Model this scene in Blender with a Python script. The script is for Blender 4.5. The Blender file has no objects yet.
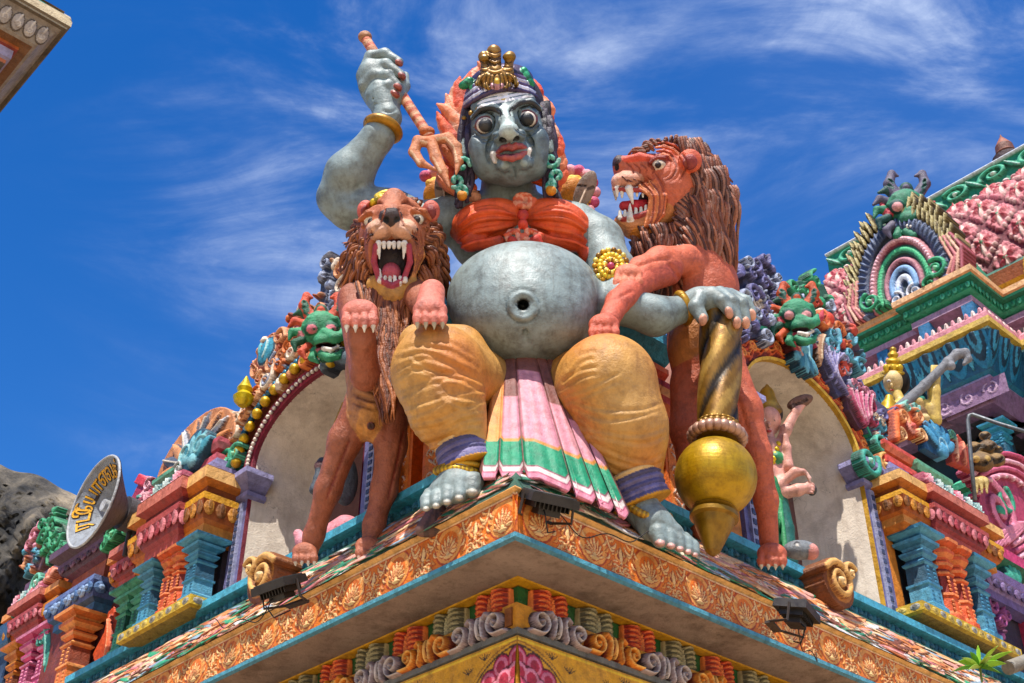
import bpy, bmesh, math, random
import numpy as np
from math import pi, sin, cos, radians
random.seed(7); rng = np.random.default_rng(7)
SC = bpy.context.scene
COL = SC.collection
# ---------------------------------------------------------------- camera geometry (also used to measure the place)
FPX = 1250.0; PITCH = radians(35)
CAM = np.array([0, 0, 1.6])
RT = np.array([1.0, 0, 0]); FW = np.array([0, cos(PITCH), sin(PITCH)]); UPV = np.array([0, -sin(PITCH), cos(PITCH)])
VIEW = np.stack([RT, UPV, -FW], 1)            # columns: right, up, towards the viewer

def ray(x, y):
    d = FW * FPX + RT * (x - 512) - UPV * (y - 341.5)
    return d / np.linalg.norm(d)
def P(x, y, Y, z=0.0):
    """point of the vertical plane at distance Y; z (in pixels of size there) brings it towards the viewer"""
    d = ray(x, y); p = CAM + d * (Y / d[1])
    if z: p = p - d * z * ps(p)
    return p
def ps(p): return float((np.asarray(p) - CAM) @ FW) / FPX
CR = P(515, 512, 8.0)
AD = np.array([-sin(radians(43)), cos(radians(43)), 0]); BD = np.array([sin(radians(47)), cos(radians(47)), 0])
ZD = np.array([0, 0, 1.0])
class Side:
    """wall frame: s along the wall from the corner, o outwards, z up from the eave"""
    def __init__(s, which, org=None):
        s.w = which; s.S, s.N = (AD, -BD) if which == 'L' else (BD, -AD)
        s.C = CR if org is None else org
    def __call__(s, a, o, z): return s.C + a * s.S + o * s.N + z * ZD
    def m(s, x, y, o):
        d = ray(x, y); t = ((s.C - CAM) @ s.N + o) / (d @ s.N); p = CAM + d * t
        return float((p - s.C) @ s.S), float(p[2] - s.C[2])
    def arr(s, a, o, z):
        return s.C + a[..., None] * s.S + o[..., None] * s.N + z[..., None] * ZD
LS, RS = Side('L'), Side('R')

def lin(v):
    v = v / 255.0
    return v / 12.92 if v <= 0.04045 else ((v + 0.055) / 1.055) ** 2.4
def c(h):
    if not isinstance(h, str): return h
    v = np.array([lin(int(h[i:i + 2], 16)) for i in (0, 2, 4)]); g = v @ np.array([.3, .55, .15])
    return np.clip(g * .97 + (v - g) * 1.08, .004, .9)      # enamel paints are vivid
# ---------------------------------------------------------------- materials
def mat(name, rough=0.6, bump=0.25, dirt=0.5, metal=0.0, scale=6.0, attr=True, col=None, spec=0.4, crack=0.0):
    m = bpy.data.materials.new(name); m.use_nodes = True
    nt = m.node_tree; N = nt.nodes; L = nt.links
    b = N['Principled BSDF']; b.inputs['Metallic'].default_value = metal
    b.inputs['Specular IOR Level'].default_value = spec
    tc = N.new('ShaderNodeTexCoord'); out = tc.outputs['Object']
    if attr:
        a = N.new('ShaderNodeAttribute'); a.attribute_name = 'Col'; base = a.outputs['Color']
    else:
        a = N.new('ShaderNodeRGB'); a.outputs[0].default_value = (*c(col), 1); base = a.outputs[0]
    def noise(sc, det=6, rg=0.6):
        n = N.new('ShaderNodeTexNoise'); n.inputs['Scale'].default_value = sc
        n.inputs['Detail'].default_value = det; n.inputs['Roughness'].default_value = rg
        L.new(out, n.inputs['Vector']); return n.outputs['Fac']
    def ramp(src, a0, a1, v0=0, v1=1):
        r = N.new('ShaderNodeMapRange'); r.inputs[1].default_value = a0; r.inputs[2].default_value = a1
        r.inputs[3].default_value = v0; r.inputs[4].default_value = v1; L.new(src, r.inputs[0]); return r.outputs[0]
    def mix(f, A, B, mode='MIX'):
        x = N.new('ShaderNodeMix'); x.data_type = 'RGBA'; x.blend_type = mode
        for s_, v in ((x.inputs[0], f), (x.inputs[6], A), (x.inputs[7], B)):
            if hasattr(v, 'links'): L.new(v, s_)
            elif isinstance(v, (int, float)): s_.default_value = v
            else: s_.default_value = (*v, 1)
        return x.outputs[2]
    # uneven brushwork, faded and chalky areas, then grime in blotches and streaks
    base = mix(ramp(noise(scale * 2.6, 5, .65), .35, .65, 0, .55), base, (.62, .58, .56), 'MULTIPLY')
    col1 = mix(ramp(noise(scale * .45), .45, .75, 0, dirt * .08), base, (0.55, 0.5, 0.44))
    col2 = mix(ramp(noise(scale * 1.3, 9, .7), .48, .72, 0, dirt * .85), col1, (.30, .25, .2), 'MULTIPLY')
    mp = N.new('ShaderNodeMapping'); mp.inputs['Scale'].default_value = (14, 14, 1.3); L.new(out, mp.inputs[0])
    n3 = N.new('ShaderNodeTexNoise'); n3.inputs['Scale'].default_value = 1.5; n3.inputs['Detail'].default_value = 5
    L.new(mp.outputs[0], n3.inputs['Vector'])
    col3 = mix(ramp(n3.outputs['Fac'], .52, .75, 0, dirt * .6), col2, (.4, .33, .27), 'MULTIPLY')
    fine = noise(55, 4, .7)
    col4 = mix(ramp(fine, .5, .68, 0, dirt * .26), col3, (.5, .44, .38), 'MULTIPLY')
    hgt = fine
    if crack:
        v = N.new('ShaderNodeTexVoronoi'); v.feature = 'DISTANCE_TO_EDGE'; v.inputs['Scale'].default_value = 1.6
        nz = N.new('ShaderNodeTexNoise'); nz.inputs['Scale'].default_value = 3; nz.inputs['Detail'].default_value = 6
        L.new(out, nz.inputs['Vector']); ad = N.new('ShaderNodeVectorMath'); ad.operation = 'ADD'
        L.new(out, ad.inputs[0]); L.new(nz.outputs['Color'], ad.inputs[1]); L.new(ad.outputs[0], v.inputs['Vector'])
        mk = N.new('ShaderNodeMath'); mk.operation = 'MULTIPLY'
        L.new(ramp(v.outputs['Distance'], 0, .006, 1, 0), mk.inputs[0]); L.new(ramp(noise(2.2), .48, .6, 0, crack), mk.inputs[1])
        col4 = mix(mk.outputs[0], col4, (.1, .09, .08))
    L.new(col4, b.inputs['Base Color'])
    L.new(ramp(noise(scale * 2), .3, .7, rough - .1, rough + .15), b.inputs['Roughness'])
    if bump:
        sm = N.new('ShaderNodeMath'); sm.operation = 'ADD'; L.new(hgt, sm.inputs[0])
        L.new(ramp(noise(scale * 3), 0, 1, 0, 2.2), sm.inputs[1])
        bp = N.new('ShaderNodeBump'); bp.inputs['Strength'].default_value = bump; bp.inputs['Distance'].default_value = .02
        L.new(sm.outputs[0], bp.inputs['Height']); L.new(bp.outputs[0], b.inputs['Normal'])
    return m
M = {}
def initmats():
    M['skin'] = mat('painted_skin', .46, .26, .85, crack=1.0, scale=3.4, spec=.5)
    M['paint'] = mat('painted_plaster', .56, .5, .62, scale=5)
    M['lion'] = mat('painted_lion', .5, .5, .55, scale=5)
    M['gold'] = mat('gold_paint', .36, .12, .75, .4, scale=3)
    M['cloth'] = mat('painted_cloth', .5, .4, .5, scale=4)
    M['wall'] = mat('plaster_wall', .85, .4, .35, scale=1.6, crack=.9)
    M['metal'] = mat('dark_metal', .45, .1, .6, .3)
    M['stone'] = mat('grey_stone', .9, .6, .9, scale=1.6, crack=1.0)
    M['leaf'] = mat('plant_leaf', .45, .1, .1)
# ---------------------------------------------------------------- mesh helpers
def mesh_from(name, V, F, C=None, smooth=True):
    me = bpy.data.meshes.new(name)
    V = np.asarray(V, dtype=np.float64)
    if isinstance(F, np.ndarray) and F.ndim == 2:
        n, k = F.shape
        me.vertices.add(len(V)); me.vertices.foreach_set('co', V.ravel())
        me.loops.add(n * k); me.loops.foreach_set('vertex_index', F.ravel().astype(np.int32))
        me.polygons.add(n); me.polygons.foreach_set('loop_start', np.arange(0, n * k, k, dtype=np.int32))
        me.polygons.foreach_set('loop_total', np.full(n, k, dtype=np.int32))
        me.update(calc_edges=True)
    else:
        me.from_pydata([tuple(v) for v in V], [], [tuple(int(i) for i in f) for f in F]); me.update()
    if C is not None:
        a = me.color_attributes.new('Col', 'FLOAT_COLOR', 'POINT')
        C = np.asarray(C, dtype=np.float32)
        a.data.foreach_set('color', np.concatenate([C, np.ones((len(C), 1), np.float32)], 1).ravel())
    if smooth: me.polygons.foreach_set('use_smooth', np.ones(len(me.polygons), dtype=bool))
    return me

class MB:
    """collects geometry (world coordinates, a colour per vertex) for ONE mesh object"""
    def __init__(s): s.V = []; s.F = []; s.C = []; s.n = 0
    def add(s, V, F, col):
        V = np.asarray(V, float).reshape(-1, 3); k = len(V)
        col = c(col) if isinstance(col, str) else np.asarray(col)
        s.C.append(np.broadcast_to(col, (k, 3)).copy()); s.V.append(V)
        s.F.extend([tuple(int(i) + s.n for i in f) for f in F]); s.n += k
        return s
    def box(s, o, ax, ay, az, hx, hy, hz, col, top=1.0):
        o = np.asarray(o); V = []
        for k, q in ((-1, 1), (1, top)):
            for i, j in ((-1, -1), (1, -1), (1, 1), (-1, 1)):
                V.append(o + ax * hx * i * q + ay * hy * j * q + az * hz * k)
        return s.add(V, [(0, 3, 2, 1), (4, 5, 6, 7), (0, 1, 5, 4), (1, 2, 6, 5), (2, 3, 7, 6), (3, 0, 4, 7)], col)
    def tube(s, pts, rad, col, n=8, ax=None, flat=1.0, cap=True):
        pts = np.asarray(pts, float); k = len(pts)
        rad = np.broadcast_to(np.asarray(rad, float), (k,))
        T = np.gradient(pts, axis=0); T /= np.linalg.norm(T, axis=1)[:, None] + 1e-12
        ref = np.array(ax if ax is not None else (0.13, 0.3, 0.9)); V = []
        for i in range(k):
            u = np.cross(T[i], ref); nu = np.linalg.norm(u)
            u = u / nu if nu > 1e-4 else np.array([1.0, 0, 0]); w = np.cross(u, T[i])
            for j in range(n):
                a = 2 * pi * j / n; V.append(pts[i] + rad[i] * (cos(a) * u + flat * sin(a) * w))
        F = [(i * n + j, i * n + (j + 1) % n, (i + 1) * n + (j + 1) % n, (i + 1) * n + j) for i in range(k - 1) for j in range(n)]
        if cap: F += [tuple(range(n))[::-1], tuple(range((k - 1) * n, k * n))]
        cc = col
        if not isinstance(col, str) and isinstance(col, list): cc = np.repeat(np.array([c(x) for x in col]), n, axis=0)
        return s.add(V, F, cc)
    def lathe(s, o, prof, cols, n=16, ax=None, ay=None, az=None, rot=0.0, sx=1.0, sy=1.0):
        """prof: (radius, height) list, cols: one colour or one per step"""
        ax = RT if ax is None else ax; ay = np.array([0, 1.0, 0]) if ay is None else ay; az = ZD if az is None else az
        sharp = not isinstance(cols, str) or n <= 8
        cl = [cols] * (len(prof) - 1) if isinstance(cols, str) else cols
        for i in range(len(prof) - 1):
            V = []
            for r, h in prof[i:i + 2]:
                for j in range(n):
                    a = rot + 2 * pi * j / n; V.append(np.asarray(o) + az * h + r * (cos(a) * ax * sx + sin(a) * ay * sy))
            s.add(V, [(j, (j + 1) % n, n + (j + 1) % n, n + j) for j in range(n)], cl[i])
        V = [np.asarray(o) + az * prof[-1][1] + prof[-1][0] * (cos(rot + 2 * pi * j / n) * ax * sx + sin(rot + 2 * pi * j / n) * ay * sy) for j in range(n)]
        s.add(V, [tuple(range(n))], cl[-1])
        V = [np.asarray(o) + az * prof[0][1] + prof[0][0] * (cos(rot + 2 * pi * j / n) * ax * sx + sin(rot + 2 * pi * j / n) * ay * sy) for j in range(n)]
        s.add(V, [tuple(range(n))[::-1]], cl[0])
        return s
    def ball(s, o, r, col, ax=None, n=8, m=6):
        r = np.broadcast_to(np.asarray(r, float), (3,)); A = np.eye(3) if ax is None else ax
        V = []; 
        for i in range(m + 1):
            t = pi * i / m
            for j in range(n):
                a = 2 * pi * j / n; V.append(np.asarray(o) + A @ (r * np.array([sin(t) * cos(a), sin(t) * sin(a), cos(t)])))
        return s.add(V, [(i * n + j, i * n + (j + 1) % n, (i + 1) * n + (j + 1) % n, (i + 1) * n + j) for i in range(m) for j in range(n)], col)
    def raw(s, other):   # (V,F,C) arrays
        V, F, C = other; s.V.append(np.asarray(V)); s.C.append(np.asarray(C))
        s.F.extend([tuple(int(i) + s.n for i in f) for f in F]); s.n += len(V); return s
    def build(s, name, m, parent=None, smooth=None, kind=None):
        if not s.n: return None
        V = np.concatenate(s.V); C = np.concatenate(s.C)
        root = parent
        while root is not None and root.parent is not None: root = root.parent
        off = np.array(root.location) if root is not None else np.zeros(3)
        if root is None: off = V.mean(0)
        me = mesh_from(name, V - off, s.F, C, smooth=bool(smooth))
        bm = bmesh.new(); bm.from_mesh(me)
        bmesh.ops.recalc_face_normals(bm, faces=bm.faces); bm.to_mesh(me); bm.free()
        if smooth == 'auto':
            try: me.set_sharp_from_angle(angle=radians(42))
            except Exception: pass
        o = bpy.data.objects.new(name, me); COL.objects.link(o); me.materials.append(M[m] if isinstance(m, str) else m)
        if parent is not None: o.parent = parent
        else: o.location = off
        if kind: o['kind'] = kind
        return o
def thing(name, label, cat, loc, group=None):
    o = bpy.data.objects.new(name, None); COL.objects.link(o); o.location = tuple(loc)
    o.empty_display_size = .1
    o['label'] = label; o['category'] = cat
    if group: o['group'] = group
    bpy.context.view_layer.update()
    return o
def tag(o, label, cat, group=None):
    o['label'] = label; o['category'] = cat
    if group: o['group'] = group
    return o
# ---------------------------------------------------------------- signed-distance sculpting
def rotm(roll=0.0, yaw=0.0, tilt=0.0):
    """view-aligned axes turned in the picture plane (roll), about up (yaw), about right (tilt)"""
    r, y, t = radians(roll), radians(yaw), radians(tilt)
    Rz = np.array([[cos(r), -sin(r), 0], [sin(r), cos(r), 0], [0, 0, 1]])
    Ry = np.array([[cos(y), 0, sin(y)], [0, 1, 0], [-sin(y), 0, cos(y)]])
    Rx = np.array([[1, 0, 0], [0, cos(t), -sin(t)], [0, sin(t), cos(t)]])
    return VIEW @ Rz @ Ry @ Rx
class Sculpt:
    def __init__(s, k=8): s.p = []; s.k = k; s.u = None
    def _add(s, kind, a, col, k, op): s.p.append((kind, a, c(col) if col is not None else None, k, op)); return s
    def E(s, p, r, col=None, roll=0, yaw=0, tilt=0, k=None, op='u', R=None):
        """ellipsoid, radii in pixels at its depth, axes of the view"""
        q = ps(p); R = rotm(roll, yaw, tilt) if R is None else R
        return s._add('e', (np.asarray(p), np.array(r, float) * q, R), col, (s.k if k is None else k) * q, op)
    def T(s, pts, rad, col=None, k=None, op='u'):
        """tapered chain, radii in pixels"""
        rad = list(rad) if hasattr(rad, '__len__') else [rad] * len(pts)
        for i in range(len(pts) - 1):
            q = ps(pts[i]); a, b = np.asarray(pts[i]), np.asarray(pts[i + 1])
            s._add('c', (a, b, rad[i] * q, rad[i + 1] * q), col, (s.k if k is None else k) * q, op)
        return s
    @staticmethod
    def dist(pr, X):
        kind, a = pr[0], pr[1]
        if kind == 'e':
            ce, r, R = a; q = (X - ce) @ R
            k0 = np.sqrt(((q / r) ** 2).sum(-1)) + 1e-9; k1 = np.sqrt(((q / r ** 2) ** 2).sum(-1)) + 1e-9
            return k0 * (k0 - 1) / k1
        pa, pb, ra, rb = a; ba = pb - pa; q = X - pa
        t = np.clip((q @ ba) / (ba @ ba + 1e-12), 0, 1)
        return np.sqrt(((q - t[..., None] * ba) ** 2).sum(-1)) - (ra + (rb - ra) * t)
    @staticmethod
    def bounds(pr):
        if pr[0] == 'e':
            ce, r, R = pr[1]; e = np.sqrt(((R * r) ** 2).sum(1)); return ce - e, ce + e
        pa, pb, ra, rb = pr[1]; m = max(ra, rb); return np.minimum(pa, pb) - m, np.maximum(pa, pb) + m
    def mesh(s, vox, mod=None):
        U = [q for q in s.p if q[4] == 'u']
        B = [s.bounds(q) for q in U]
        lo = np.min([b[0] for b in B], 0) - 4 * vox; hi = np.max([b[1] for b in B], 0) + 4 * vox
        n = np.ceil((hi - lo) / vox).astype(int) + 1
        D = np.full(n, 9.0, np.float32)
        ax = [lo[i] + vox * np.arange(n[i]) for i in range(3)]
        for q in s.p:
            if q[4] == 'p': continue
            b0, b1 = s.bounds(q); pad = q[3] + 3 * vox
            i0 = np.clip(np.floor((b0 - pad - lo) / vox).astype(int), 0, n); i1 = np.clip(np.ceil((b1 + pad - lo) / vox).astype(int) + 1, 0, n)
            if (i1 <= i0).any(): continue
            sl = tuple(slice(i0[i], i1[i]) for i in range(3))
            X = np.stack(np.meshgrid(*[ax[i][sl[i]] for i in range(3)], indexing='ij'), -1)
            d = s.dist(q, X); k = max(q[3], 1e-6); a = D[sl]
            if q[4] == 'u':
                h = np.maximum(k - np.abs(a - d), 0) / k; D[sl] = np.minimum(a, d) - h * h * k / 4
            else:
                d = -d; h = np.maximum(k - np.abs(a - d), 0) / k; D[sl] = np.maximum(a, d) + h * h * k / 4
        V, F = surfnet(D, lo, vox)
        best = np.full(len(V), 1e9); C = np.full((len(V), 3), .5)
        for q in s.p:
            if q[2] is None: continue
            b0, b1 = s.bounds(q)
            if q[4] == 'p':
                w = ((V > b0 - vox) & (V < b1 + vox)).all(1)
                if w.any():
                    ii = np.nonzero(w)[0]; d = s.dist(q, V[ii]); C[ii[d < 0]] = q[2]
            elif q[4] == 'u':
                d = s.dist(q, V); w = d < best; best[w] = d[w]; C[w] = q[2]
            else:
                w = ((V > b0 - vox) & (V < b1 + vox)).all(1); ii = np.nonzero(w)[0]
                if len(ii):
                    d = s.dist(q, V[ii]); C[ii[d < 1.2 * vox]] = q[2]
        if mod: V, C = mod(V, C, F)
        return V, F, C
def vnormals(V, F):
    n = np.cross(V[F[:, 2]] - V[F[:, 0]], V[F[:, 3]] - V[F[:, 1]]); N = np.zeros_like(V)
    for k in range(4):
        for a in range(3): N[:, a] += np.bincount(F[:, k], n[:, a], len(V))
    return N / (np.linalg.norm(N, axis=1)[:, None] + 1e-12)
def carve(strokes, after=None):
    """chisel lines into (or build them up on) the front of a sculpted surface: (points, width px, depth px, colour)"""
    def f(V, C, F):
        N = vnormals(V, F); d = V - CAM; z = d @ FW; px = 512 + FPX * (d @ RT) / z; py = 341.5 - FPX * (d @ UPV) / z
        front = (N * -d).sum(1) > 0; off = np.zeros(len(V))
        for pts, w, dep, col in strokes:
            pts = np.array(pts, float); k = len(pts)
            if k > 2:
                t = np.linspace(0, k - 1, (k - 1) * 5 + 1); i0 = np.minimum(t.astype(int), k - 2); u = (t - i0)[:, None]
                p0 = pts[np.maximum(i0 - 1, 0)]; p1 = pts[i0]; p2 = pts[i0 + 1]; p3 = pts[np.minimum(i0 + 2, k - 1)]
                pts = .5 * (2 * p1 + (p2 - p0) * u + (2 * p0 - 5 * p1 + 4 * p2 - p3) * u ** 2 + (3 * p1 - p0 - 3 * p2 + p3) * u ** 3); k = len(pts)
            lo = pts.min(0) - 3 * w; hi = pts.max(0) + 3 * w
            I = np.nonzero(front & (px > lo[0]) & (px < hi[0]) & (py > lo[1]) & (py < hi[1]))[0]
            if not len(I): continue
            best = np.full(len(I), 1e9); tt = np.zeros(len(I)); X = np.stack([px[I], py[I]], 1)
            for i in range(k - 1):
                a, b = pts[i], pts[i + 1]; ab = b - a; u = np.clip(((X - a) @ ab) / (ab @ ab + 1e-9), 0, 1); q = np.linalg.norm(X - a - u[:, None] * ab, axis=1)
                m = q < best; best[m] = q[m]; tt[m] = (i + u[m]) / (k - 1)
            taper = np.clip(np.minimum(tt, 1 - tt) * 6 + .25, 0, 1); off[I] -= dep * taper * np.exp(-(best / w) ** 2)
            if col is not None: mm = best < w * .62 * taper; C[I[mm]] = c(col)
        V = V + N * (off * z / FPX)[:, None]
        return after(V, C, F) if after else (V, C)
    return f
def surfnet(D, lo, vox):
    n = D.shape; S = D < 0; cid = []; pos = []; quads = []
    cn = (n[0] - 1, n[1] - 1, n[2] - 1)
    for ax in range(3):
        sl0 = [slice(None)] * 3; sl1 = [slice(None)] * 3; sl0[ax] = slice(0, -1); sl1[ax] = slice(1, None)
        X = S[tuple(sl0)] != S[tuple(sl1)]
        I = np.stack(np.nonzero(X), 1); b = (ax + 1) % 3; e = (ax + 2) % 3
        ok = (I[:, b] > 0) & (I[:, b] < n[b] - 1) & (I[:, e] > 0) & (I[:, e] < n[e] - 1); I = I[ok]
        J = I.copy(); J[:, ax] += 1
        d0 = D[I[:, 0], I[:, 1], I[:, 2]]; d1 = D[J[:, 0], J[:, 1], J[:, 2]]
        t = d0 / (d0 - d1); Q = I.astype(float); Q[:, ax] += t
        q4 = []
        for db, de in ((-1, -1), (0, -1), (0, 0), (-1, 0)):
            K = I.copy(); K[:, b] += db; K[:, e] += de
            k = (K[:, 0] * cn[1] + K[:, 1]) * cn[2] + K[:, 2]
            cid.append(k); pos.append(Q); q4.append(k)
        q4 = np.stack(q4, 1); fl = d0 > 0; q4[fl] = q4[fl][:, ::-1]; quads.append(q4)
    cid = np.concatenate(cid); pos = np.concatenate(pos); quads = np.concatenate(quads)
    u, inv = np.unique(cid, return_inverse=True); cnt = np.bincount(inv)
    V = np.stack([np.bincount(inv, pos[:, i]) / cnt for i in range(3)], 1) * vox + lo
    return V, np.searchsorted(u, quads)
def sculpt_obj(name, parts, m, parent):
    """parts: list of (Sculpt, voxel, modifier) joined in ONE mesh"""
    V = []; F = []; C = []; n = 0
    for pt in parts:
        if isinstance(pt, MB):
            v, cc = np.concatenate(pt.V), np.concatenate(pt.C)
            f = np.array([list(q) + [q[-1]] * (4 - len(q)) if len(q) < 4 else list(q)[:4] for q in pt.F]) if False else None
            raise ValueError
        v, f, cc = pt[0].mesh(pt[1], pt[2] if len(pt) > 2 else None)
        V.append(v); F.append(f + n); C.append(cc); n += len(v)
    V = np.concatenate(V); F = np.concatenate(F); C = np.concatenate(C)
    root = parent
    while root is not None and root.parent is not None: root = root.parent
    off = np.array(root.location) if root is not None else V.mean(0)
    me = mesh_from(name, V - off, F, C); me.materials.append(M[m])
    o = bpy.data.objects.new(name, me); COL.objects.link(o)
    if parent is not None: o.parent = parent
    else: o.location = off
    return o
# ---------------------------------------------------------------- carved relief: a height buffer that strokes are pressed into
class Relief:
    def __init__(s, u0, u1, v0, v1, res, base=None, basecol='888888'):
        s.res = res; s.nu = max(2, int((u1 - u0) / res) + 1); s.nv = max(2, int((v1 - v0) / res) + 1)
        s.u = np.linspace(u0, u1, s.nu); s.v = np.linspace(v0, v1, s.nv)
        s.U, s.Vv = np.meshgrid(s.u, s.v, indexing='ij')
        s.H = np.full(s.U.shape, -9.0 if base is None else base); s.Cc = np.broadcast_to(c(basecol), s.U.shape + (3,)).copy()
    def _win(s, a, b, m):
        i0 = max(0, int(np.searchsorted(s.u, min(a[0], b[0]) - m)) - 1); i1 = min(s.nu, int(np.searchsorted(s.u, max(a[0], b[0]) + m)) + 1)
        j0 = max(0, int(np.searchsorted(s.v, min(a[1], b[1]) - m)) - 1); j1 = min(s.nv, int(np.searchsorted(s.v, max(a[1], b[1]) + m)) + 1)
        return slice(i0, i1), slice(j0, j1)
    def _put(s, w, q, h, col, edge, ew, mask=None, rings=None):
        sub = s.H[w]; ins = (q < 1) & (h > sub)
        if mask is not None: ins &= mask
        sub[ins] = h[ins]
        cc = np.broadcast_to(col, q.shape + (3,)).copy()
        if edge is not None: cc[q > 1 - ew] = c(edge)
        if rings is not None:
            for qq, rc in rings: cc[q < qq] = c(rc)
        s.Cc[w][ins] = cc[ins]
    def stroke(s, pts, w, bulge, col, lift=0.0, edge=None, ew=.25, rings=None):
        pts = np.asarray(pts, float); k = len(pts); w = np.broadcast_to(np.asarray(w, float), (k,)); col = c(col)
        for i in range(k - 1):
            a, b = pts[i], pts[i + 1]; m = max(w[i], w[i + 1]); W = s._win(a, b, m)
            X = s.U[W]; Y = s.Vv[W]
            if X.size == 0: continue
            ab = b - a; t = np.clip(((X - a[0]) * ab[0] + (Y - a[1]) * ab[1]) / (ab @ ab + 1e-12), 0, 1)
            d = np.hypot(X - a[0] - t * ab[0], Y - a[1] - t * ab[1]); ww = w[i] + (w[i + 1] - w[i]) * t + 1e-6
            q = d / ww; h = lift + bulge * (ww / max(w.max(), 1e-6)) ** .5 * np.sqrt(np.clip(1 - q * q, 0, 1))
            s._put(W, q, h, col, edge, ew, rings=rings)
        return s
    def disc(s, p, r, bulge, col, lift=0.0, edge=None, ew=.2, rings=None, petals=0, ry=None):
        W = s._win(p, p, max(r, ry or r)); X = s.U[W] - p[0]; Y = s.Vv[W] - p[1]
        q = np.hypot(X / r, Y / (ry or r))
        if petals: q = q / (1 - .18 * (1 - np.abs(np.cos(np.arctan2(Y, X) * petals / 2))))
        h = lift + bulge * np.sqrt(np.clip(1 - q * q, 0, 1))
        if petals: h = h - .25 * bulge * (1 - np.abs(np.cos(np.arctan2(Y, X) * petals / 2))) * np.clip(q * 2, 0, 1)
        s._put(W, q, h, c(col), edge, ew, rings=rings); return s
    def fill(s, poly, h, col, nul=False):
        poly = np.asarray(poly, float); W = s._win(poly.min(0), poly.max(0), 0); X = s.U[W]; Y = s.Vv[W]
        ins = np.zeros(X.shape, bool); j = len(poly) - 1
        for i in range(len(poly)):
            a, b = poly[i], poly[j]
            cond = ((a[1] > Y) != (b[1] > Y)) & (X < (b[0] - a[0]) * (Y - a[1]) / ((b[1] - a[1]) or 1e-9) + a[0]); ins ^= cond; j = i
        if nul: s.H[W][ins] = -9; return s
        hh = np.full(X.shape, h) if not callable(h) else h(X, Y)
        ins &= hh > s.H[W]; s.H[W][ins] = hh[ins]; s.Cc[W][ins] = c(col); return s
    def paint(s, pts, w, col, dh=0.0):
        """colour and slightly raise what is already there"""
        pts = np.asarray(pts, float); w = np.broadcast_to(np.asarray(w, float), (len(pts),))
        for i in range(len(pts) - 1):
            a, b = pts[i], pts[i + 1]; W = s._win(a, b, max(w[i], w[i + 1])); X = s.U[W]; Y = s.Vv[W]
            if X.size == 0: continue
            ab = b - a; t = np.clip(((X - a[0]) * ab[0] + (Y - a[1]) * ab[1]) / (ab @ ab + 1e-12), 0, 1)
            q = np.hypot(X - a[0] - t * ab[0], Y - a[1] - t * ab[1]) / (w[i] + (w[i + 1] - w[i]) * t + 1e-6); m = (q < 1) & (s.H[W] > -8)
            s.Cc[W][m] = c(col); s.H[W][m] += dh * (1 - q[m] ** 2)
        return s
    def leafp(s, a, b, w, col, dh=0.0, edge=None, bend=0.0):
        a = np.asarray(a, float); b = np.asarray(b, float); t = np.linspace(0, 1, 7); d = b - a; n = np.array([-d[1], d[0]])
        pts = a + t[:, None] * d + (bend * np.sin(pi * t))[:, None] * n; ww = w * np.sin(pi * (t * .93 + .05)) ** .75
        if edge: s.paint(pts, ww * 1.45 + s.res * .3, edge)
        return s.paint(pts, ww, col, dh)
    def leaf(s, a, b, w, bulge, col, lift=0.0, edge=None, vein=None, bend=0.0, ew=.25):
        a = np.asarray(a, float); b = np.asarray(b, float); t = np.linspace(0, 1, 9); d = b - a; nrm = np.array([-d[1], d[0]])
        pts = a + t[:, None] * d + (bend * np.sin(pi * t))[:, None] * nrm
        s.stroke(pts, w * np.sin(pi * (t * .93 + .05)) ** .75, bulge, col, lift, edge, ew)
        if vein: s.stroke(pts[1:-1], max(w * .14, s.res * .7), bulge * .2, vein, lift + bulge * .93)
        return s
    def spiral(s, p, r, turns=1.4, a0=0.0, d=1, w=None, bulge=.05, col='ffffff', lift=0.0, edge=None, eye=None, tail=0.0, ew=.25):
        w = w or r * .22; n = int(14 * turns) + 4; t = np.linspace(0, 1, n)
        ang = a0 + d * 2 * pi * turns * t; rr = r * (1 - .86 * t)
        pts = np.stack([p[0] + rr * np.cos(ang), p[1] + rr * np.sin(ang)], 1)
        if tail:
            tg = np.array([sin(a0) * d, -cos(a0) * d]); pts = np.concatenate([[pts[0] + tg * tail], pts]); t = np.concatenate([[0], t])
        s.stroke(pts, w * (1 - .45 * t), bulge, col, lift, edge, ew)
        if eye: s.disc(p, w * .9, bulge * 1.2, eye, lift)
        return s
    def fan(s, p, r, a0, a1, n, w, bulge, col, lift=0.0, edge=None, eye=None, cols=None):
        for i in range(n):
            a = a0 + (a1 - a0) * (i / (n - 1) if n > 1 else .5)
            s.leaf((p[0] + .15 * r * cos(a), p[1] + .15 * r * sin(a)), (p[0] + r * cos(a), p[1] + r * sin(a)), w, bulge, cols[i % len(cols)] if cols else col, lift, edge)
        if eye: s.disc(p, r * .25, bulge * 1.2, eye, lift + bulge * .3)
        return s
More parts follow.
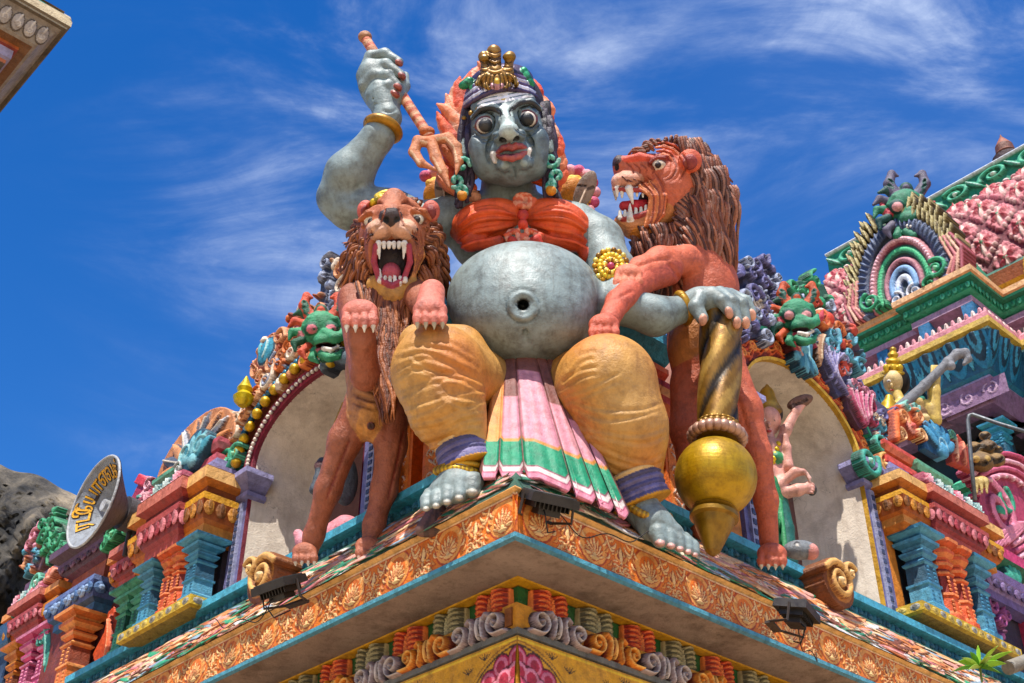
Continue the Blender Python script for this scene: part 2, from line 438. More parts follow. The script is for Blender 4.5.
    def out(s, fn, thick=.08):
        """fn(U,V,H) -> world points; returns (V,F,C) with skirts at the outline"""
        ok = s.H > -8; idx = -np.ones(ok.shape, int); idx[ok] = np.arange(ok.sum())
        V = fn(s.U[ok], s.Vv[ok], s.H[ok]); C = s.Cc[ok]
        q = ok[:-1, :-1] & ok[1:, :-1] & ok[1:, 1:] & ok[:-1, 1:]
        F = np.stack([idx[:-1, :-1][q], idx[1:, :-1][q], idx[1:, 1:][q], idx[:-1, 1:][q]], 1)
        if thick:
            E = np.concatenate([F[:, [0, 1]], F[:, [1, 2]], F[:, [2, 3]], F[:, [3, 0]]])
            key = np.sort(E, 1); _, inv, cnt = np.unique(key[:, 0] * 10 ** 7 + key[:, 1], return_inverse=True, return_counts=True)
            E = E[cnt[inv] == 1]; used = np.unique(E); n = len(V); mp = -np.ones(n, int); mp[used] = n + np.arange(len(used))
            Vb = fn(s.U[ok][used], s.Vv[ok][used], np.full(len(used), -thick)); V = np.concatenate([V, Vb]); C = np.concatenate([C, C[used]])
            F = np.concatenate([F, np.stack([E[:, 1], E[:, 0], mp[E[:, 0]], mp[E[:, 1]]], 1)])
        return V, F, C
def relief_obj(name, outs, m, parent, kind=None):
    V = []; F = []; C = []; n = 0
    for v, f, cc in outs:
        V.append(v); F.append(np.asarray(f) + n); C.append(cc); n += len(v)
    V = np.concatenate(V); F = np.concatenate(F); C = np.concatenate(C)
    root = parent
    while root is not None and root.parent is not None: root = root.parent
    off = np.array(root.location) if root is not None else V.mean(0)
    me = mesh_from(name, V - off, F, C); me.materials.append(M[m])
    o = bpy.data.objects.new(name, me); COL.objects.link(o)
    if parent is not None: o.parent = parent
    else: o.location = off
    if kind: o['kind'] = kind
    return o
initmats()
# ================================================================ guardian statue
SKIN = '83918f'
def wrinkle(amp, freq, axis, seed=0, ph=3.0):
    """cloth folds pressed into the surface"""
    ax = np.asarray(axis, float); ax /= np.linalg.norm(ax)
    def f(V, C):
        w = V @ ax * freq + .8 * np.sin(V[:, 0] * ph + seed) + .6 * np.sin(V[:, 1] * ph * 1.3 + seed * 2)
        g = np.abs(np.sin(w)) ** .6
        ctr = V.mean(0); d = V - ctr; d[:, 2] *= .2; d /= np.linalg.norm(d, axis=1)[:, None]
        return V + d * (amp * (g - .6))[:, None], C
    return f
def guardian():
    root = thing('guardian_statue', 'huge seated blue grey guardian statue with bulging belly, red chest cloth and raised arm', 'statue', P(525, 500, 9.0))
    Yt = 9.15
    b = Sculpt(k=14)
    # torso, belly, neck, shoulders
    b.E(P(520, 240, Yt + .1), (70, 44, 34), SKIN)
    b.E(P(525, 300, 8.95), (78, 59, 66), SKIN, k=10); b.E(P(526, 320, 8.84), (67, 49, 60), SKIN, k=20)
    b.E(P(515, 348, 9.05), (26, 26, 42), SKIN, k=8); b.E(P(543, 346, 9.05), (27, 26, 42), SKIN, k=8)
    b.E(P(440, 222, Yt), (25, 21, 22), SKIN); b.E(P(594, 240, Yt), (28, 25, 24), SKIN)
    b.T([P(508, 185, Yt - .1), P(512, 215, Yt + .05)], [27, 30], SKIN, k=10)
    b.T([P(455, 215, Yt), P(575, 225, Yt)], [20, 22], SKIN, k=16)
    # raised arm
    b.T([P(432, 225, Yt), P(392, 213, Yt - .05), P(340, 199, Yt - .1)], [20, 22, 21], SKIN, k=10); b.T([P(400, 222, Yt), P(350, 210, Yt - .08)], [20, 21], SKIN, k=10)
    b.T([P(337, 197, Yt - .1), P(349, 175, Yt - .25), P(378, 137, Yt - .45), P(388, 118, Yt - .5), P(384, 100, Yt - .5)], [20, 23.5, 15.5, 12.5, 15], SKIN, k=7)
    # lowered arm reaching to the mace
    b.T([P(598, 245, Yt), P(614, 274, Yt - .1), P(620, 300, Yt - .2)], [25, 22, 20], SKIN, k=10)
    b.T([P(618, 304, Yt - .2), P(655, 316, Yt - .15), P(688, 308, Yt - .05)], [20, 19, 13], SKIN, k=9)
    # navel
    b.E(P(523, 306, 8.95, 68), (12.5, 12.5, 9), SKIN, k=5); b.E(P(523, 306, 8.95, 72), (6, 6, 12), '1c2422', k=5, op='s')
    b.T([P(524, 322, 8.95, 66), P(527, 345, 8.95, 55), P(529, 368, 8.95, 30)], [1.6, 3, 3], None, k=6, op='s')
    # ankles and feet
    def foot(x, y, Y, tx, ty, big, L, w):
        pass
    b.T([P(463, 466, 8.55), P(455, 484, 8.5)], [20, 18], SKIN, k=8)
    b.T([P(638, 505, 8.95), P(650, 522, 8.9)], [20, 16], SKIN, k=8)
    # ---- hands and feet in a finer grid
    h = Sculpt(k=4); HY = Yt - .5
    q = lambda x, y, z=0: P(x, y, HY, z)
    h.T([q(388, 116), q(383, 98)], [13, 17], SKIN, k=8)
    h.E(q(379, 86), (20, 25, 12), SKIN, roll=14, k=8)
    h.E(q(369, 78, 3), (10, 17, 10), SKIN, roll=12, k=8)
    for pts, r in (([(366, 68, 4), (371, 57, 8), (385, 54, 15), (399, 62, 16)], (6.5, 6.5, 5.8, 4.6)),
                   ([(363, 76, 6), (370, 66, 12), (386, 65, 19), (401, 75, 18)], (7, 7, 6.2, 4.8)),
                   ([(365, 86, 6), (374, 76, 14), (387, 76, 20), (398, 86, 18)], (6.8, 6.6, 6, 4.6)),
                   ([(371, 96, 5), (378, 87, 13), (388, 86, 18), (394, 93, 15)], (6, 6, 5.4, 4.2))):
        h.T([q(*p) for p in pts], r, SKIN, k=2.5)
    h.T([q(388, 106, 2), (q(398, 97, 6)), q(404, 86, 5), q(405, 76, 0)], (8, 7, 6, 4.5), SKIN, k=3)
    for x, y, z in ((399, 63, 20), (402, 76, 22), (398, 87, 22), (395, 94, 18)):
        h.E(q(x, y, z), (4.6, 3.3, 4.5), 'a8584a', roll=-38, k=.5)
    for y in (99, 104, 109): h.T([q(374, y, 14), q(384, y + 3, 14)], [1, .6], None, k=1.5, op='s')
    g = Sculpt(k=4); q2 = lambda x, y, z=0: P(x, y, Yt - .05, z)
    g.T([q2(680, 308), q2(697, 303, 2)], [13, 14], SKIN, k=8)
    g.E(q2(712, 300, 6), (24, 13, 15), SKIN, roll=-8, k=8)
    fing = [([(700, 298, 14), (696, 307, 20), (702, 318, 20)], (8.5, 7.6, 6.4)),
            ([(712, 294, 14), (722, 301, 22), (729, 311, 20)], (7.6, 7, 5.8)),
            ([(720, 293, 10), (732, 302, 18), (737, 320, 14)], (7.2, 6.6, 5.4)),
            ([(726, 294, 5), (742, 304, 12), (746, 320, 8)], (6.8, 6.2, 5)),
            ([(730, 294, -1), (746, 301, 3), (752, 312, 1)], (6.2, 5.6, 4.6))]
    for pts, r in fing: g.T([q2(*p) for p in pts], r, SKIN, k=2.5)
    for x, y, z, r in ((703, 320, 24, -10), (729, 313, 24, 15), (737, 323, 18, 0), (746, 323, 12, 0), (752, 315, 5, 8)):
        g.E(q2(x, y, z), (4.3, 6.2, 3.6), 'd39a80', roll=r, k=.5)
    f = Sculpt(k=4); F1 = lambda x, y, z=0: P(x, y, 8.45, z)
    f.E(F1(455, 486, 0), (27, 15, 22), SKIN, roll=14, k=6); f.T([F1(460, 468, -4), F1(458, 484, 0)], [20, 19], SKIN, k=6)
    for x, y, r, z in ((473, 482, 11, 10), (460, 488, 8.6, 14), (448, 492, 8, 14), (437, 496, 7.4, 12), (427, 499, 6.8, 8)):
        f.T([F1(x + 2, y - 6, z - 12), F1(x, y + 1, z), F1(x - 1, y + 7, z + 4)], [r * .8, r, r * .84], SKIN, k=2)
        f.E(F1(x - 1, y + 10, z + 4 + r * .5), (r * .5, r * .36, r * .6), 'b9b4a6', k=.5)
    F2 = lambda x, y, z=0: P(x, y, 8.9, z)
    f.T([F2(643, 508), F2(655, 524, 4), F2(672, 534, 4)], [17, 17, 12], SKIN, k=6)
    for x, y, r, z in ((658, 535, 10, 14), (669, 538, 8.4, 12), (678, 541, 7.6, 9), (686, 544, 7, 5), (693, 547, 6.2, 1)):
        f.T([F2(x - 8, y - 10, z - 6), F2(x, y - 1, z), F2(x + 2, y + 5, z + 2)], [r * .85, r, r * .82], SKIN, k=2)
        f.E(F2(x + 2, y + 8, z + 2 + r * .5), (r * .5, r * .36, r * .6), 'c99b90', k=.5)
    # ---- head
    D0 = ps(P(507, 135, 8.55)) * FPX; PX = D0 / FPX
    def H(x, y, z=0, lean=.30):
        d = ray(x, y); dd = D0 + lean * (135 - y) * PX - z * PX
        return CAM + d * (dd / (d @ FW))
    FACE = '66777b'  # head skin darker than the body: its shade is put into the colour
    hd = Sculpt(k=6); RO = 8
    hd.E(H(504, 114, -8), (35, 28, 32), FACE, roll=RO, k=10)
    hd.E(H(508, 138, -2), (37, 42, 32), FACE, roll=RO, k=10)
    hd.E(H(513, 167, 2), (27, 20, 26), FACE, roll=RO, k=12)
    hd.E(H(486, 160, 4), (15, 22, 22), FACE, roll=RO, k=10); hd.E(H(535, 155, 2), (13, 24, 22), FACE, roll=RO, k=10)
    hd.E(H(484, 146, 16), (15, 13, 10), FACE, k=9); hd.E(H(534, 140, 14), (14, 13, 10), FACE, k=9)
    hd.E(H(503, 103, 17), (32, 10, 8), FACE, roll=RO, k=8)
    # brow ridges
    for pts in ([(473, 118, 24), (482, 108, 30), (493, 107, 32), (502, 112, 33)], [(540, 109, 22), (531, 102, 28), (520, 103, 31), (512, 109, 33)]):
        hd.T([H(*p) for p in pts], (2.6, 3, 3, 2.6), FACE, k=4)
    for (x, y) in ((485.5, 125.5), (527, 119.5)):
        hd.E(H(x, y, 24), (14, 12, 8), FACE, k=3, op='s')
        hd.E(H(x, y, 20), (10.5, 10, 10), 'e9dccb', k=1)
        hd.E(H(x, y, 23), (11, 10.4, 8.5), '6a2c2a', k=1); hd.E(H(x, y, 26), (9.3, 8.7, 6.6), 'ddd4c6', k=.5)
        hd._add('e', (H(x, y, 32), np.array((7.4, 7.4, 5)) * PX, rotm()), c('060607'), 0, 'p')
        hd.E(H(x, y, 28), (7, 7, 5.6), '060607', k=.6)
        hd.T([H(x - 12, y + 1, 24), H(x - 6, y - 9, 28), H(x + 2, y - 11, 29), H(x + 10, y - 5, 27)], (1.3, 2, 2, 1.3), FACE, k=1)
        hd.T([H(x - 11, y + 5, 24), H(x - 4, y + 12, 27), H(x + 6, y + 11, 27), H(x + 11, y + 4, 25)], (1.3, 1.9, 1.9, 1.3), '4a5558', k=1)
    # nose
    hd.T([H(505, 110, 28), H(507, 121, 36), H(509, 132, 44)], (5, 7.5, 9), 'a3b2ae', k=4)
    hd.E(H(509, 131, 46), (9.5, 9, 9), 'b4c2bd', k=3)
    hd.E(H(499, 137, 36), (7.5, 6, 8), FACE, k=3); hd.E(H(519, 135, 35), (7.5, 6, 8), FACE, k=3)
    hd.E(H(503, 140, 42), (3.4, 2.4, 5), '2b2d30', k=1.5, op='s'); hd.E(H(516, 138.5, 42), (3.4, 2.4, 5), '2b2d30', k=1.5, op='s')
    hd.T([H(493, 137, 30), H(490, 146, 28), H(489, 156, 24)], (1.2, 1.4, 1), None, k=4, op='s'); hd.T([H(526, 134, 28), H(530, 142, 26), H(532, 150, 23)], (1.2, 1.4, 1), None, k=4, op='s')
    # mouth
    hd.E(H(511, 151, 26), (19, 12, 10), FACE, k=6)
    LIP = '9c4a44'
    hd.T([H(496, 154, 30), H(503, 148, 37), H(509, 147, 39), (H(512, 148.5, 39)), H(516, 146, 39), H(521, 146, 36), H(527, 149, 29)], (1.5, 2.8, 3.4, 2.9, 3.4, 2.8, 1.5), LIP, k=1.5)
    hd.T([H(497, 156, 31), H(505, 157.5, 38), H(512, 158, 40), H(519, 156, 37), H(526, 152, 30)], (1.5, 3.2, 3.9, 3.2, 1.5), 'a8554c', k=1.5)
    hd.T([H(497, 154.5, 36), H(505, 153, 43), H(511, 153.5, 45), H(518, 151.5, 43), H(525, 150, 35)], (.7, 1.3, 1.4, 1.3, .7), '4a1717', k=.8, op='s')
    hd.T([H(494, 155, 29), H(494.5, 162, 30)], (3.4, 1.6), 'e8e2d6', k=1); hd.T([H(529, 151.5, 28), H(529.5, 159, 28)], (3.4, 1.6), 'e8e2d6', k=1)
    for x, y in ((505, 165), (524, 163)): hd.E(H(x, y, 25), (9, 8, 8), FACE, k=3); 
    hd.E(H(505, 165, 30.5), (4.6, 4.4, 3.4), '8c9c9a', k=.5); hd.E(H(524, 163, 30), (4.6, 4.4, 3.4), '8c9c9a', k=.5)
    hd.T([H(514, 163, 32), H(515, 177, 28)], (.9, .9), None, k=3, op='s')
    hd.E(H(503.5, 99, 28), (3.4, 3.4, 3), 'ece6d8', k=.5); hd.E(H(503.5, 99, 31), (1.5, 1.5, 1.4), 'b8973a', k=.3)
    hd.E(H(505, 109, 31), (4.2, 3.2, 3.4), 'dfe4e4', k=.5)
    def tex(V, C):
        return V, C
    HC = []
    for yy, w_ in ((93.6, 1.3), (97.4, 1.4), (101.2, 1.3)): HC += [([(477, yy + 7), (488, yy + 2.5), (503, yy), (520, yy - 3.5), (533, yy - 5)], w_ * 1.5, -.3, 'f0f0f4')]
    HC += [([(471, 121), (478, 112), (487, 108.5), (496, 110), (503, 115)], 3.6, -.5, '15181c'), ([(541, 112), (535, 104.5), (526, 102), (517, 105), (511, 111)], 3.6, -.5, '15181c'), ([(476, 117), (484, 112.5), (494, 114)], 1.2, .8, '39454a'), ([(537, 109), (528, 106.5), (519, 109)], 1.2, .8, '39454a')]
    for x, y, s_ in ((485.5, 125.5, -1), (527, 119.5, 1)):
        for r in (14.5, 17.5): HC.append(([(x - s_ * (r - 5), y + 9), (x, y + r - 1), (x + s_ * (r - 3), y + 8)], 1.3, 1.2, '52646a'))
        HC.append(([(x + s_ * 12, y - 8), (x + s_ * 17, y - 1), (x + s_ * 16, y + 8)], 1.2, 1, '52646a'))
    HC += [([(492, 138), (488, 146), (487, 156), (490, 164)], 1.8, 2.2, '4e5f64'), ([(527, 134), (532, 142), (534, 150), (532, 158)], 1.8, 2.2, '4e5f64'), ([(500, 117), (499, 124), (497, 130)], 1.4, 1.2, None), ([(514, 115), (516, 122), (519, 128)], 1.4, 1.2, None),
           ([(497, 170), (503, 174), (510, 172)], 1.6, 1.6, None), ([(519, 171), (526, 172), (532, 167)], 1.6, 1.6, None), ([(514, 166), (515, 172), (516, 179)], 1.3, 1.8, '4e5f64'), ([(497, 108), (500, 112), (499, 117)], 1.4, 1.6, '2c3438'), ([(513, 107), (510, 111), (512, 116)], 1.4, 1.6, '2c3438')]
    BC_ = [([(523 + 12.5 * cos(t), 306 + 12.5 * sin(t)) for t in np.linspace(0, 6.4, 14)], 2.6, -2.4, None), ([(523 + 17 * cos(t), 306 + 17 * sin(t)) for t in np.linspace(0, 6.4, 14)], 1.5, 1.2, '5c6a6a'), ([(462, 215), (470, 232), (462, 252)], 2.5, 1.5, None), ([(490, 196), (500, 204), (506, 212)], 2, 1.5, None), ([(534, 196), (526, 205), (522, 212)], 2, 1.5, None), ([(364, 182), (350, 196), (352, 208)], 3, 1.6, None),
           ([(382, 110), (390, 112), (397, 109)], 1.4, 1.4, None), ([(380, 116), (388, 118), (396, 115)], 1.4, 1.2, None), ([(592, 270), (600, 292), (600, 310)], 2.5, 2, None)]
    body = sculpt_obj('body', [(b, .017, carve(BC_)), (h, .0085), (g, .009), (f, .0095), (hd, .0062, carve(HC))], 'skin', root)
    # ears, hair
    hr = MB()
    for (xa, s_) in ((468, -1), (546, 1)):
        for i in range(16):
            x0 = xa + s_ * rng.uniform(-6, 8) ; y0 = 100 + rng.uniform(0, 30)
            pts = [H(x0 - s_ * 3, y0, -2), H(x0 + s_ * 1, y0 + 30, -4), H(x0 + s_ * (2 + 3 * sin(i)), y0 + 55, -6), H(x0 + s_ * rng.uniform(2, 10), y0 + 78, -4)]
            t = np.linspace(0, 3, 13); pts = np.array([np.array(pts)[int(min(a, 2.999))] * (1 - (a - int(min(a, 2.999)))) + np.array(pts)[int(min(a, 2.999)) + 1] * (a - int(min(a, 2.999))) for a in t])
            pts = pts + RT * (.012 * np.sin(t * 4 + i))[:, None]
            hr.tube(pts, np.linspace(4.2, 2.2, 13) * PX, ['352c3e', '241f2c', '43384c'][i % 3], n=6)
    sk = Sculpt(k=6); sk.E(H(505, 110, -18), (40, 42, 34), '2a2330', roll=RO)
    hr.raw(sk.mesh(.014))
    hr.build('hair', 'paint', root, smooth=True)
    # ears with curled pendants
    for s_, x, y in ((-1, 462, 163), (1, 551, 158)):
        ea = Sculpt(k=2)
        ea.T([H(x - s_ * 1, y - 22, -4), H(x - s_ * 1, y - 8, -2)], [3.6, 4.2], SKIN)
        for cx, cy, r, a in ((x, y + 2, 8, 0), (x + s_ * 6, y + 18, 7, 2), (x + s_ * 1, y + 28, 6, 1)):
            for i in range(9):
                a0 = a + s_ * i * .62; a1 = a0 + s_ * .62; rr = r * (1 - i * .08)
                ea.T([H(cx + rr * cos(a0), cy + rr * sin(a0), 6), H(cx + rr * .95 * cos(a1), cy + rr * .95 * sin(a1), 6)], [2.4, 2.4], ['7fb8a6', '2f8f76'][i % 2], k=1)
        ea.E(H(x - s_ * 0, y + 33, 8), (5, 5, 5), 'd08a2c')
        sculpt_obj('ear_pendant', [(ea, .010)], 'paint', root)
    # flame halo behind the head
    fl = Sculpt(k=2.5)
    OR = ['e8704c', 'f0946c', 'e05a3c', 'f4b494']
    left = [((470, 140), (452, 110), (437, 104)), ((468, 130), (455, 95), (460, 77)), ((472, 112), (470, 80), (479, 66)), ((466, 155), (446, 130), (437, 112)), ((468, 172), (448, 150), (436, 138)), ((466, 186), (447, 172), (438, 160))]
    right = [((536, 125), (549, 118), (543, 100)), ((538, 140), (556, 135), (549, 118)), ((540, 155), (562, 152), (557, 130)), ((540, 168), (566, 168), (559, 148)), ((525, 95), (540, 92), (528, 76)), ((496, 95), (490, 70), (478, 62))]
    left += [((472, 150), (454, 126), (446, 94)), ((472, 165), (452, 142), (440, 124)), ((470, 195), (446, 186), (437, 176)), ((474, 130), (464, 92), (470, 72)), ((468, 140), (450, 120), (452, 88))]
    right += [((540, 180), (566, 178), (562, 162)), ((536, 112), (553, 112), (538, 92)), ((542, 150), (560, 146), (553, 126))]
    fl.E(H(457, 150, -30), (13, 50, 8), 'e87a50', roll=-8); fl.E(H(549, 150, -30), (12, 46, 8), 'e87a50', roll=10)
    for i, (a, m_, e) in enumerate(left + right):
        a, m_, e = (np.array(v, float) for v in (a, m_, e))
        for j in range(4):
            o = np.array([(j - 1.5) * 3.6, (j - 1.5) * 1.5]); pts = []
            for t in np.linspace(0, 1, 6):
                p = (1 - t) ** 2 * (a + o) + 2 * t * (1 - t) * (m_ + o) + t * t * e; pts.append(H(p[0], p[1], -22 + 3 * (j % 2) - i % 3 * 2))
            fl.T(pts, [6, 7, 6.5, 5, 3.2, 1], OR[(i + j) % 4], k=1.2)
    sculpt_obj('flame_halo', [(fl, .012)], 'paint', root)
    # curled rim of the ear discs resting on the shoulders (pink with gold)
    for cx, cy, s_ in ((437, 190, -1), (574, 188, 1)):
        sh = Sculpt(k=1.5)
        for i in range(9):
            a = pi / 2 + s_ * (-.6 + i * .42) if s_ < 0 else pi / 2 - (-.6 + i * .42)
            sh.E(P(cx + 21 * cos(a) * 1.0, cy - 24 * sin(a) + 6, Yt + .05), (6, 6, 6), ['c9577a', 'e7a0a8'][i % 2])
            sh.E(P(cx + 13 * cos(a), cy - 15 * sin(a) + 6, Yt), (4.6, 4.6, 5), ['d8a43a', 'eec85c'][i % 2])
        sh.E(P(cx, cy + 6, Yt + .05), (14, 16, 6), 'd68a2e')
        sculpt_obj('shoulder_rosette', [(sh, .012)], 'paint', root)
    for cx, cy, r, px_ in ((444, 190, 4, 0), (585, 190, -24, 0)):
        lf = Sculpt(k=1); lf.E(P(cx, cy, Yt - .15), (9.5, 21, 4), '8d7a6c', roll=r)
        for i in range(-4, 5):
            lf.T([P(cx - 8, cy + i * 4 - 2 - (r / 14.), Yt - .15, 5), P(cx, cy + i * 4, Yt - .15, 6), P(cx + 8, cy + i * 4 - 3, Yt - .15, 5)], (.7, .7, .7), '4c3f38', k=.5, op='s')
        lf.T([P(cx + 20 * sin(radians(r)) * -1, cy - 18, Yt - .15, 4), P(cx - 18 * sin(radians(r)) * -1, cy + 18, Yt - .15, 4)], [1.1, 1.1], 'b7a08a', k=.5)
        sculpt_obj('shoulder_blade', [(lf, .008)], 'paint', root)
    # crown
    cr = Sculpt(k=2); G = '9a7238'; G2 = '5a4020'
    for k_, (y0, w, colr) in enumerate(((89.5, 36, '4a3c58'), (86, 35.5, 'e6e2ea'), (82.5, 34.5, '5c4a6c'), (79, 33.5, 'd6d0dc'), (75.5, 32, '6a5578'), (72, 30, '39303f'))):
        pts = []
        for t in np.linspace(-1, 1, 9):
            x = 502 - (95 - y0) * .15 + w * t; pts.append(H(x, y0 + 13 * t * t - 5 * t, 30 * (1 - t * t) ** .5 + 1 - k_ * 2.0 if abs(t) < 1 else 0))
        cr.T(pts, [2.5] * 9, colr, k=1)
    cr.E(H(501, 84, -10), (33, 20, 26), '4a3d56', roll=RO, k=4)
    cr.E(H(497, 82, 24), (18, 14, 9), G, k=2)
    for s_ in (-1, 1):
        for i in range(10):
            a = i * .62; r = 10.5 * (1 - i * .085)
            cr.T([H(497 + s_ * (9 + r * cos(a)), 84 - r * sin(a), 31), H(497 + s_ * (9 + r * .92 * cos(a + .62)), 84 - r * .92 * sin(a + .62), 31)], [2.7, 2.5], G if i % 2 else '8a6c2e', k=.8)
        cr.T([H(497 + s_ * 11, 72, 24), H(497 + s_ * 12, 63, 22), H(497 + s_ * 13, 57, 22)], [6, 4, 6], G, k=2)
        cr.E(H(497 + s_ * 12, 58 - s_, 24), (6.5, 4.5, 6), '8c6b2c', k=1)
    cr.T([H(496, 74, 26), H(495, 64, 24), H(494, 52, 22)], [7, 6, 7.5], G, k=2)
    for y in (70, 64, 58): cr.T([H(488, y, 27), H(495, y + 2, 31), H(502, y, 27)], [1, 1.2, 1], G2, k=.6, op='s')
    cr.E(H(497, 87, 30), (8, 5, 6), 'b98a92', k=1)
    cr.E(H(497, 83, 33), (4.5, 4.5, 4), 'c8a34a', k=1)
    for x, y, s_ in ((470, 83, -1), (524, 74, 1)):
        for i in range(7):
            cr.E(H(x + s_ * (i - 3) * 2.0, y + abs(i - 3) * 2.4 - 5 + (i if s_ > 0 else 6 - i) * 1.1, 8), (4.4, 5.6, 5), ['2f8a5e', '4fae7c', '216a4a'][i % 3], roll=s_ * -30 + i * 12, k=.8)
    for i in range(12):
        t = -1 + 2 * i / 11; cr.E(H(502 + 38 * t, 101 + 12 * t * t - 5 * t, 26 * (1 - t * t) ** .5 + 1), (2.6, 2.6, 2.6), 'a6803a', k=.3)
    KC = [([(497 + s_ * (3 + i * 3.5), 92 - abs(i - 2)), (497 + s_ * (4 + i * 4), 82), (497 + s_ * (2 + i * 3.5), 73)], .9, 1.2, '4a3418') for s_ in (-1, 1) for i in range(5)]
    KC += [([(488, y), (495, y + 2), (502, y)], .9, 1.1, '4a3418') for y in (72, 68, 62, 56, 51)] + [([(x - 5, y), (x, y + 1.5), (x + 5, y)], .8, 1, '4a3418') for x in (484, 508) for y in (70, 66, 61)]
    sculpt_obj('crown', [(cr, .0075, carve(KC))], 'gold', root)
    # collar
    co = MB()
    for row, (dy, r, cl) in enumerate(((0, 3.4, 'd48a2c'), (8, 3.6, 'e0b24a'))):
        for i in range(22):
            t = -1 + 2 * i / 21
            co.ball(P(512 + 42 * t, 196 + dy + 9 * (1 - t * t) - (6 if abs(t) > .8 else 0) * 1.0, 8.86 + .25 * t * t), r * .0088, cl)
    co.build('necklace', 'gold', root, smooth=True)
    # chest cloth with knots
    RD = 'dc6038'
    cl = Sculpt(k=5); q3 = lambda x, y, z=0: P(x, y, Yt - .05, z)
    cl.E(q3(487, 220, 22), (36, 21, 26), RD, roll=14); cl.E(q3(557, 220, 22), (34, 21, 26), RD, roll=-16)
    cl.T([q3(457, 233, 4), q3(470, 243, 18), q3(500, 243, 30)], [7, 8, 6], 'c04a28'); cl.T([q3(590, 240, 0), q3(572, 241, 16), q3(540, 240, 30)], [8, 10, 6], 'c04a28')
    cl.T([q3(580, 226, 12), q3(588, 256, 8)], [8, 9], 'b84424')
    for cx, cy, z, r in ((524, 200, 44, 9), (523, 236, 46, 9)):
        for s_ in (-1, 1):
            for i in range(10):
                a = i * .66; rr = r * (1 - i * .05)
                cl.T([q3(cx + s_ * (6 + (3 if cy > 230 else -4)) + rr * .9 * cos(a), cy + rr * .8 * sin(a), z), q3(cx + s_ * (6 + (3 if cy > 230 else -4)) + rr * .9 * cos(a + .66), cy + rr * .8 * sin(a + .66), z)], [3, 3], ['dc6a48', 'f0a080'][i % 2], k=1)
    cl.E(q3(523, 215, 50), (6, 6, 6), 'c23c28'); cl.E(q3(523, 224, 51), (5, 5, 6), 'd64a34')
    cl.T([q3(512, 240, 52), q3(518, 248, 50)], [4, 2], 'c23c28'); cl.T([q3(536, 240, 50), q3(544, 247, 46)], [5, 2], 'c23c28')
    CF = []
    for s_, cx in ((-1, 517), (1, 529)):
        for i in range(6):
            t = (i + .25 * sin(i * 2.3 + cx)) / 5; pts = [(cx, 212 + t * 14), (cx + s_ * 22, 202 + t * 32), (cx + s_ * 44, 206 + t * 32), (cx + s_ * 60, 222 + t * 24)]
            CF += [(pts, 1.9, 2.2, None), ([(x, y + 3) for x, y in pts], 2.2, -1.6, 'dc5a38' if i % 2 else None)]
    sculpt_obj('chest_cloth', [(cl, .0095, carve(CF))], 'cloth', root)
    # armlet and bracelets
    am = MB(); o = P(611, 268, Yt - .15, 24)
    for k_, (R_, rr, cc) in enumerate(((16, 3.2, 'c9932c'), (11, 3.4, 'e9c452'), (6.5, 3, 'd79e34'))):
        for i in range(18):
            a = 2 * pi * i / 18; p = P(611 + R_ * cos(a), 266 + R_ * 1.0 * sin(a), Yt - .15, 22 + k_ * 3); am.ball(p, rr * .0092, [cc, 'f0d878', '8c6420'][i % 3] if k_ != 1 else cc)
    am.ball(P(611, 266, Yt - .15, 30), .036, 'c25068')
    for i in range(16):
        t = i / 15; am.ball(P(596 + 22 * t, 288 - 2 * t * (1 - t) * 30 + 2, Yt - .15, 20), .03, ['d9b04a', '8e7434'][i % 2])
    am.build('armlet', 'gold', root, smooth=True)
    def ring(p0, p1, R_, r, col, m_='gold', name='bracelet'):
        a = np.asarray(p1) - np.asarray(p0); a /= np.linalg.norm(a); u = np.cross(a, [0, .3, 1]); u /= np.linalg.norm(u); w = np.cross(a, u); q_ = ps(p0)
        k_ = MB(); pts = [np.asarray(p0) + R_ * q_ * (cos(t) * u + sin(t) * w) for t in np.linspace(0, 2 * pi, 33)]
        k_.tube(pts, r * q_, col, n=10, cap=False); return k_.build(name, m_, root, smooth=True)
    ring(P(383, 129, Yt - .48), P(391, 112, Yt - .5), 16, 5, 'a5782e')
    ring(P(683, 308, Yt - .05), P(697, 304, Yt - .05), 14, 4.6, 'b5892c')
    # trousers: thighs and shins wrapped in ochre cloth
    OC = 'bd8a4a'
    t1 = Sculpt(k=10)
    t1.T([P(488, 388, 9.1), P(440, 374, 8.4)], [34, 43], OC); t1.T([P(436, 368, 8.35), P(447, 410, 8.4), P(466, 449, 8.5)], [42, 36, 24], OC, k=14)
    t1.T([P(420, 345, 8.5), P(460, 350, 8.6)], [22, 26], OC)
    def folds(lst, sc):
        for pts in lst:
            sc.T([P(*p) for p in pts], [.8] + [2.0] * (len(pts) - 2) + [.8], None, k=4, op='s')
            sc.T([P(p[0], p[1] + 4, p[2], p[3] + 1 if len(p) > 3 else 1) for p in pts], [.5] + [2.2] * (len(pts) - 2) + [.5], None, k=4)
    def zf(x, y):   # rough depth of shin surface
        return 0
    def surfpts(cx, w, ys, Yk, rad, dx=0):
        out_ = []
        for t, y in ys:
            x = cx + w * t; out_.append((x, y, Yk, rad * math.sqrt(max(0, 1 - t * t * .95))))
        return out_
    L1 = []
    for cy, cx, w, rad, sl in ((352, 438, 38, 41, -.30), (368, 440, 42, 42, -.18), (388, 444, 38, 40, .22), (404, 450, 34, 38, -.25), (418, 455, 30, 34, .10), (432, 460, 26, 30, -.2), (378, 441, 40, 42, -.05)):
        L1.append(surfpts(cx, w, [(t, cy + sl * t * 34 + 5 * sin(t * 3 + cy)) for t in np.linspace(-.9, .9, 8)], 8.38, rad))
    t2 = Sculpt(k=10)
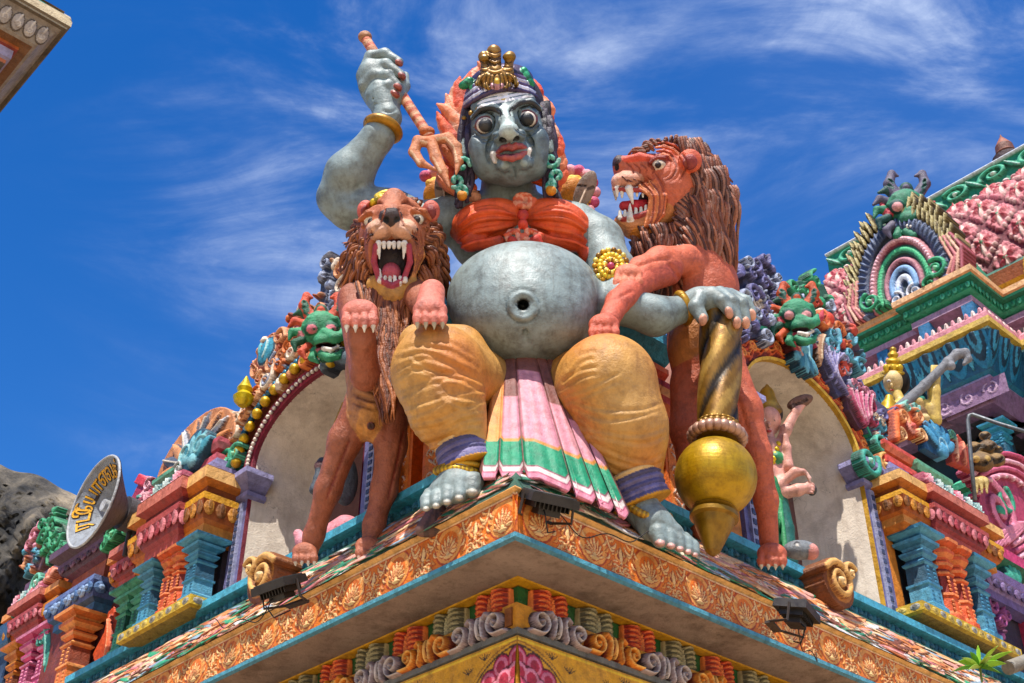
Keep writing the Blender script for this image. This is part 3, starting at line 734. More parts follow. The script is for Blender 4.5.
    t2.T([P(566, 388, 9.2), P(606, 384, 8.65)], [34, 44], OC); t2.T([P(608, 384, 8.6), P(622, 430, 8.75), P(634, 478, 8.95)], [48, 44, 30], OC, k=14)
    L2 = []
    for cy, cx, w, rad, sl in ((412, 612, 46, 47, .05), (436, 620, 43, 45, -.12), (455, 628, 38, 40, .16), (470, 632, 34, 36, .10), (392, 606, 48, 47, .28), (372, 600, 46, 46, .4)):
        L2.append(surfpts(cx, w, [(t, cy + sl * t * 34 + 3 * sin(t * 3 + cy)) for t in np.linspace(-.9, .9, 8)], 8.68, rad))
    def ocol(V, C, F=None):
        n_ = np.sin(V[:, 0] * 5 + V[:, 2] * 2.3) * np.sin(V[:, 2] * 4.1 - V[:, 0] * 2) * .5 + .5
        m_ = (n_ > .72)[:, None]; warm = c('c8702c'); pale = c('d0ac70')
        k_ = np.clip((n_ - .45) / .5, 0, 1)[:, None]
        k2 = np.clip((.5 - n_) / .45, 0, 1)[:, None]; C = C * (1 - k_ * .5) + pale * k_ * .5; return V, C * (1 - k2 * .6) + warm * k2 * .6
    def fold(pts, w=4.5, d=3.2):
        w *= .6; d *= .5; r_ = []
        for k in range(2):
            q_ = [(x + rng.uniform(-3, 3) * k, y + k * rng.uniform(6, 9) + rng.uniform(-1.5, 1.5)) for x, y in pts]; r_ += [(q_, w, d, None), ([(x, y + w * 1.2) for x, y in q_], w * 1.5, -d * .7, None)]
        return r_
    F1_ = []
    for pts in ([(398, 352), (420, 345), (448, 352), (478, 368)], [(394, 372), (420, 360), (446, 366), (484, 384)], [(400, 392), (425, 380), (452, 372), (480, 380)], [(404, 408), (430, 402), (458, 392), (486, 392)],
                [(410, 424), (436, 420), (462, 408), (484, 402)], [(416, 438), (440, 432), (466, 420), (484, 416)], [(430, 340), (452, 344), (474, 356)], [(424, 448), (446, 440), (474, 430)], [(402, 380), (412, 398), (418, 420)], [(436, 380), (456, 398), (478, 400)], [(410, 356), (436, 372), (466, 374)]):
        F1_ += fold(pts)
    sculpt_obj('trouser_leg', [(t1, .0115, carve(F1_, ocol))], 'cloth', root)
    F2_ = []
    for pts in ([(566, 398), (600, 410), (640, 410), (662, 404)], [(576, 424), (606, 432), (640, 436), (664, 428)], [(588, 440), (618, 456), (646, 460), (664, 452)], [(600, 462), (626, 474), (650, 476), (664, 468)], [(560, 384), (580, 372), (598, 366)], [(562, 396), (590, 386), (620, 372)], [(572, 412), (588, 424), (604, 446)], [(566, 372), (578, 356), (596, 350)]):
        F2_ += fold(pts, 4.2, 3.0)
    sculpt_obj('trouser_leg', [(t2, .0115, carve(F2_, ocol))], 'cloth', root)
    # cuffs: violet bands with gold lines
    def cuff(a, b_, r0, r1, name='cuff'):
        s_ = Sculpt(k=2); a = np.array(a, float); b_ = np.array(b_, float)
        for i, (t, dr, cc) in enumerate(((0, 1, 'd8b27a'), (.18, 1.5, '4b4460'), (.38, 2.5, '6c6488'), (.58, 3, '4f4a72'), (.78, 4, '7a7096'), (.95, 5.5, '54507a'), (1.05, 6.5, 'c99238'))):
            p = a + (b_ - a) * t; r = r0 + (r1 - r0) * t + dr
            d = (P(*b_) - P(*a)); d /= np.linalg.norm(d); u = np.cross(d, VIEW[:, 2]); u /= np.linalg.norm(u)
            R = np.stack([u, d, np.cross(u, d)], 1)
            s_.E(P(*p), (r, 6.0 if i < 6 else 3.4, r), cc, R=R, k=2)
        return sculpt_obj(name, [(s_, .011)], 'cloth', root)
    cuff((459, 443, 8.47), (467, 466, 8.5), 25, 24); cuff((630, 478, 8.9), (641, 503, 8.95), 32, 26)
    ak = MB()
    for i in range(26):
        t = -1 + 2 * i / 25; ak.ball(P(461 + 23 * t - 1, 466 + 5 * t * t * 1 + 3 - 5 * t * -.6, 8.5, 24 * math.sqrt(1 - t * t * .96)), .036, ['d9b13c', 'a87f22'][i % 2])
        ak.ball(P(462 + 23 * t, 460 + 5 * t * t + 3, 8.5, 25 * math.sqrt(1 - t * t * .96)), .024, 'c79a30')
    ak.build('anklet', 'gold', root, smooth=True)
    ak = MB()
    for i in range(26):
        t = -1 + 2 * i / 25; ak.ball(P(645 + 24 * t, 508 + 7 * (1 - t * t) - 4 * t * -2.2, 8.92, 22 * math.sqrt(1 - t * t * .96)), .034, ['c99b30', '9c741e'][i % 2])
    ak.build('anklet', 'gold', root, smooth=True)
    # pleated front of the skirt
    NX, NY = 200, 90; V = []; Cs = []
    xs = np.linspace(0, 1, NX); ys = np.linspace(0, 1, NY)
    pk, gn, cm, br, ctr = c('d0919f'), c('2f8f6a'), c('e8c89a'), c('7c4f48'), c('c98b4c')
    tops = [(504, 362), (548, 362)]
    for v in ys:
        for u in xs:
            x0 = 497 + 60 * u; yt = 350
            xb = 479 + (630 - 479) * u; yb = 470 + (22 * max(0, u - .4) / .6) * 1.9
            x = x0 + (xb - x0) * v ** 1.05; y = yt + (yb - yt) * v
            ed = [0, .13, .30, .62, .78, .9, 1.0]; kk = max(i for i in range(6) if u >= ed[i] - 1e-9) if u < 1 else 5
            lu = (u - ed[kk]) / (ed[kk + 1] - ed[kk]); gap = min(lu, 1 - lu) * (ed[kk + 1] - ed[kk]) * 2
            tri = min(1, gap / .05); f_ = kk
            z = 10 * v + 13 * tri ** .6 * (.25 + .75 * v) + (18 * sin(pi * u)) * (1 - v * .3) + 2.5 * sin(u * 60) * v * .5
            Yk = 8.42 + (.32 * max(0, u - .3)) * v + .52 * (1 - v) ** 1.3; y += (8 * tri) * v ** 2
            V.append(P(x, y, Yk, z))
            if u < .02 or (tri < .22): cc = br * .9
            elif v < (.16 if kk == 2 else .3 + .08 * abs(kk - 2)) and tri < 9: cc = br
            elif v > .90: cc = c('d98a9a') if v > .965 else c('a85068') if v > .95 else c('e0d4cc') if v > .92 else c('8e3f58')
            elif v > .70: cc = gn if v > .725 else ctr
            else: cc = pk * .92 + .04 * (1 + sin(u * 60)) * cm
            if u < .14 and .2 < v < .72: cc = c('e09a5e')
            Cs.append(cc)
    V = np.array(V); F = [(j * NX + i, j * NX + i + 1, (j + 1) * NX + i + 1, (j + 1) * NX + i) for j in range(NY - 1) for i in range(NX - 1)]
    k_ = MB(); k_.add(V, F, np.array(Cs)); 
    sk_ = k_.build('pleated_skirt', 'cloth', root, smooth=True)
    md = sk_.modifiers.new('thickness', 'SOLIDIFY'); md.thickness = .03
    # brown under-skirt folds between the legs and beside the left foot
    us = Sculpt(k=3)
    for i in range(13):
        t = i / 12; us.T([P(488 + 64 * t, 366, 8.95), P(470 + 120 * t, 430, 9.0), P(452 + 190 * t, 505 + 30 * t, 9.0 + .2 * t)], [5, 8, 10], ['7b4a40', '60392f', '8d5a48'][i % 3])
    for i in range(7):
        t = i / 6; us.T([P(440 - 6 * t, 500, 8.75), P(422 + 30 * t, 530, 8.7)], [5, 7], ['6e5048', '4d3a36'][i % 2])
    sculpt_obj('under_skirt', [(us, .014)], 'cloth', root)
    return root
guardian()
# ---------------------------------------------------------------- held things
def sceptre():
    r = thing('sceptre', 'red and cream striped sceptre with three curved prongs held in the raised hand', 'sceptre', P(395, 90, 8.65))
    HY = 8.62
    m_ = MB(); pts = []; cs = []
    for i in range(61):
        t = i / 60; pts.append(P(366 + 64 * t, 40 + 98 * t, HY)); cs.append('c4684c' if (i % 4) < 2 else 'dca884')
    m_.tube(pts, .052, cs, n=12); m_.build('shaft', 'paint', r, smooth=True)
    s = Sculpt(k=2); s.E(P(365, 37, HY), (7, 6.4, 7), 'a8744e'); s.E(P(368, 43, HY), (5.5, 3, 5.5), 'b98060')
    s.T([P(372, 50, HY), P(375, 55, HY)], [5.6, 5.4], 'c98a66')
    sculpt_obj('knob', [(s, .008)], 'paint', r)
    s = Sculpt(k=2)
    s.E(P(427, 132, HY), (8, 6, 8), 'b0602f'); s.E(P(430, 141, HY), (9.5, 5, 9), 'c9774c')
    for pts, rr in (([(430, 143), (418, 141), (414, 152), (421, 163), (436, 170)], (5, 5.5, 5.5, 4.5, 1.2)), ([(432, 145), (436, 158), (443, 172), (449, 187)], (6, 6, 5, 1.4)),
                    ([(434, 140), (448, 138), (457, 148), (459, 162), (456, 174)], (5, 5.5, 5.5, 4.5, 1.2))):
        s.T([P(x, y, HY, 2) for x, y in pts], rr, 'c9835c'); s.T([P(x - 2, y, HY, 6) for x, y in pts[:-1]], [v * .35 for v in rr[:-1]], 'e6bd98', k=.6)
    sculpt_obj('prongs', [(s, .009)], 'paint', r)
sceptre()
def mace():
    MY = 9.18
    r = thing('mace', 'golden mace with a large round head standing under the statue\'s lowered hand', 'mace', P(713, 553, MY))
    a, b = P(713, 545, MY), P(722, 318, MY); d = b - a; L = np.linalg.norm(d); d /= L
    u = np.cross(d, [0, 1, 0]); u /= np.linalg.norm(u); w = np.cross(u, d)
    q_ = ps(P(716, 477, MY)); cen = P(716, 477, MY); t0 = (cen - a) @ d
    def Z(y): return float((P(716, y, MY) - a) @ d)
    m_ = MB(); R = 41 * q_
    prof = [(R * sin(t), t0 - R * cos(t) * 1.0) for t in np.linspace(.18, pi - .25, 28)]
    m_.lathe(a, prof, 'b08c22', n=40, ax=u, ay=w, az=d); m_.build('mace_head', 'gold', r, smooth=True)
    m_ = MB(); m_.lathe(a, [(.02, Z(556)), (.06, Z(552)), (.1, Z(541)), (.15, Z(528)), (.17, Z(521)), (.2, Z(519)), (.2, Z(515)), (.16, Z(513)), (.19, Z(511)), (.17, Z(508))], '8d6a1e', n=24, ax=u, ay=w, az=d); m_.build('tip', 'gold', r, smooth=True)
    m_ = MB(); n = 96; nz = 40; z0, z1 = Z(434), Z(318); V = []; C = []
    for i in range(nz):
        for j in range(n):
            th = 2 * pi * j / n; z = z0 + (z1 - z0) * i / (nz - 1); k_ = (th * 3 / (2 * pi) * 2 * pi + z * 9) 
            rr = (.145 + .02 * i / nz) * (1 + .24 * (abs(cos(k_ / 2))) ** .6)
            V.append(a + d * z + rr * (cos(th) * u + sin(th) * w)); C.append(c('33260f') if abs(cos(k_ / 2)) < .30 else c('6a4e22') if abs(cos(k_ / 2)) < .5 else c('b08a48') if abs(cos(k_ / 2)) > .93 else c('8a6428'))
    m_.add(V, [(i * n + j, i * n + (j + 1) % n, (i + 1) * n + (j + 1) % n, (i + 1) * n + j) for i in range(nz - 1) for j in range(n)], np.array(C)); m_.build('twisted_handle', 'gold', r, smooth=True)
    m_ = MB()
    for k_, (R_, y, rr, cc) in enumerate(((25, 437, .055, 'b58f7c'), (21, 430, .035, '8e6a34'), (19, 426, .03, 'a37c38'))):
        for j in range(22):
            th = 2 * pi * j / 22; m_.ball(a + d * Z(y) + R_ * q_ * (cos(th) * u + sin(th) * w), rr, cc)
    m_.lathe(a, [(.23, Z(441)), (.24, Z(436)), (.16, Z(431)), (.19, Z(426)), (.15, Z(421))], '8c6a2c', n=24, ax=u, ay=w, az=d)
    m_.build('collar', 'gold', r, smooth=True)
mace()
# ================================================================ lions
def locks(m_, lst, cols, n=5):
    lst = [q for q in lst]
    for p0, p1, p2, r in lst:
        p0, p1, p2 = map(np.asarray, (p0, p1, p2)); base = np.linalg.norm(p2 - p0)
        side = np.cross(p2 - p0, VIEW[:, 2]); side /= np.linalg.norm(side) + 1e-9; cl_ = rng.integers(len(cols)); q2 = p0 + (p2 - p0) * 1.45 + (p2 - p1) * .2
        for j in range(4):
            t = np.linspace(0, 1, 9)[:, None]; o_ = side * (j - 1.5) * r * .6 + VIEW[:, 2] * r * (.35 if j in (1, 2) else 0); e = q2 + side * rng.normal() * r * .7 + VIEW[:, 2] * rng.uniform(-.5, .5) * r
            pts = (1 - t) ** 2 * (p0 + o_) + 2 * t * (1 - t) * (p1 + o_) + t * t * e
            pts = pts + side * (np.sin(t * 1.6 * pi + cl_) * r * .55)
            m_.tube(pts, r * .46 * np.sin(pi * (np.linspace(.22, .985, 9))) ** .6, cols[(cl_ + (j % 2)) % len(cols)], n=n, ax=VIEW[:, 2], flat=.85)
def paw(s, Pf, cx, cy, w, col, claw='ece6d8', z=0, dirx=0, down=1.0, k=2, n=4):
    """Pf(x,y,z) -> point. toes hang at the lower side"""
    s.E(Pf(cx, cy - 4, z), (w * .5, w * .38, w * .42), col, k=4)
    for i in range(n):
        t = (i - (n - 1) / 2) / ((n - 1) / 2); x = cx + t * w * .36; zz = z + w * .3 * (1 - .25 * t * t)
        s.T([Pf(x - t, cy - w * .18, zz - w * .06), Pf(x, cy + w * .1, zz), Pf(x + dirx * .5, cy + w * .2, zz)], [w * .12, w * .145, w * .12], col, k=1.2)
        s.T([Pf(x + dirx * .5, cy + w * .24, zz + 1), Pf(x + dirx, cy + w * .42, zz - 1)], [w * .075, w * .018], claw, k=.4)
def lion_front():
    root = thing('lion_statue', 'brown maned lion statue rearing at the left knee, jaws wide open to the front', 'lion statue', P(350, 545, 9.5))
    Yh = 8.75; D0 = ps(P(392, 245, Yh)) * FPX; PX = D0 / FPX
    def H(x, y, z=0):
        d = ray(x, y); return CAM + d * ((D0 + .25 * (245 - y) * PX - z * PX) / (d @ FW))
    s = Sculpt(k=5); T_ = 'b87050'; G = 'c89450'
    s.E(H(395, 238, 0), (36, 44, 34), T_, k=8)
    s.E(H(392, 222, 26), (20, 20, 22), T_, k=7)                     # muzzle
    s.T([H(394, 200, 24), H(391, 214, 40)], [12, 11], T_, k=6)
    s.E(H(391, 217, 47), (11, 9, 7), '3a2a28', k=3); s.E(H(386, 220, 52), (2.6, 3, 3), '120c0c', k=1, op='s'); s.E(H(397, 220, 52), (2.6, 3, 3), '120c0c', k=1, op='s')
    s.E(H(379, 230, 40), (12, 10, 12), 'd9a98c', k=5); s.E(H(404, 230, 40), (12, 10, 12), 'd9a98c', k=5)
    s.E(H(412, 245, 20), (12, 30, 20), T_, k=6); s.E(H(372, 247, 20), (9, 28, 18), T_, k=6)
    s.T([H(376, 285, 24), H(393, 296, 30), H(408, 284, 24)], [10, 12, 10], G, k=6)
    s.T([H(417, 232, 30), H(420, 255, 28), H(410, 280, 28)], [4, 4.5, 4], 'd98f50', k=4)
    # open mouth
    s.E(H(393, 262, 40), (20, 24, 34), '4a1a1c', k=2, op='s')
    s.E(H(392, 262, 26), (14, 20, 8), '1d0b0d', k=1)
    s.T([H(376, 246, 44), H(374, 262, 40), H(379, 279, 38), H(392, 286, 41), H(404, 279, 38), H(410, 262, 40), H(409, 246, 44)], [3, 3, 3, 3, 3, 3, 3], 'a8404c', k=1.5)
    s.E(H(391, 274, 32), (10, 11, 10), 'b2525a', k=2)
    s.T([H(391, 262, 42), H(391, 276, 42)], [.7, .7], None, k=2, op='s')
    for x in (384, 389, 394, 399): s.T([H(x, 243, 45), H(x, 247.5, 45)], [2.4, 1.9], 'efe9dc', k=.4)
    for x in (378.5, 404.5): s.T([H(x, 243, 44), H(x + (1 if x < 390 else -1), 259, 43)], [3.1, .8], 'f0eadd', k=.4)
    for x, dx in ((380, 0), (405, 0)): s.T([H(x, 281, 39), H(x, 269, 39)], [2.8, .8], 'f0eadd', k=.4)
    for x in (385, 390, 395, 400): s.T([H(x, 283, 40), H(x, 277, 40)], [2.1, 1.6], 'efe9dc', k=.4)
    # eyes
    for x, y in ((417, 219.5), (371, 222)):
        s.E(H(x, y, 26), (9, 7, 6), '8d5236', k=2); s.E(H(x, y, 30), (6.5, 5, 5), 'ece0c8', k=.5); s.E(H(x, y, 34), (3.2, 3.4, 3), '2a1a14', k=.4)
        s.T([H(x - 11, y - 2, 30), H(x - 3, y - 9, 34), H(x + 7, y - 8, 31), H(x + 13, y, 24)], [2.6, 3.4, 3.2, 2], 'b0643e', k=1.5)
        s.T([H(x - 9, y + 5, 28), H(x, y + 9, 30), H(x + 9, y + 6, 27)], [1.6, 2, 1.6], 'b0643e', k=1.5)
    for x, s_ in ((431, 1), (366, -1)): s.E(H(x, 211, 10), (9, 11, 7), 'cf6a5a', k=2); s.E(H(x, 212, 16), (5, 7, 4), '8a3a34', k=1)
    for i in range(4):
        s.T([H(376 - i * 2, 226 + i * 4, 50), H(366, 230 + i * 5, 40)], [.6, .6], '3d241c', k=.4); s.T([H(406 + i * 2, 226 + i * 4, 50), H(418, 230 + i * 5, 38)], [.6, .6], '3d241c', k=.4)
    LC_ = []
    for s_, cx in ((1, 394), (-1, 390)):
        for i in range(4): LC_.append(([(cx + s_ * (7 + i * 2), 204 - i * 1.5), (cx + s_ * (15 + i * 3), 202 + i * 2), (cx + s_ * (24 + i * 1.5), 208 + i * 2)], 1.3, 1.3, '8a4a30'))
        for i in range(4): LC_.append(([(cx + s_ * (19 + i * 2.6), 230), (cx + s_ * (24 + i * 2), 250), (cx + s_ * (20 + i * 2), 274)], 1.4, 1.5, '9a5434'))
        for i in range(3): LC_.append(([(cx + s_ * (6 + i * 3), 224 + i), (cx + s_ * (13 + i * 2), 229), (cx + s_ * 20, 236 + i * 2)], 1.0, .8, None))
        LC_.append(([(cx + s_ * 5, 208), (cx + s_ * 8, 218), (cx + s_ * 10, 226)], 1.5, 1.6, '8a4a30'))
    # body
    bd = Sculpt(k=10); BC = 'b07c54'; LC = '9c5c44'
    bd.E(P(378, 330, 9.15), (28, 42, 30), BC); bd.T([P(380, 320, 9.1), P(376, 372, 9.2), P(374, 412, 9.25)], [34, 28, 26], BC)
    bd.E(P(372, 418, 9.28, 6), (16, 24, 24), 'c48a50', k=8)
    bd.T([P(362, 408, 9.3), P(345, 440, 9.4), P(328, 490, 9.6), P(314, 535, 9.8), P(309, 552, 9.85)], [19, 16, 12.5, 9.5, 9], LC, k=8)
    bd.T([P(390, 408, 9.25), P(391, 445, 9.3), P(384, 490, 9.45), P(374, 525, 9.5), P(370, 545, 9.5)], [19, 15, 12.5, 10, 9], LC, k=8)
    bd.E(P(371, 426, 9.28, 30), (4.5, 4.5, 3), '8d4a32', k=2); bd.E(P(371, 426, 9.28, 33), (1.8, 1.8, 2.5), '42221c', k=1, op='s')
    bd.T([P(373, 440, 9.3, 26), P(372, 455, 9.3, 20)], [2.5, 2.5], None, k=5, op='s')
    for y in (388, 396, 404): bd.T([P(358, y, 9.2, 20), P(375, y + 4, 9.2, 27), P(392, y, 9.2, 20)], [.8, 1.2, .8], None, k=3, op='s')
    # raised forelimb in front of the chest, other forelimb to the knee
    bd.T([P(355, 300, 9.0), P(366, 375, 8.75)], [18, 15], LC, k=8)
    bd.T([P(366, 376, 8.72), P(362, 340, 8.45), P(360, 320, 8.35)], [14.5, 13, 14], LC, k=5)
    bd.T([P(410, 290, 8.9), P(424, 305, 8.55), P(430, 310, 8.3)], [16, 13, 13], LC, k=6)
    fp = Sculpt(k=3)
    paw(fp, lambda x, y, z=0: P(x, y, 8.33, z), 360, 317, 37, 'cf7a68'); paw(fp, lambda x, y, z=0: P(x, y, 8.0, z), 430, 315, 35, 'cf7a68', claw='b8ac94')
    fp.T([P(432, 292, 8.2), P(430, 306, 8.05)], [13, 14], 'cf7a68', k=4)
    ft = Sculpt(k=3)
    paw(ft, lambda x, y, z=0: P(x, y, 9.8, z), 305, 556, 26, 'b06a50'); paw(ft, lambda x, y, z=0: P(x, y, 9.45, z), 368, 550, 26, 'b06a50')
    # mane base in the same body
    mb = Sculpt(k=8); MC = '6a3f2c'
    mb.E(H(398, 249, -28), (38, 47, 34), MC); mb.T([P(392, 285, 9.0, -4), P(385, 325, 8.98, 4), P(386, 362, 9.05, 6)], [34, 22, 10], MC)
    BL_ = [([(352, 392), (372, 400), (394, 394)], 2.2, 1.8, None), ([(350, 400), (372, 408), (396, 402)], 2.2, 1.6, None), ([(348, 412), (358, 420), (362, 436)], 2.5, 2, None), ([(398, 412), (388, 424), (384, 440)], 2.5, 2, None), ([(350, 440), (338, 470), (326, 500)], 2, 1.4, '8a4030'), ([(404, 430), (398, 460), (388, 500)], 2, 1.4, '8a4030'), ([(372, 445), (371, 458)], 2, 1.5, None)]
    sculpt_obj('body', [(bd, .013, carve(BL_)), (s, .008, carve(LC_)), (fp, .009), (ft, .011)], 'lion', root)
    m_ = MB(); m_.raw(mb.mesh(.02)); cols = ['a0613c', '7a442a', 'b8744a', '5f3420', '8a4f32']
    L = []
    for ring_, (ra, rb, z0, n, ln) in enumerate(((32, 40, 18, 30, 18), (38, 43, 6, 36, 22), (43, 47, -8, 40, 24), (46, 50, -24, 40, 24))):
        for i in range(n):
            a = 2 * pi * (i + .5 * (ring_ % 2)) / n + rng.uniform(-.06, .06)
            if ring_ == 0 and sin(a) < -.55: pass
            kk = (.84 if sin(a) > 0 else .94); ln_ = ln * (.75 if sin(a) > -.2 else 1); px, py = 396 + ra * kk * cos(a), 247 - rb * (.94 if sin(a) > 0 else 1) * sin(a)
            down = .75; tx, ty = px + cos(a) * ln_ * .34 + rng.uniform(-4, 4), py - sin(a) * ln_ * .42 + ln_ * (.35 + .3 * (1 - sin(a)))
            if a < pi and 0: pass
            L.append((H(px, py, z0), H((px + tx) / 2 + cos(a) * 7, (py + ty) / 2 - sin(a) * 6, z0 + 2), H(tx, ty, z0 - 12), rng.uniform(3.4, 5.2) * PX))
    for row in range(8):
        for i in range(11):
            t = -1 + 2 * i / 10; w = 33 - row * 3.6; x = 388 + w * t + rng.uniform(-3, 3); y = 290 + row * 13 + rng.uniform(-4, 4) + 4 * t * t
            z = 38 * math.sqrt(max(0, 1 - t * t * .9)) - row * .6 + 10
            L.append((P(x, y - 12, 9.0, z - 2), P(x + 2 * t, y + 4, 9.0, z + 3), P(x - t * 3, y + 20, 9.0, z - 3), rng.uniform(3.2, 4.8) * PX))
    locks(m_, L, cols); m_.build('mane', 'lion', root, smooth=True)
    g = Sculpt(k=1.5)
    for i in range(9):
        t = -1 + i / 4; g.E(H(388 + 15 * t, 198 + 5 * t * t, 14), (3.6, 4.6, 4), ['cfae3e', '8d7a2c'][i % 2]); g.E(H(388 + 11 * t, 193 + 4 * t * t, 10), (3.2, 3.6, 4), 'd8bc52')
    sculpt_obj('headdress', [(g, .009)], 'gold', root)
lion_front()
def lion_side():
    root = thing('lion_statue', 'orange lion statue rearing behind the golden mace, roaring head in profile', 'lion statue', P(740, 545, 9.8))
    Yh = 9.25; D0 = ps(P(660, 200, Yh)) * FPX; PX = D0 / FPX
    def H(x, y, z=0):
        d = ray(x, y); return CAM + d * ((D0 + .25 * (200 - y) * PX - z * PX) / (d @ FW))
    s = Sculpt(k=5); T_ = 'c4694e'; G = 'cc8858'
    s.E(H(672, 190, 0), (30, 36, 28), T_, k=8)
    s.T([H(668, 172, 2), H(646, 170, 4), H(626, 172, 4)], [20, 15, 12], T_, k=6)
    s.E(H(622, 166, 5), (9, 10, 11), T_, k=4)
    s.E(H(619, 163, 6), (6.5, 8, 10), '4a3432', k=2); s.E(H(617, 167, 13), (2, 3, 2), '140d0d', k=.8, op='s')
    s.E(H(628, 180, 10), (14, 8.5, 14), 'e0a58c', k=4); s.E(H(617, 182, 8), (6, 7, 10), 'dcae9c', k=3)
    s.T([H(668, 205, 4), H(650, 222, 4), H(632, 226, 4), H(622, 222, 4)], [17, 13, 11, 8], G, k=6)
    s.E(H(645, 231, 2), (20, 10, 14), 'd98a3e', k=5)
    # mouth cavity
    for p, r in (((624, 203, 4), (14, 12, 26)), ((640, 202, 4), (14, 12, 26)), ((652, 199, 6), (7, 8, 20))): s.E(H(*p), r, '3a1014', k=2, op='s')
    s.T([H(648, 206, 2), H(634, 207, 6), H(624, 206, 6)], [7, 7, 5], 'c43840', k=2)
    s.E(H(652, 202, -6), (14, 14, 5), '1a090b', k=1)
    # lips
    s.T([H(615, 189, 14), H(628, 190, 18), H(642, 190, 18), H(653, 194, 17), H(657, 203, 16), H(650, 211, 17), H(638, 216, 17), H(622, 219, 14)], [2.2, 2.4, 2.4, 2.4, 2.4, 2.4, 2.4, 2.2], 'a8423a', k=1)
    for x, y, h, r in ((617, 189, 7, 2.6), (622, 190, 7, 2.6), (637, 190, 6, 2.4), (643, 191, 6, 2.2)): s.T([H(x, y - 1, 15), H(x, y + h, 15)], [r, r * .5], 'efe9dc', k=.3)
    s.T([H(629, 189, 18), H(633, 204, 16)], [4.4, .9], 'f2ecdf', k=.3); s.T([H(615, 188, 4), H(616, 200, 4)], [3.6, .9], 'f2ecdf', k=.3)
    for x, y in ((620, 217), (625, 217), (636, 215), (641, 214), (646, 212)): s.T([H(x, y + 1, 14), H(x, y - 6, 14)], [2.5, 1.6], 'efe9dc', k=.3)
    s.T([H(630, 218, 16), H(630, 204, 15)], [3.6, .9], 'f2ecdf', k=.3)
    # cheek folds
    for i in range(4):
        s.T([H(655 - i * 5, 180 + i * 2, 22 - i), H(664 - i * 4, 196, 27 - i * 2), H(662 - i * 4, 214, 24 - i * 2), H(654 - i * 3, 226, 20)], [2, 3.4, 3.2, 1.4], ['d6754c', 'e08a58'][i % 2], k=1.6)
    # eye with ringed brow
    s.E(H(660, 165, 22), (8.5, 6.5, 5), '7a3d2c', k=1.5); s.E(H(659, 165, 25), (6.5, 4.8, 4), 'ecdcc4', k=.4); s.E(H(658, 165, 28.5), (3, 3.2, 2.6), '2a1612', k=.3)
    s.T([H(650, 163, 24), H(657, 157, 27), H(666, 157, 26), H(672, 164, 22)], [1.8, 2.6, 2.6, 1.6], '8c2f22', k=.8)
    for i in range(4):
        r = 12 + i * 4.2; pts = []
        for a in np.linspace(1.9, -1.6, 9): pts.append(H(662 + r * cos(a), 166 - r * .95 * sin(a), 24 - i * 2.6))
        s.T(pts, [1.2] + [2.1] * 7 + [1], ['d87852', 'c4573c'][i % 2], k=1.2)
    s.T([H(625, 160, 14), H(640, 157, 18), H(652, 158, 22)], [4, 4, 3], 'd85a44', k=3)
    for i in range(5): s.T([H(622 + 3 * i, 176 + 2 * i % 5, 23), H(628 + 3 * i, 182, 24)], [.5, .5], '5a2a22', k=.3)
    s.E(H(690, 161, 30), (12, 12, 7), 'd5674a', k=2); s.E(H(690, 162, 37), (7.5, 8, 4), '8e3a34', k=.8)
    LC_ = []
    for i in range(4):
        r = 12 + i * 4.6; LC_.append(([(660 + r * cos(t) + rng.uniform(-.6, .6), 166 - r * (.95 - .04 * i) * sin(t)) for t in np.linspace(2.1 - .1 * i, -1.5 + .25 * i, 9)], 1.6, 1.5, '8f4430' if i % 2 else None))
    for i in range(6): LC_.append(([(654 - i * 4, 172 + i * 2), (664 - i * 3, 190 + i), (664 - i * 3, 208 + i * 2), (656 - i * 2, 224 + i * 2)], 1.7, 1.8, None if i % 2 else '9a4a34'))
    for i in range(4): LC_.append(([(626 + i * 7, 162 + i), (632 + i * 7, 168), (634 + i * 6, 174)], 1.2, 1.0, '96432c'))
    for i in range(3): LC_.append(([(640, 226 + i * 3), (628, 229 + i * 3), (620, 225 + i * 3)], 1.3, 1.0, None))
    bd = Sculpt(k=10); BC = 'c06448'
    bd.T([P(690, 240, 9.6), P(700, 290, 9.65), P(704, 345, 9.7), P(708, 392, 9.75)], [38, 36, 34, 30], BC)
    bd.E(P(690, 262, 9.45), (28, 22, 24), BC)
    bd.E(P(698, 350, 9.6), (25, 45, 24), 'cf8a54', k=12)
    bd.T([P(725, 365, 9.7), P(742, 410, 9.75), P(757, 455, 9.85), P(766, 500, 10.0), P(769, 542, 10.1)], [20, 19, 14, 11, 9.5], BC, k=8)
    bd.T([P(690, 385, 9.7), P(688, 430, 9.75), P(692, 480, 9.9), P(700, 530, 10.0)], [20, 17, 12, 10], BC, k=8)
    # forelimbs
    bd.T([P(686, 262, 9.3), P(660, 262, 9.1), P(640, 270, 8.95), P(630, 278, 8.9)], [17, 15, 12.5, 11], 'cc6c50', k=6)
    bd.T([P(668, 272, 9.15), P(640, 283, 8.95)], [14, 12], 'bc5a44', k=6)
    bd.T([P(640, 283, 8.95), P(618, 302, 8.72), P(609, 320, 8.56)], [14, 12, 10.5], 'c8644c', k=5)
    pf = Sculpt(k=3)
    paw(pf, lambda x, y, z=0: P(x, y, 8.85, z), 628, 279, 30, 'de8468', claw='c9c2a2', dirx=-3, z=2)
    paw(pf, lambda x, y, z=0: P(x, y, 8.5, z), 604, 329, 31, 'c8644c', claw='efe9dc', dirx=-1, z=4)
    pb = Sculpt(k=3); paw(pb, lambda x, y, z=0: P(x, y, 10.0, z), 772, 558, 30, 'b9624a', claw='d8ccb8'); 
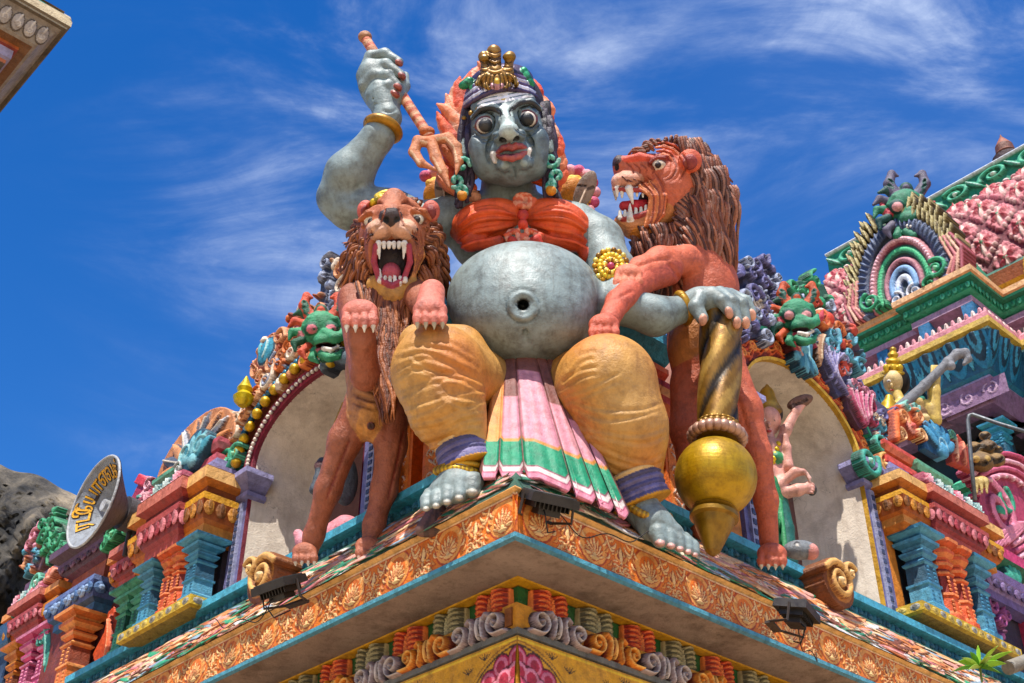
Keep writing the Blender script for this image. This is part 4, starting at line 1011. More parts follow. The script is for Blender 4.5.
    BL_ = [([(630, 270), (650, 262), (672, 258)], 2, 1.5, None), ([(668, 262), (680, 280), (676, 300)], 2.5, 2, None), ([(690, 290), (700, 310), (704, 340)], 3, 2, None), ([(724, 360), (738, 400), (750, 440)], 2.5, 1.6, None), ([(612, 300), (622, 296), (634, 290)], 1.8, 1.4, None)]
    sculpt_obj('body', [(bd, .014, carve(BL_)), (s, .008, carve(LC_)), (pf, .009), (pb, .011)], 'lion', root)
    mb = Sculpt(k=8); MC = '5c3226'
    mb.E(H(701, 194, -18), (30, 40, 32), MC); mb.E(H(706, 228, -14), (28, 44, 30), MC); mb.E(H(690, 170, -10), (26, 22, 26), MC)
    mb.T([H(655, 245, -4), H(662, 275, -4), H(670, 290, -4)], [20, 18, 10], MC)
    m_ = MB(); m_.raw(mb.mesh(.02)); cols = ['8a5038', '633728', 'a56a50', '4e2b20', '946a5a']
    L = []
    for row in range(9):
        for i in range(9):
            y = 150 + row * 15 + rng.uniform(-5, 5); t = i / 8; x0 = 700 - 4 * abs(row - 3); x1 = 731 - max(0, 2.8 - row) ** 2 * 3.4 - max(0, row - 6) * 5
            x = x0 + (x1 - x0) * t + rng.uniform(-3, 3); z = 30 * math.sqrt(max(0, 1 - (max(0, t - .2)) ** 2 * 1.3)) - 6
            L.append((H(x - 4, y - 10, z), H(x + 5, y + 4, z + 4), H(x + 1 - 2 * t, y + 24, z - 4), rng.uniform(3.4, 5) * PX))
    for i in range(26):
        a = 2.3 - i * .13; x = 668 + 34 * cos(a); y = 178 - 36 * sin(a)
        L.append((H(x, y, 16), H(x + 12 * cos(a), y - 10 * sin(a) + 3, 18), H(x + 20 * cos(a) + 2, y - 14 * sin(a) + 16, 8), rng.uniform(3.2, 4.6) * PX))
    for row in range(6):
        for i in range(9):
            t = i / 8; x = 634 + 52 * t + rng.uniform(-3, 3) + row * 1; y = 236 + row * 11 + rng.uniform(-4, 4) - 10 * t
            if row > 3 and (t < .25): continue
            z = 20 * math.sqrt(max(0, 1 - (2 * t - 1) ** 2 * .9)) + 2
            if row > 1 : z -= 6
            L.append((H(x, y - 6, z), H(x + 4, y + 6, z + 3), H(x, y + 18, z - 4), rng.uniform(3, 4.4) * PX))
    for i in range(14):
        t = i / 13; L.append((H(688 - 12 * sin(t * 3), 178 + 62 * t, 20), H(692, 190 + 62 * t, 26), H(684, 200 + 62 * t, 16), 4.4 * PX))
    locks(m_, L, cols); m_.build('mane', 'lion', root, smooth=True)
lion_side()
# ================================================================ temple
def plan_normals(plan):
    pl = np.array(plan, float); n = len(pl); nr = []
    for i in range(n - 1):
        d = pl[i + 1] - pl[i]; d /= np.linalg.norm(d); nr.append((d[1], -d[0]))
    nr = np.array(nr); out = []
    for i in range(n):
        if i == 0: out.append(nr[0])
        elif i == n - 1: out.append(nr[-1])
        else:
            m = nr[i - 1] + nr[i]; k = 1 + nr[i - 1] @ nr[i]; out.append(m / k)
    return pl, np.array(out), nr
def sweep(m_, side, plan, prof, cols, caps=True):
    pl, nm, _ = plan_normals(plan)
    for j in range(len(prof) - 1):
        (d0, z0), (d1, z1) = prof[j], prof[j + 1]; col = cols[j % len(cols)] if isinstance(cols, list) else cols
        V = []
        for i in range(len(pl)):
            a = pl[i] + nm[i] * d0; b = pl[i] + nm[i] * d1
            V += [side(a[0], a[1], z0), side(b[0], b[1], z1)]
        m_.add(V, [(2 * i, 2 * i + 1, 2 * i + 3, 2 * i + 2) for i in range(len(pl) - 1)], col)
def lid(m_, side, plan, d, z, col):
    pl, nm, _ = plan_normals(plan); m_.add([side(*(pl[i] + nm[i] * d), z) for i in range(len(pl))], [tuple(range(len(pl)))], col)
def petals(m_, side, plan, d, z, w, h, t, col, col2=None, shape='drop'):
    """row of small moulded petals along a plan line"""
    pl, nm, nr = plan_normals(plan)
    for i in range(len(pl) - 1):
        a = pl[i] + nm[i] * d; b = pl[i + 1] + nm[i + 1] * d; L = np.linalg.norm(b - a); n = max(1, int(L / w)); D = (b - a) / L
        X = side.S * D[0] + side.N * D[1]; Nn = side.S * nr[i][0] + side.N * nr[i][1]; R = np.stack([X, Nn, ZD], 1)
        for k in range(n):
            p = a + D * (L * (k + .5) / n); cc = col if (col2 is None or k % 2 == 0) else col2
            m_.ball(side(p[0], p[1], z), (L / n * .47, t * .75, h * 1.15), cc, ax=R, n=8, m=5); m_.ball(side(p[0], p[1], z + h * .1) + Nn * t * .45, (L / n * .22, t * .5, h * .75), cc * .6 if not isinstance(cc, str) else c(cc) * .55, ax=R, n=6, m=4)
            if shape == 'ring': m_.ball(side(p[0], p[1], z - h * .15) + Nn * t * .75, (L / n * .22, t * .5, h * .5), col2 or col, ax=R, n=6, m=4)
def rect(s0, s1, o0, o1): return [(s1, o0), (s1, o1), (s0, o1), (s0, o0)]
def bbox(m_, side, s0, s1, o0, o1, z0, z1, col, ins=0.0):
    V = []
    for z, q in ((z0, 0), (z1, ins)):
        for s_, o_ in ((s0 + q, o0), (s1 - q, o0), (s1 - q, o1 - q), (s0 + q, o1 - q)): V.append(side(s_, o_, z))
    m_.add(V, [(0, 3, 2, 1), (4, 5, 6, 7), (0, 1, 5, 4), (1, 2, 6, 5), (2, 3, 7, 6), (3, 0, 4, 7)], col)
def column(side, s_, o_, z0, z1, r, cols, parent, round_=False):
    """pilaster with base, bands and a stepped capital; cols: shaft, bands, dark"""
    m_ = MB(); H = z1 - z0; a, b_, d_ = cols; n = 8 if round_ else 4; k = 1 / cos(pi / n)
    pr = [(1.25, 0), (1.25, .06), (1.05, .09), (1.0, .12), (.98, .3), (1.12, .31), (1.12, .34), (.98, .35), (.94, .56), (1.1, .58), (1.15, .6), (.9, .63), (.8, .66),
          (1.1, .69), (1.2, .72), (1.2, .74), (.9, .77), (1.0, .8), (1.45, .84), (1.5, .88), (1.2, .9), (1.3, .92), (1.9, .96), (1.95, 1.0)]
    cs = [a, a, b_, a, a, b_, b_, d_, a, b_, b_, d_, a, b_, a, d_, a, b_, a, d_, b_, a, b_]
    prof = [(q * r * k, h * H) for q, h in pr]
    m_.lathe(side(s_, o_, z0), prof, cs, n=n, ax=side.S, ay=side.N, rot=pi / n)
    for hh in (.14, .19, .24, .38, .43, .48, .53):    # small sunk lozenges raised on the faces
        for dx in (-.5, .5): m_.ball(side(s_ + dx * r, o_ + r * .97, z0 + hh * H), (.26 * r, .1 * r, .02 * H), b_, ax=np.stack([side.S, side.N, ZD], 1), n=6, m=4)
    return m_.build('column', 'paint', parent)
def wallmap(side, o): return lambda U, V, H: side.C + U[:, None] * side.S + (o + H)[:, None] * side.N + V[:, None] * ZD
PXM = .0142
def ornament(side, o, items, name, parent, thick=.12, res=.0125, m='paint', base=None):
    thick = min(thick, .09 if o > -.5 or True else thick); o = min(o, -.47) if parent in GB else o
    """items given by where they stand on the wall plane at outset o"""
    pts = []
    for it in items:
        if it[0] == 'fill': pts += [side.m(x, y, o) for x, y in it[1]]
        elif it[0] in ('lf', 'st'):
            for x, y in it[1]: pts.append(side.m(x, y, o))
        else: a = side.m(it[1], it[2], o); r = it[3] * PXM * 1.3; pts += [(a[0] - r, a[1] - r), (a[0] + r, a[1] + r)]
    pts = np.array(pts); lo = pts.min(0) - .12; hi = pts.max(0) + .12
    R = Relief(lo[0], hi[0], lo[1], hi[1], res)
    for it in items:
        k = it[0]
        if k == 'fill': R.fill([side.m(x, y, o) for x, y in it[1]], it[2], it[3])
        elif k == 'sp':
            _, x, y, r, a0, d, col, edge, eye = it[:9]; R.spiral(side.m(x, y, o), r * PXM, 1.5, a0, d, w=r * PXM * .27, bulge=.07, col=col, lift=.01, edge=edge, eye=eye, tail=r * PXM * .5)
        elif k == 'di': _, x, y, r, b_, col, edge, pt = it; R.disc(side.m(x, y, o), r * PXM, b_, col, lift=.01, edge=edge, petals=pt)
        elif k == 'fan': _, x, y, r, a0, a1, n, cols, edge = it; R.fan(side.m(x, y, o), r * PXM, a0, a1, n, r * PXM * 1.5 / n * (abs(a1 - a0) / 2), .05, None, .02, edge, cols=cols, eye=cols[0])
        elif k == 'lf': _, pp, w, col, edge, vein = it; a, b_ = [side.m(x, y, o) for x, y in pp]; R.leaf(a, b_, w * PXM, .06, col, .015, edge, vein, bend=.1)
        elif k == 'st': _, pp, w, b_, col, edge = it; R.stroke([side.m(x, y, o) for x, y in pp], w * PXM, b_, col, .01, edge)
    return relief_obj(name, [R.out(wallmap(side, o), thick)], m, parent)
GB = []
def curlfield(side, o, poly, cols, n, r0, r1, seed, name, parent, backing=None, thick=.15):
    thick = min(thick, .1); o = min(o, -.5) if parent in GB else o
    """a patch of wall crowded with moulded curls and leaves"""
    rg = np.random.default_rng(seed); P2 = np.array([side.m(x, y, o) for x, y in poly]); lo, hi = P2.min(0), P2.max(0)
    R = Relief(lo[0] - .1, hi[0] + .1, lo[1] - .1, hi[1] + .1, .0135)
    if backing: R.fill(P2, 0.0, backing)
    def inside(q):
        r = False; j = len(P2) - 1
        for i in range(len(P2)):
            a, b_ = P2[i], P2[j]
            if (a[1] > q[1]) != (b_[1] > q[1]) and q[0] < (b_[0] - a[0]) * (q[1] - a[1]) / (b_[1] - a[1]) + a[0]: r = not r
            j = i
        return r
    got = []; tries = 0
    while len(got) < n and tries < n * 60:
        tries += 1; q = lo + rg.random(2) * (hi - lo)
        r = rg.uniform(r0, r1)
        if not inside(q) or any(np.hypot(*(q - g)) < (r + gr) * .8 for g, gr in got): continue
        got.append((q, r))
    for i, (q, r) in enumerate(got):
        col, edge = cols[i % len(cols)]; k = rg.random()
        if k < .55: R.spiral(q, r, 1.4, rg.uniform(0, 6.3), rg.choice((-1, 1)), w=r * .3, bulge=.06 + .3 * r, col=col, lift=.01, edge=edge, eye=edge, tail=r)
        elif k < .8: R.fan(q, r * 1.25, rg.uniform(0, 6.3), rg.uniform(0, 6.3) + 2, 5, r * .3, .06, col, .02, edge, eye=edge)
        else: R.disc(q, r * .9, .05 + .3 * r, col, .015, edge, petals=int(rg.integers(5, 9)))
    return relief_obj(name, [R.out(wallmap(side, o), thick)], 'paint', parent)

def crest(side, A_, d0, wid, zs, cols, seed, name, parent, o=-.6, a_from=0.0, a_to=1.0, unit=.26):
    """continuous scroll and flame crest following the arch"""
    rg = np.random.default_rng(seed); ln = np.array(archline(A_, d0, 160, zs)); lo2 = np.array(archline(A_, d0 + wid, 160, zs))
    sg = np.concatenate([[0], np.cumsum(np.linalg.norm(np.diff((ln + lo2) / 2, axis=0), axis=1))]); Lr = sg[-1]; u0, u1 = Lr * a_from, Lr * a_to
    R = Relief(u0, u1, 0, wid * 1.25, .0115); R.fill([(u0, 0), (u1, 0), (u1, wid * .55), (u0, wid * .55)], 0.0, cols[0][1])
    x = u0 + unit * .4; i = 0
    while x < u1 - unit * .2:
        a, b_ = cols[i % len(cols)]; a2, b2 = cols[(i + 1) % len(cols)]; h = wid * rg.uniform(.88, 1.12); d = 1 if x < Lr / 2 else -1
        for j in range(4): R.leaf((x + d * (.03 * j - .06), .05), (x + d * (.045 * j - .03), h * (.72 + .11 * j)), .032, .06, (a, a2)[j % 2], .01, b_, vein=None, bend=.16 * d)
        R.spiral((x - d * unit * .12, wid * .62), wid * .2, 1.5, 1.2, d, wid * .055, .08, a2, .05, b2, None, tail=wid * .2)
        R.spiral((x + d * unit * .14, wid * .28), wid * .2, 1.5, 4.0, -d, wid * .06, .09, a, .05, b_, b2, tail=wid * .15)
        R.disc((x + d * unit * .42, wid * .12), .035, .07, a2, .04, b2); R.disc((x + d * unit * .35, wid * .45), .03, .07, a, .04, b_)
        R.leaf((x + d * unit * .3, wid * .5), (x + d * unit * .45, wid * .95), .035, .06, a2, .02, b2, bend=-.2 * d)
        x += unit * rg.uniform(.92, 1.1); i += 1
    def fn(U, V_, H):
        t = U; p = np.stack([np.interp(t, sg, ln[:, 0]), np.interp(t, sg, ln[:, 1])], 1); q = np.stack([np.interp(t, sg, lo2[:, 0]), np.interp(t, sg, lo2[:, 1])], 1)
        w = p + (q - p) * (V_ / wid)[:, None]; return side.C + w[:, :1] * side.S + (o + .03 + H * 1.15)[:, None] * side.N + w[:, 1:] * ZD
    return relief_obj(name, [R.out(fn, .12)], 'paint', parent)
T0 = thing('temple_building', 'brightly painted corner of the temple with orange scrolled eave, arched niches and small columned shrines', 'temple', CR)
PLAN = [(13, 0), (0, 0), (0, -13)]
def eave():
    m_ = MB(); E = 'd97f3c'
    sweep(m_, LS, PLAN, [(-.03, -.155), (-.03, .18)], ['b8662e']); sweep(m_, LS, PLAN, [(-.03, .18), (.012, .20), (-.012, .225), (-.34, .74)], ['e8b878', 'd9a368', '39604f'])
    sweep(m_, LS, PLAN, [(-.03, -.155), (.014, -.16), (.014, -.195), (-.01, -.215)], ['5a98aa', '5696a8', '487e90'])
    m_.build('eave_board', 'paint', T0)
    # soffit
    m_ = MB(); sweep(m_, LS, PLAN, [(-.01, -.214), (-.42, -.22)], ['8c7a6e']); m_.build('soffit', 'stone', T0)
    m_ = MB(); sweep(m_, LS, PLAN, [(-.42, -.22), (-.42, -.235), (-.50, -.245)], ['d3a01f', 'c8961c']); m_.build('yellow_strip', 'paint', T0)
    # painted scrolls on the eave board
    outs = []
    for side in (LS, RS):
        L = 7.2; R = Relief(-.0, L, -.118, .205, .0068, base=0.0, basecol='dc7a34')
        CRM, RB, PL = 'f0c68c', 'b04a18', 'e8a05c'
        rgp = np.random.default_rng(2 if side is LS else 9); U_ = .60; DK = '8f3a18'
        for i in range(13):
            x = (.16 if side is LS else .24) + U_ * i + rgp.uniform(-.02, .02); y0 = -.03
            # ringed medallion with a fan
            R.disc((x, .05), .165, .003, RB, 0); R.disc((x, .05), .152, .006, PL, 0); R.disc((x, .05), .132, .007, RB, 0); R.disc((x, .05), .124, .008, 'da7430', 0)
            for j in range(9):
                a = pi / 2 + (j - 4) * .36; ln_ = .15 - .01 * abs(j - 4)
                R.leafp((x + .03 * cos(a), y0 - .01 + .02 * sin(a)), (x + ln_ * cos(a) * .92, y0 + ln_ * sin(a) * 1.05), .0135, CRM if j % 2 == 0 else 'f0b878', .006, RB)
            R.leafp((x - .05, y0 - .02), (x + .05, y0 - .02), .018, CRM, .008, RB); R.disc((x, y0), .022, .018, CRM, 0, DK)
            # sweeping scrolls between
            xm = x + U_ / 2
            for s_ in (-1, 1):
                arcp = [(xm + s_ * (.155 - .02 * k), .19 - .075 * k + .012 * k * k) for k in range(5)]
                R.paint(arcp, .017, RB); R.paint(arcp, .010, CRM, .004)
                for k in range(6):
                    yy = .15 - .05 * k; xo = xm + s_ * (.135 - .018 * k); R.leafp((xo, yy), (xo - s_ * .07, yy + .055), .011, ('f0b878', CRM)[k % 2], .005, RB, bend=.25 * s_)
                    if k < 5: R.leafp((xo + s_ * .025, yy - .01), (xo + s_ * .07, yy - .06), .010, (CRM, PL)[k % 2], .005, RB, bend=-.25 * s_)
                cx_, cy_ = xm + s_ * .055, -.075; th_ = np.linspace(0, 7.5, 26); sp_ = [(cx_ + s_ * (.05 - .0058 * t_) * cos(t_ + 1), cy_ + (.05 - .0058 * t_) * sin(t_ + 1)) for t_ in th_]
                R.paint(sp_, .012, RB); R.paint(sp_, .007, CRM, .004)
            R.leafp((xm, -.02), (xm, .13), .02, CRM, .006, DK); R.leafp((xm - .01, -.0), (xm - .06, .09), .014, PL, .005, RB, .2); R.leafp((xm + .01, -.0), (xm + .06, .09), .014, PL, .005, RB, -.2)
        R.paint([(0, .197), (L, .197)], .010, 'f0c898', .004); R.paint([(0, .183), (L, .183)], .0045, RB); R.paint([(0, -.108), (L, -.108)], .005, RB)
        V, F, C = R.out(lambda U, V_, H: side.C + U[:, None] * side.S + (H - .026)[:, None] * side.N + (V_ - .03)[:, None] * ZD, 0); outs.append((V, F, C))
    relief_obj('painted_scrolls', outs, 'paint', T0)
    # painted leaf relief on the slope above
    outs = []
    for side, sd in ((LS, 3), (RS, 5)):
        rg = np.random.default_rng(sd); L = 9.5; W = .56
        R = Relief(.1, L, 0, W, .012, base=0.0, basecol='3a5a4c')
        pal = ['e6a878', 'eec79a', 'd98a58', 'f0e2c8', '3f9a72', '2f7a5e', 'd8d4d0', 'e2a89a', 'c8787c', '8fa8b8', 'b86a44', '7a4636']
        x = .1
        while x < L - .1:
            grp = rg.choice(4); 
            for j in range(7):
                y = rg.uniform(.03, W - .03); ln = rg.uniform(.22, .62); sl = rg.uniform(-.1, .28) * (1 if grp != 1 else -1)
                far = (x > 1.0); ci = rg.integers(12); 
                if y < .1 and rg.random() < .6: ci = rg.choice([4, 5, 6])
                if y > .22 and rg.random() < .55: ci = rg.choice([0, 1, 2, 7])
                if x < 1.9 and y > .2 and rg.random() < .6: ci = rg.choice([10, 11, 5])
                R.leaf((x, y), (x + ln, y + sl * ln * 1.6), rg.uniform(.026, .055), rg.uniform(.04, .075), pal[ci], rg.uniform(0, .03), pal[(ci + 10) % 12] if rg.random() < .4 else None, vein='7a4a3a' if rg.random() < .3 else None, bend=rg.uniform(-.12, .12), ew=.2)
            if rg.random() < .22: R.spiral((x + .1, rg.uniform(.15, .35)), rg.uniform(.06, .1), 1.5, rg.uniform(0, 6), 1, .024, .05, pal[rg.choice([3, 7, 0])], .03, 'b04a50')
            x += rg.uniform(.08, .13)
        dl = np.array([-.33, .475]); dl /= np.linalg.norm(dl); nl = np.array([dl[1], -dl[0]])
        def fn(U, V_, H, side=side):
            oo = -.012 + V_ * dl[0] + (H + .012) * nl[0]; zz = .225 + V_ * dl[1] * 1.07 + (H + .012) * -nl[1]
            return side.C + U[:, None] * side.S + oo[:, None] * side.N + zz[:, None] * ZD
        ok = R.U < (R.Vv * .55 - .0)         # stay clear of the corner joint
        V, F, C = R.out(fn, 0); 
        keep = ((R.U + 1e-9) > (.012 + R.Vv * .58)).ravel(); F = F[keep[F].all(1)]
        outs.append((V, F, C))
    relief_obj('leaf_relief', outs, 'paint', T0)
    # lotus course and light blue ledge
    m_ = MB(); sweep(m_, LS, PLAN, [(-.34, .735), (-.40, .74), (-.42, .85), (-.33, .865)], ['2c6272', '2f6c7c', '3b8aa2'])
    petals(m_, LS, [(9.5, 0), (0, 0), (0, -9.5)], -.395, .795, .16, .062, .05, '3d7f90', '2a5f70', 'ring'); m_.build('lotus_course', 'paint', T0)
    m_ = MB(); sweep(m_, LS, PLAN, [(-.33, .866), (-.30, .875), (-.30, .955), (-.33, .97), (-1.8, .975)], ['3c92b0', '56a8c2', '74bcd0', '4f9bb4']); m_.build('ledge', 'paint', T0)
eave()
def under_eave():
    """friezes below the soffit: green and orange panels, scroll brackets, lotus panel"""
    m_ = MB(); sweep(m_, LS, PLAN, [(-.48, -.237), (-.52, -.24), (-.54, -.50), (-.40, -.505)], ['9c6a20', '1f5a24', '7a4a20']); m_.build('green_frieze', 'paint', T0)
    m_ = MB(); sweep(m_, LS, PLAN, [(-.42, -.47), (-.38, -.47), (-.38, -.50), (-.42, -.64), (-.37, -.665), (-.33, -.67), (-.33, -.715), (-.36, -.735)], ['a86c22', 'c9882a', 'b8761f', '6a675c', '77746a', '6a675c', '514c40']); m_.build('bracket_course', 'paint', T0)
    m_ = MB(); sweep(m_, LS, PLAN, [(-.34, -.735), (-.33, -.74), (-.33, -1.6)], ['d89c24', 'cf9420']); m_.build('yellow_frieze', 'paint', T0)
    m_ = MB(); sweep(m_, LS, PLAN, [(-.35, -1.6), (-.6, -1.65), (-.6, -7.3)], ['8a5a30', 'c9a97a']); m_.build('lower_wall', 'wall', T0)
    for side in (LS, RS):
        for k in range(7):
            s0 = .56 + k * .50 + (.05 if side is RS else 0); col, dk, ln = (('d4502a', '8f2a18', 'f08850'), ('8f8560', '4f4a34', 'b8ac84'))[k % 2]
            R = Relief(s0, s0 + .40, -.50, -.25, .007)
            for q in (-1, 1): R.stroke([(s0 + .2 + q * .085, -.25), (s0 + .2 + q * .085, -.5)], .105, .10, dk, 0)
            for q in (-1, 1):
                for j in range(6):
                    y = -.485 + j * .042
                    R.leafp((s0 + .2 + q * .01, y), (s0 + .2 + q * .175, y + .03), .015, col, .012, dk, .10 * q); R.leafp((s0 + .2 + q * .03, y + .004), (s0 + .2 + q * .15, y + .022), .0045, ln, .003, None, .10 * q)
                R.paint([(s0 + .2 + q * .188, -.5), (s0 + .2 + q * .188, -.25)], .010, ln, .01)
            R.leafp((s0 + .2, -.5), (s0 + .2, -.26), .02, ln, .02, dk)
            relief_obj('leaf_block', [R.out(wallmap(side, -.53), .02)], 'paint', T0)
        for k in range(6):
            s0 = .62 + k * .60; col, dk, lt = (('a08c88', '4a3a38', 'cdbfb4'), ('dc8430', '8a3814', 'f4b868'))[k % 2]; r = .088 if k % 2 == 0 else .078
            R = Relief(s0 - .22, s0 + .50, -.70, -.44, .007)
            for q, x in ((1, s0 - .07), (-1, s0 + .33)):
                R.spiral((x, -.575), r, 1.6, -pi / 2, q, .032, .08, dk, 0, None, None, tail=.10); R.spiral((x, -.575), r, 1.6, -pi / 2, q, .021, .09, col, .02, None, col, tail=.10); R.spiral((x, -.575), r, 1.5, -pi / 2, q, .006, .02, lt, .10, None, None, tail=.10)
            for q, x in ((-1, s0 + .06), (1, s0 + .20)):
                R.stroke([(x + q * .0, -.66), (x + q * -.015, -.60), (x + q * -.02, -.52), (x + q * .02, -.475), (x + q * .05, -.50)], .034, .07, dk, 0); R.stroke([(x + q * .0, -.66), (x + q * -.015, -.60), (x + q * -.02, -.52), (x + q * .02, -.475), (x + q * .05, -.50)], .022, .085, col, .02); R.paint([(x, -.65), (x - q * .02, -.56), (x - q * .01, -.5)], .006, lt, .01)
            for j in range(26):
                x = s0 - .19 + j * .026; y = -.672 + .012 * sin(j * .9); R.disc((x, y), .010, .04, lt, .02)
            R.leaf((s0 + .13, -.65), (s0 + .13, -.47), .024, .06, lt, .05, dk)
            relief_obj('scroll_bracket', [R.out(wallmap(side, -.40), .03)], 'paint', T0)
        R = Relief(.33, 4.4, -1.5, -.735, .009, base=0.0, basecol='d2981f')
        for k in range(3):
            x = .33 + k * 1.45
            for j in range(9):
                a = pi / 2 + (j - 4) * .38
                R.disc((x + .42 * cos(a), -1.30 + .40 * sin(a)), .10, .03, '5a1a14', 0); R.disc((x + .42 * cos(a), -1.30 + .40 * sin(a)), .088, .05, 'b8304a', 0.005, rings=[(.8, 'd8788a'), (.5, 'a8283c')])
            for j in range(7):
                a = pi / 2 + (j - 3) * .42; R.disc((x + .28 * cos(a), -1.28 + .27 * sin(a)), .10, .06, 'c8405a', .02, '6a1a1a', rings=[(.8, 'e08a98'), (.5, 'b42c40')])
            for j in range(5):
                a = pi / 2 + (j - 2) * .6; R.disc((x + .14 * cos(a), -1.26 + .14 * sin(a)), .09, .06, 'd0506a', .05, '6a1a1a')
            th = np.linspace(0, pi, 30); R.paint([(x + .56 * cos(t), -1.30 + .50 * sin(t)) for t in th], .008, '4a3010', .004); R.paint([(x + .60 * cos(t), -1.30 + .53 * sin(t)) for t in th], .005, '8a5a18')
            for q in (-1, 1):
                for (ox, oy) in ((.34, -.80), (.52, -.86), (.66, -.95), (.725, -1.1)):
                    for j in range(5): R.leafp((x + q * ox, oy - .03), (x + q * ox + .032 * (j - 2), oy + .03 - .008 * abs(j - 2)), .005, '3a2408')
        R.stroke([(.33, -.755), (4.4, -.755)], .010, .012, 'eac04a', 0, '6a4a14')
        relief_obj('lotus_frieze', [R.out(lambda U, V_, H, side=side: wallmap(side, -.328)(U, V_, H * .3), 0)], 'paint', T0)
    m_ = MB(); bbox(m_, LS, .37, .52, -.52, -.36, -.66, -.46, 'c9882a'); bbox(m_, LS, .41, .48, -.50, -.345, -.63, -.49, '8a5018'); m_.build('corner_block', 'paint', T0)
under_eave()
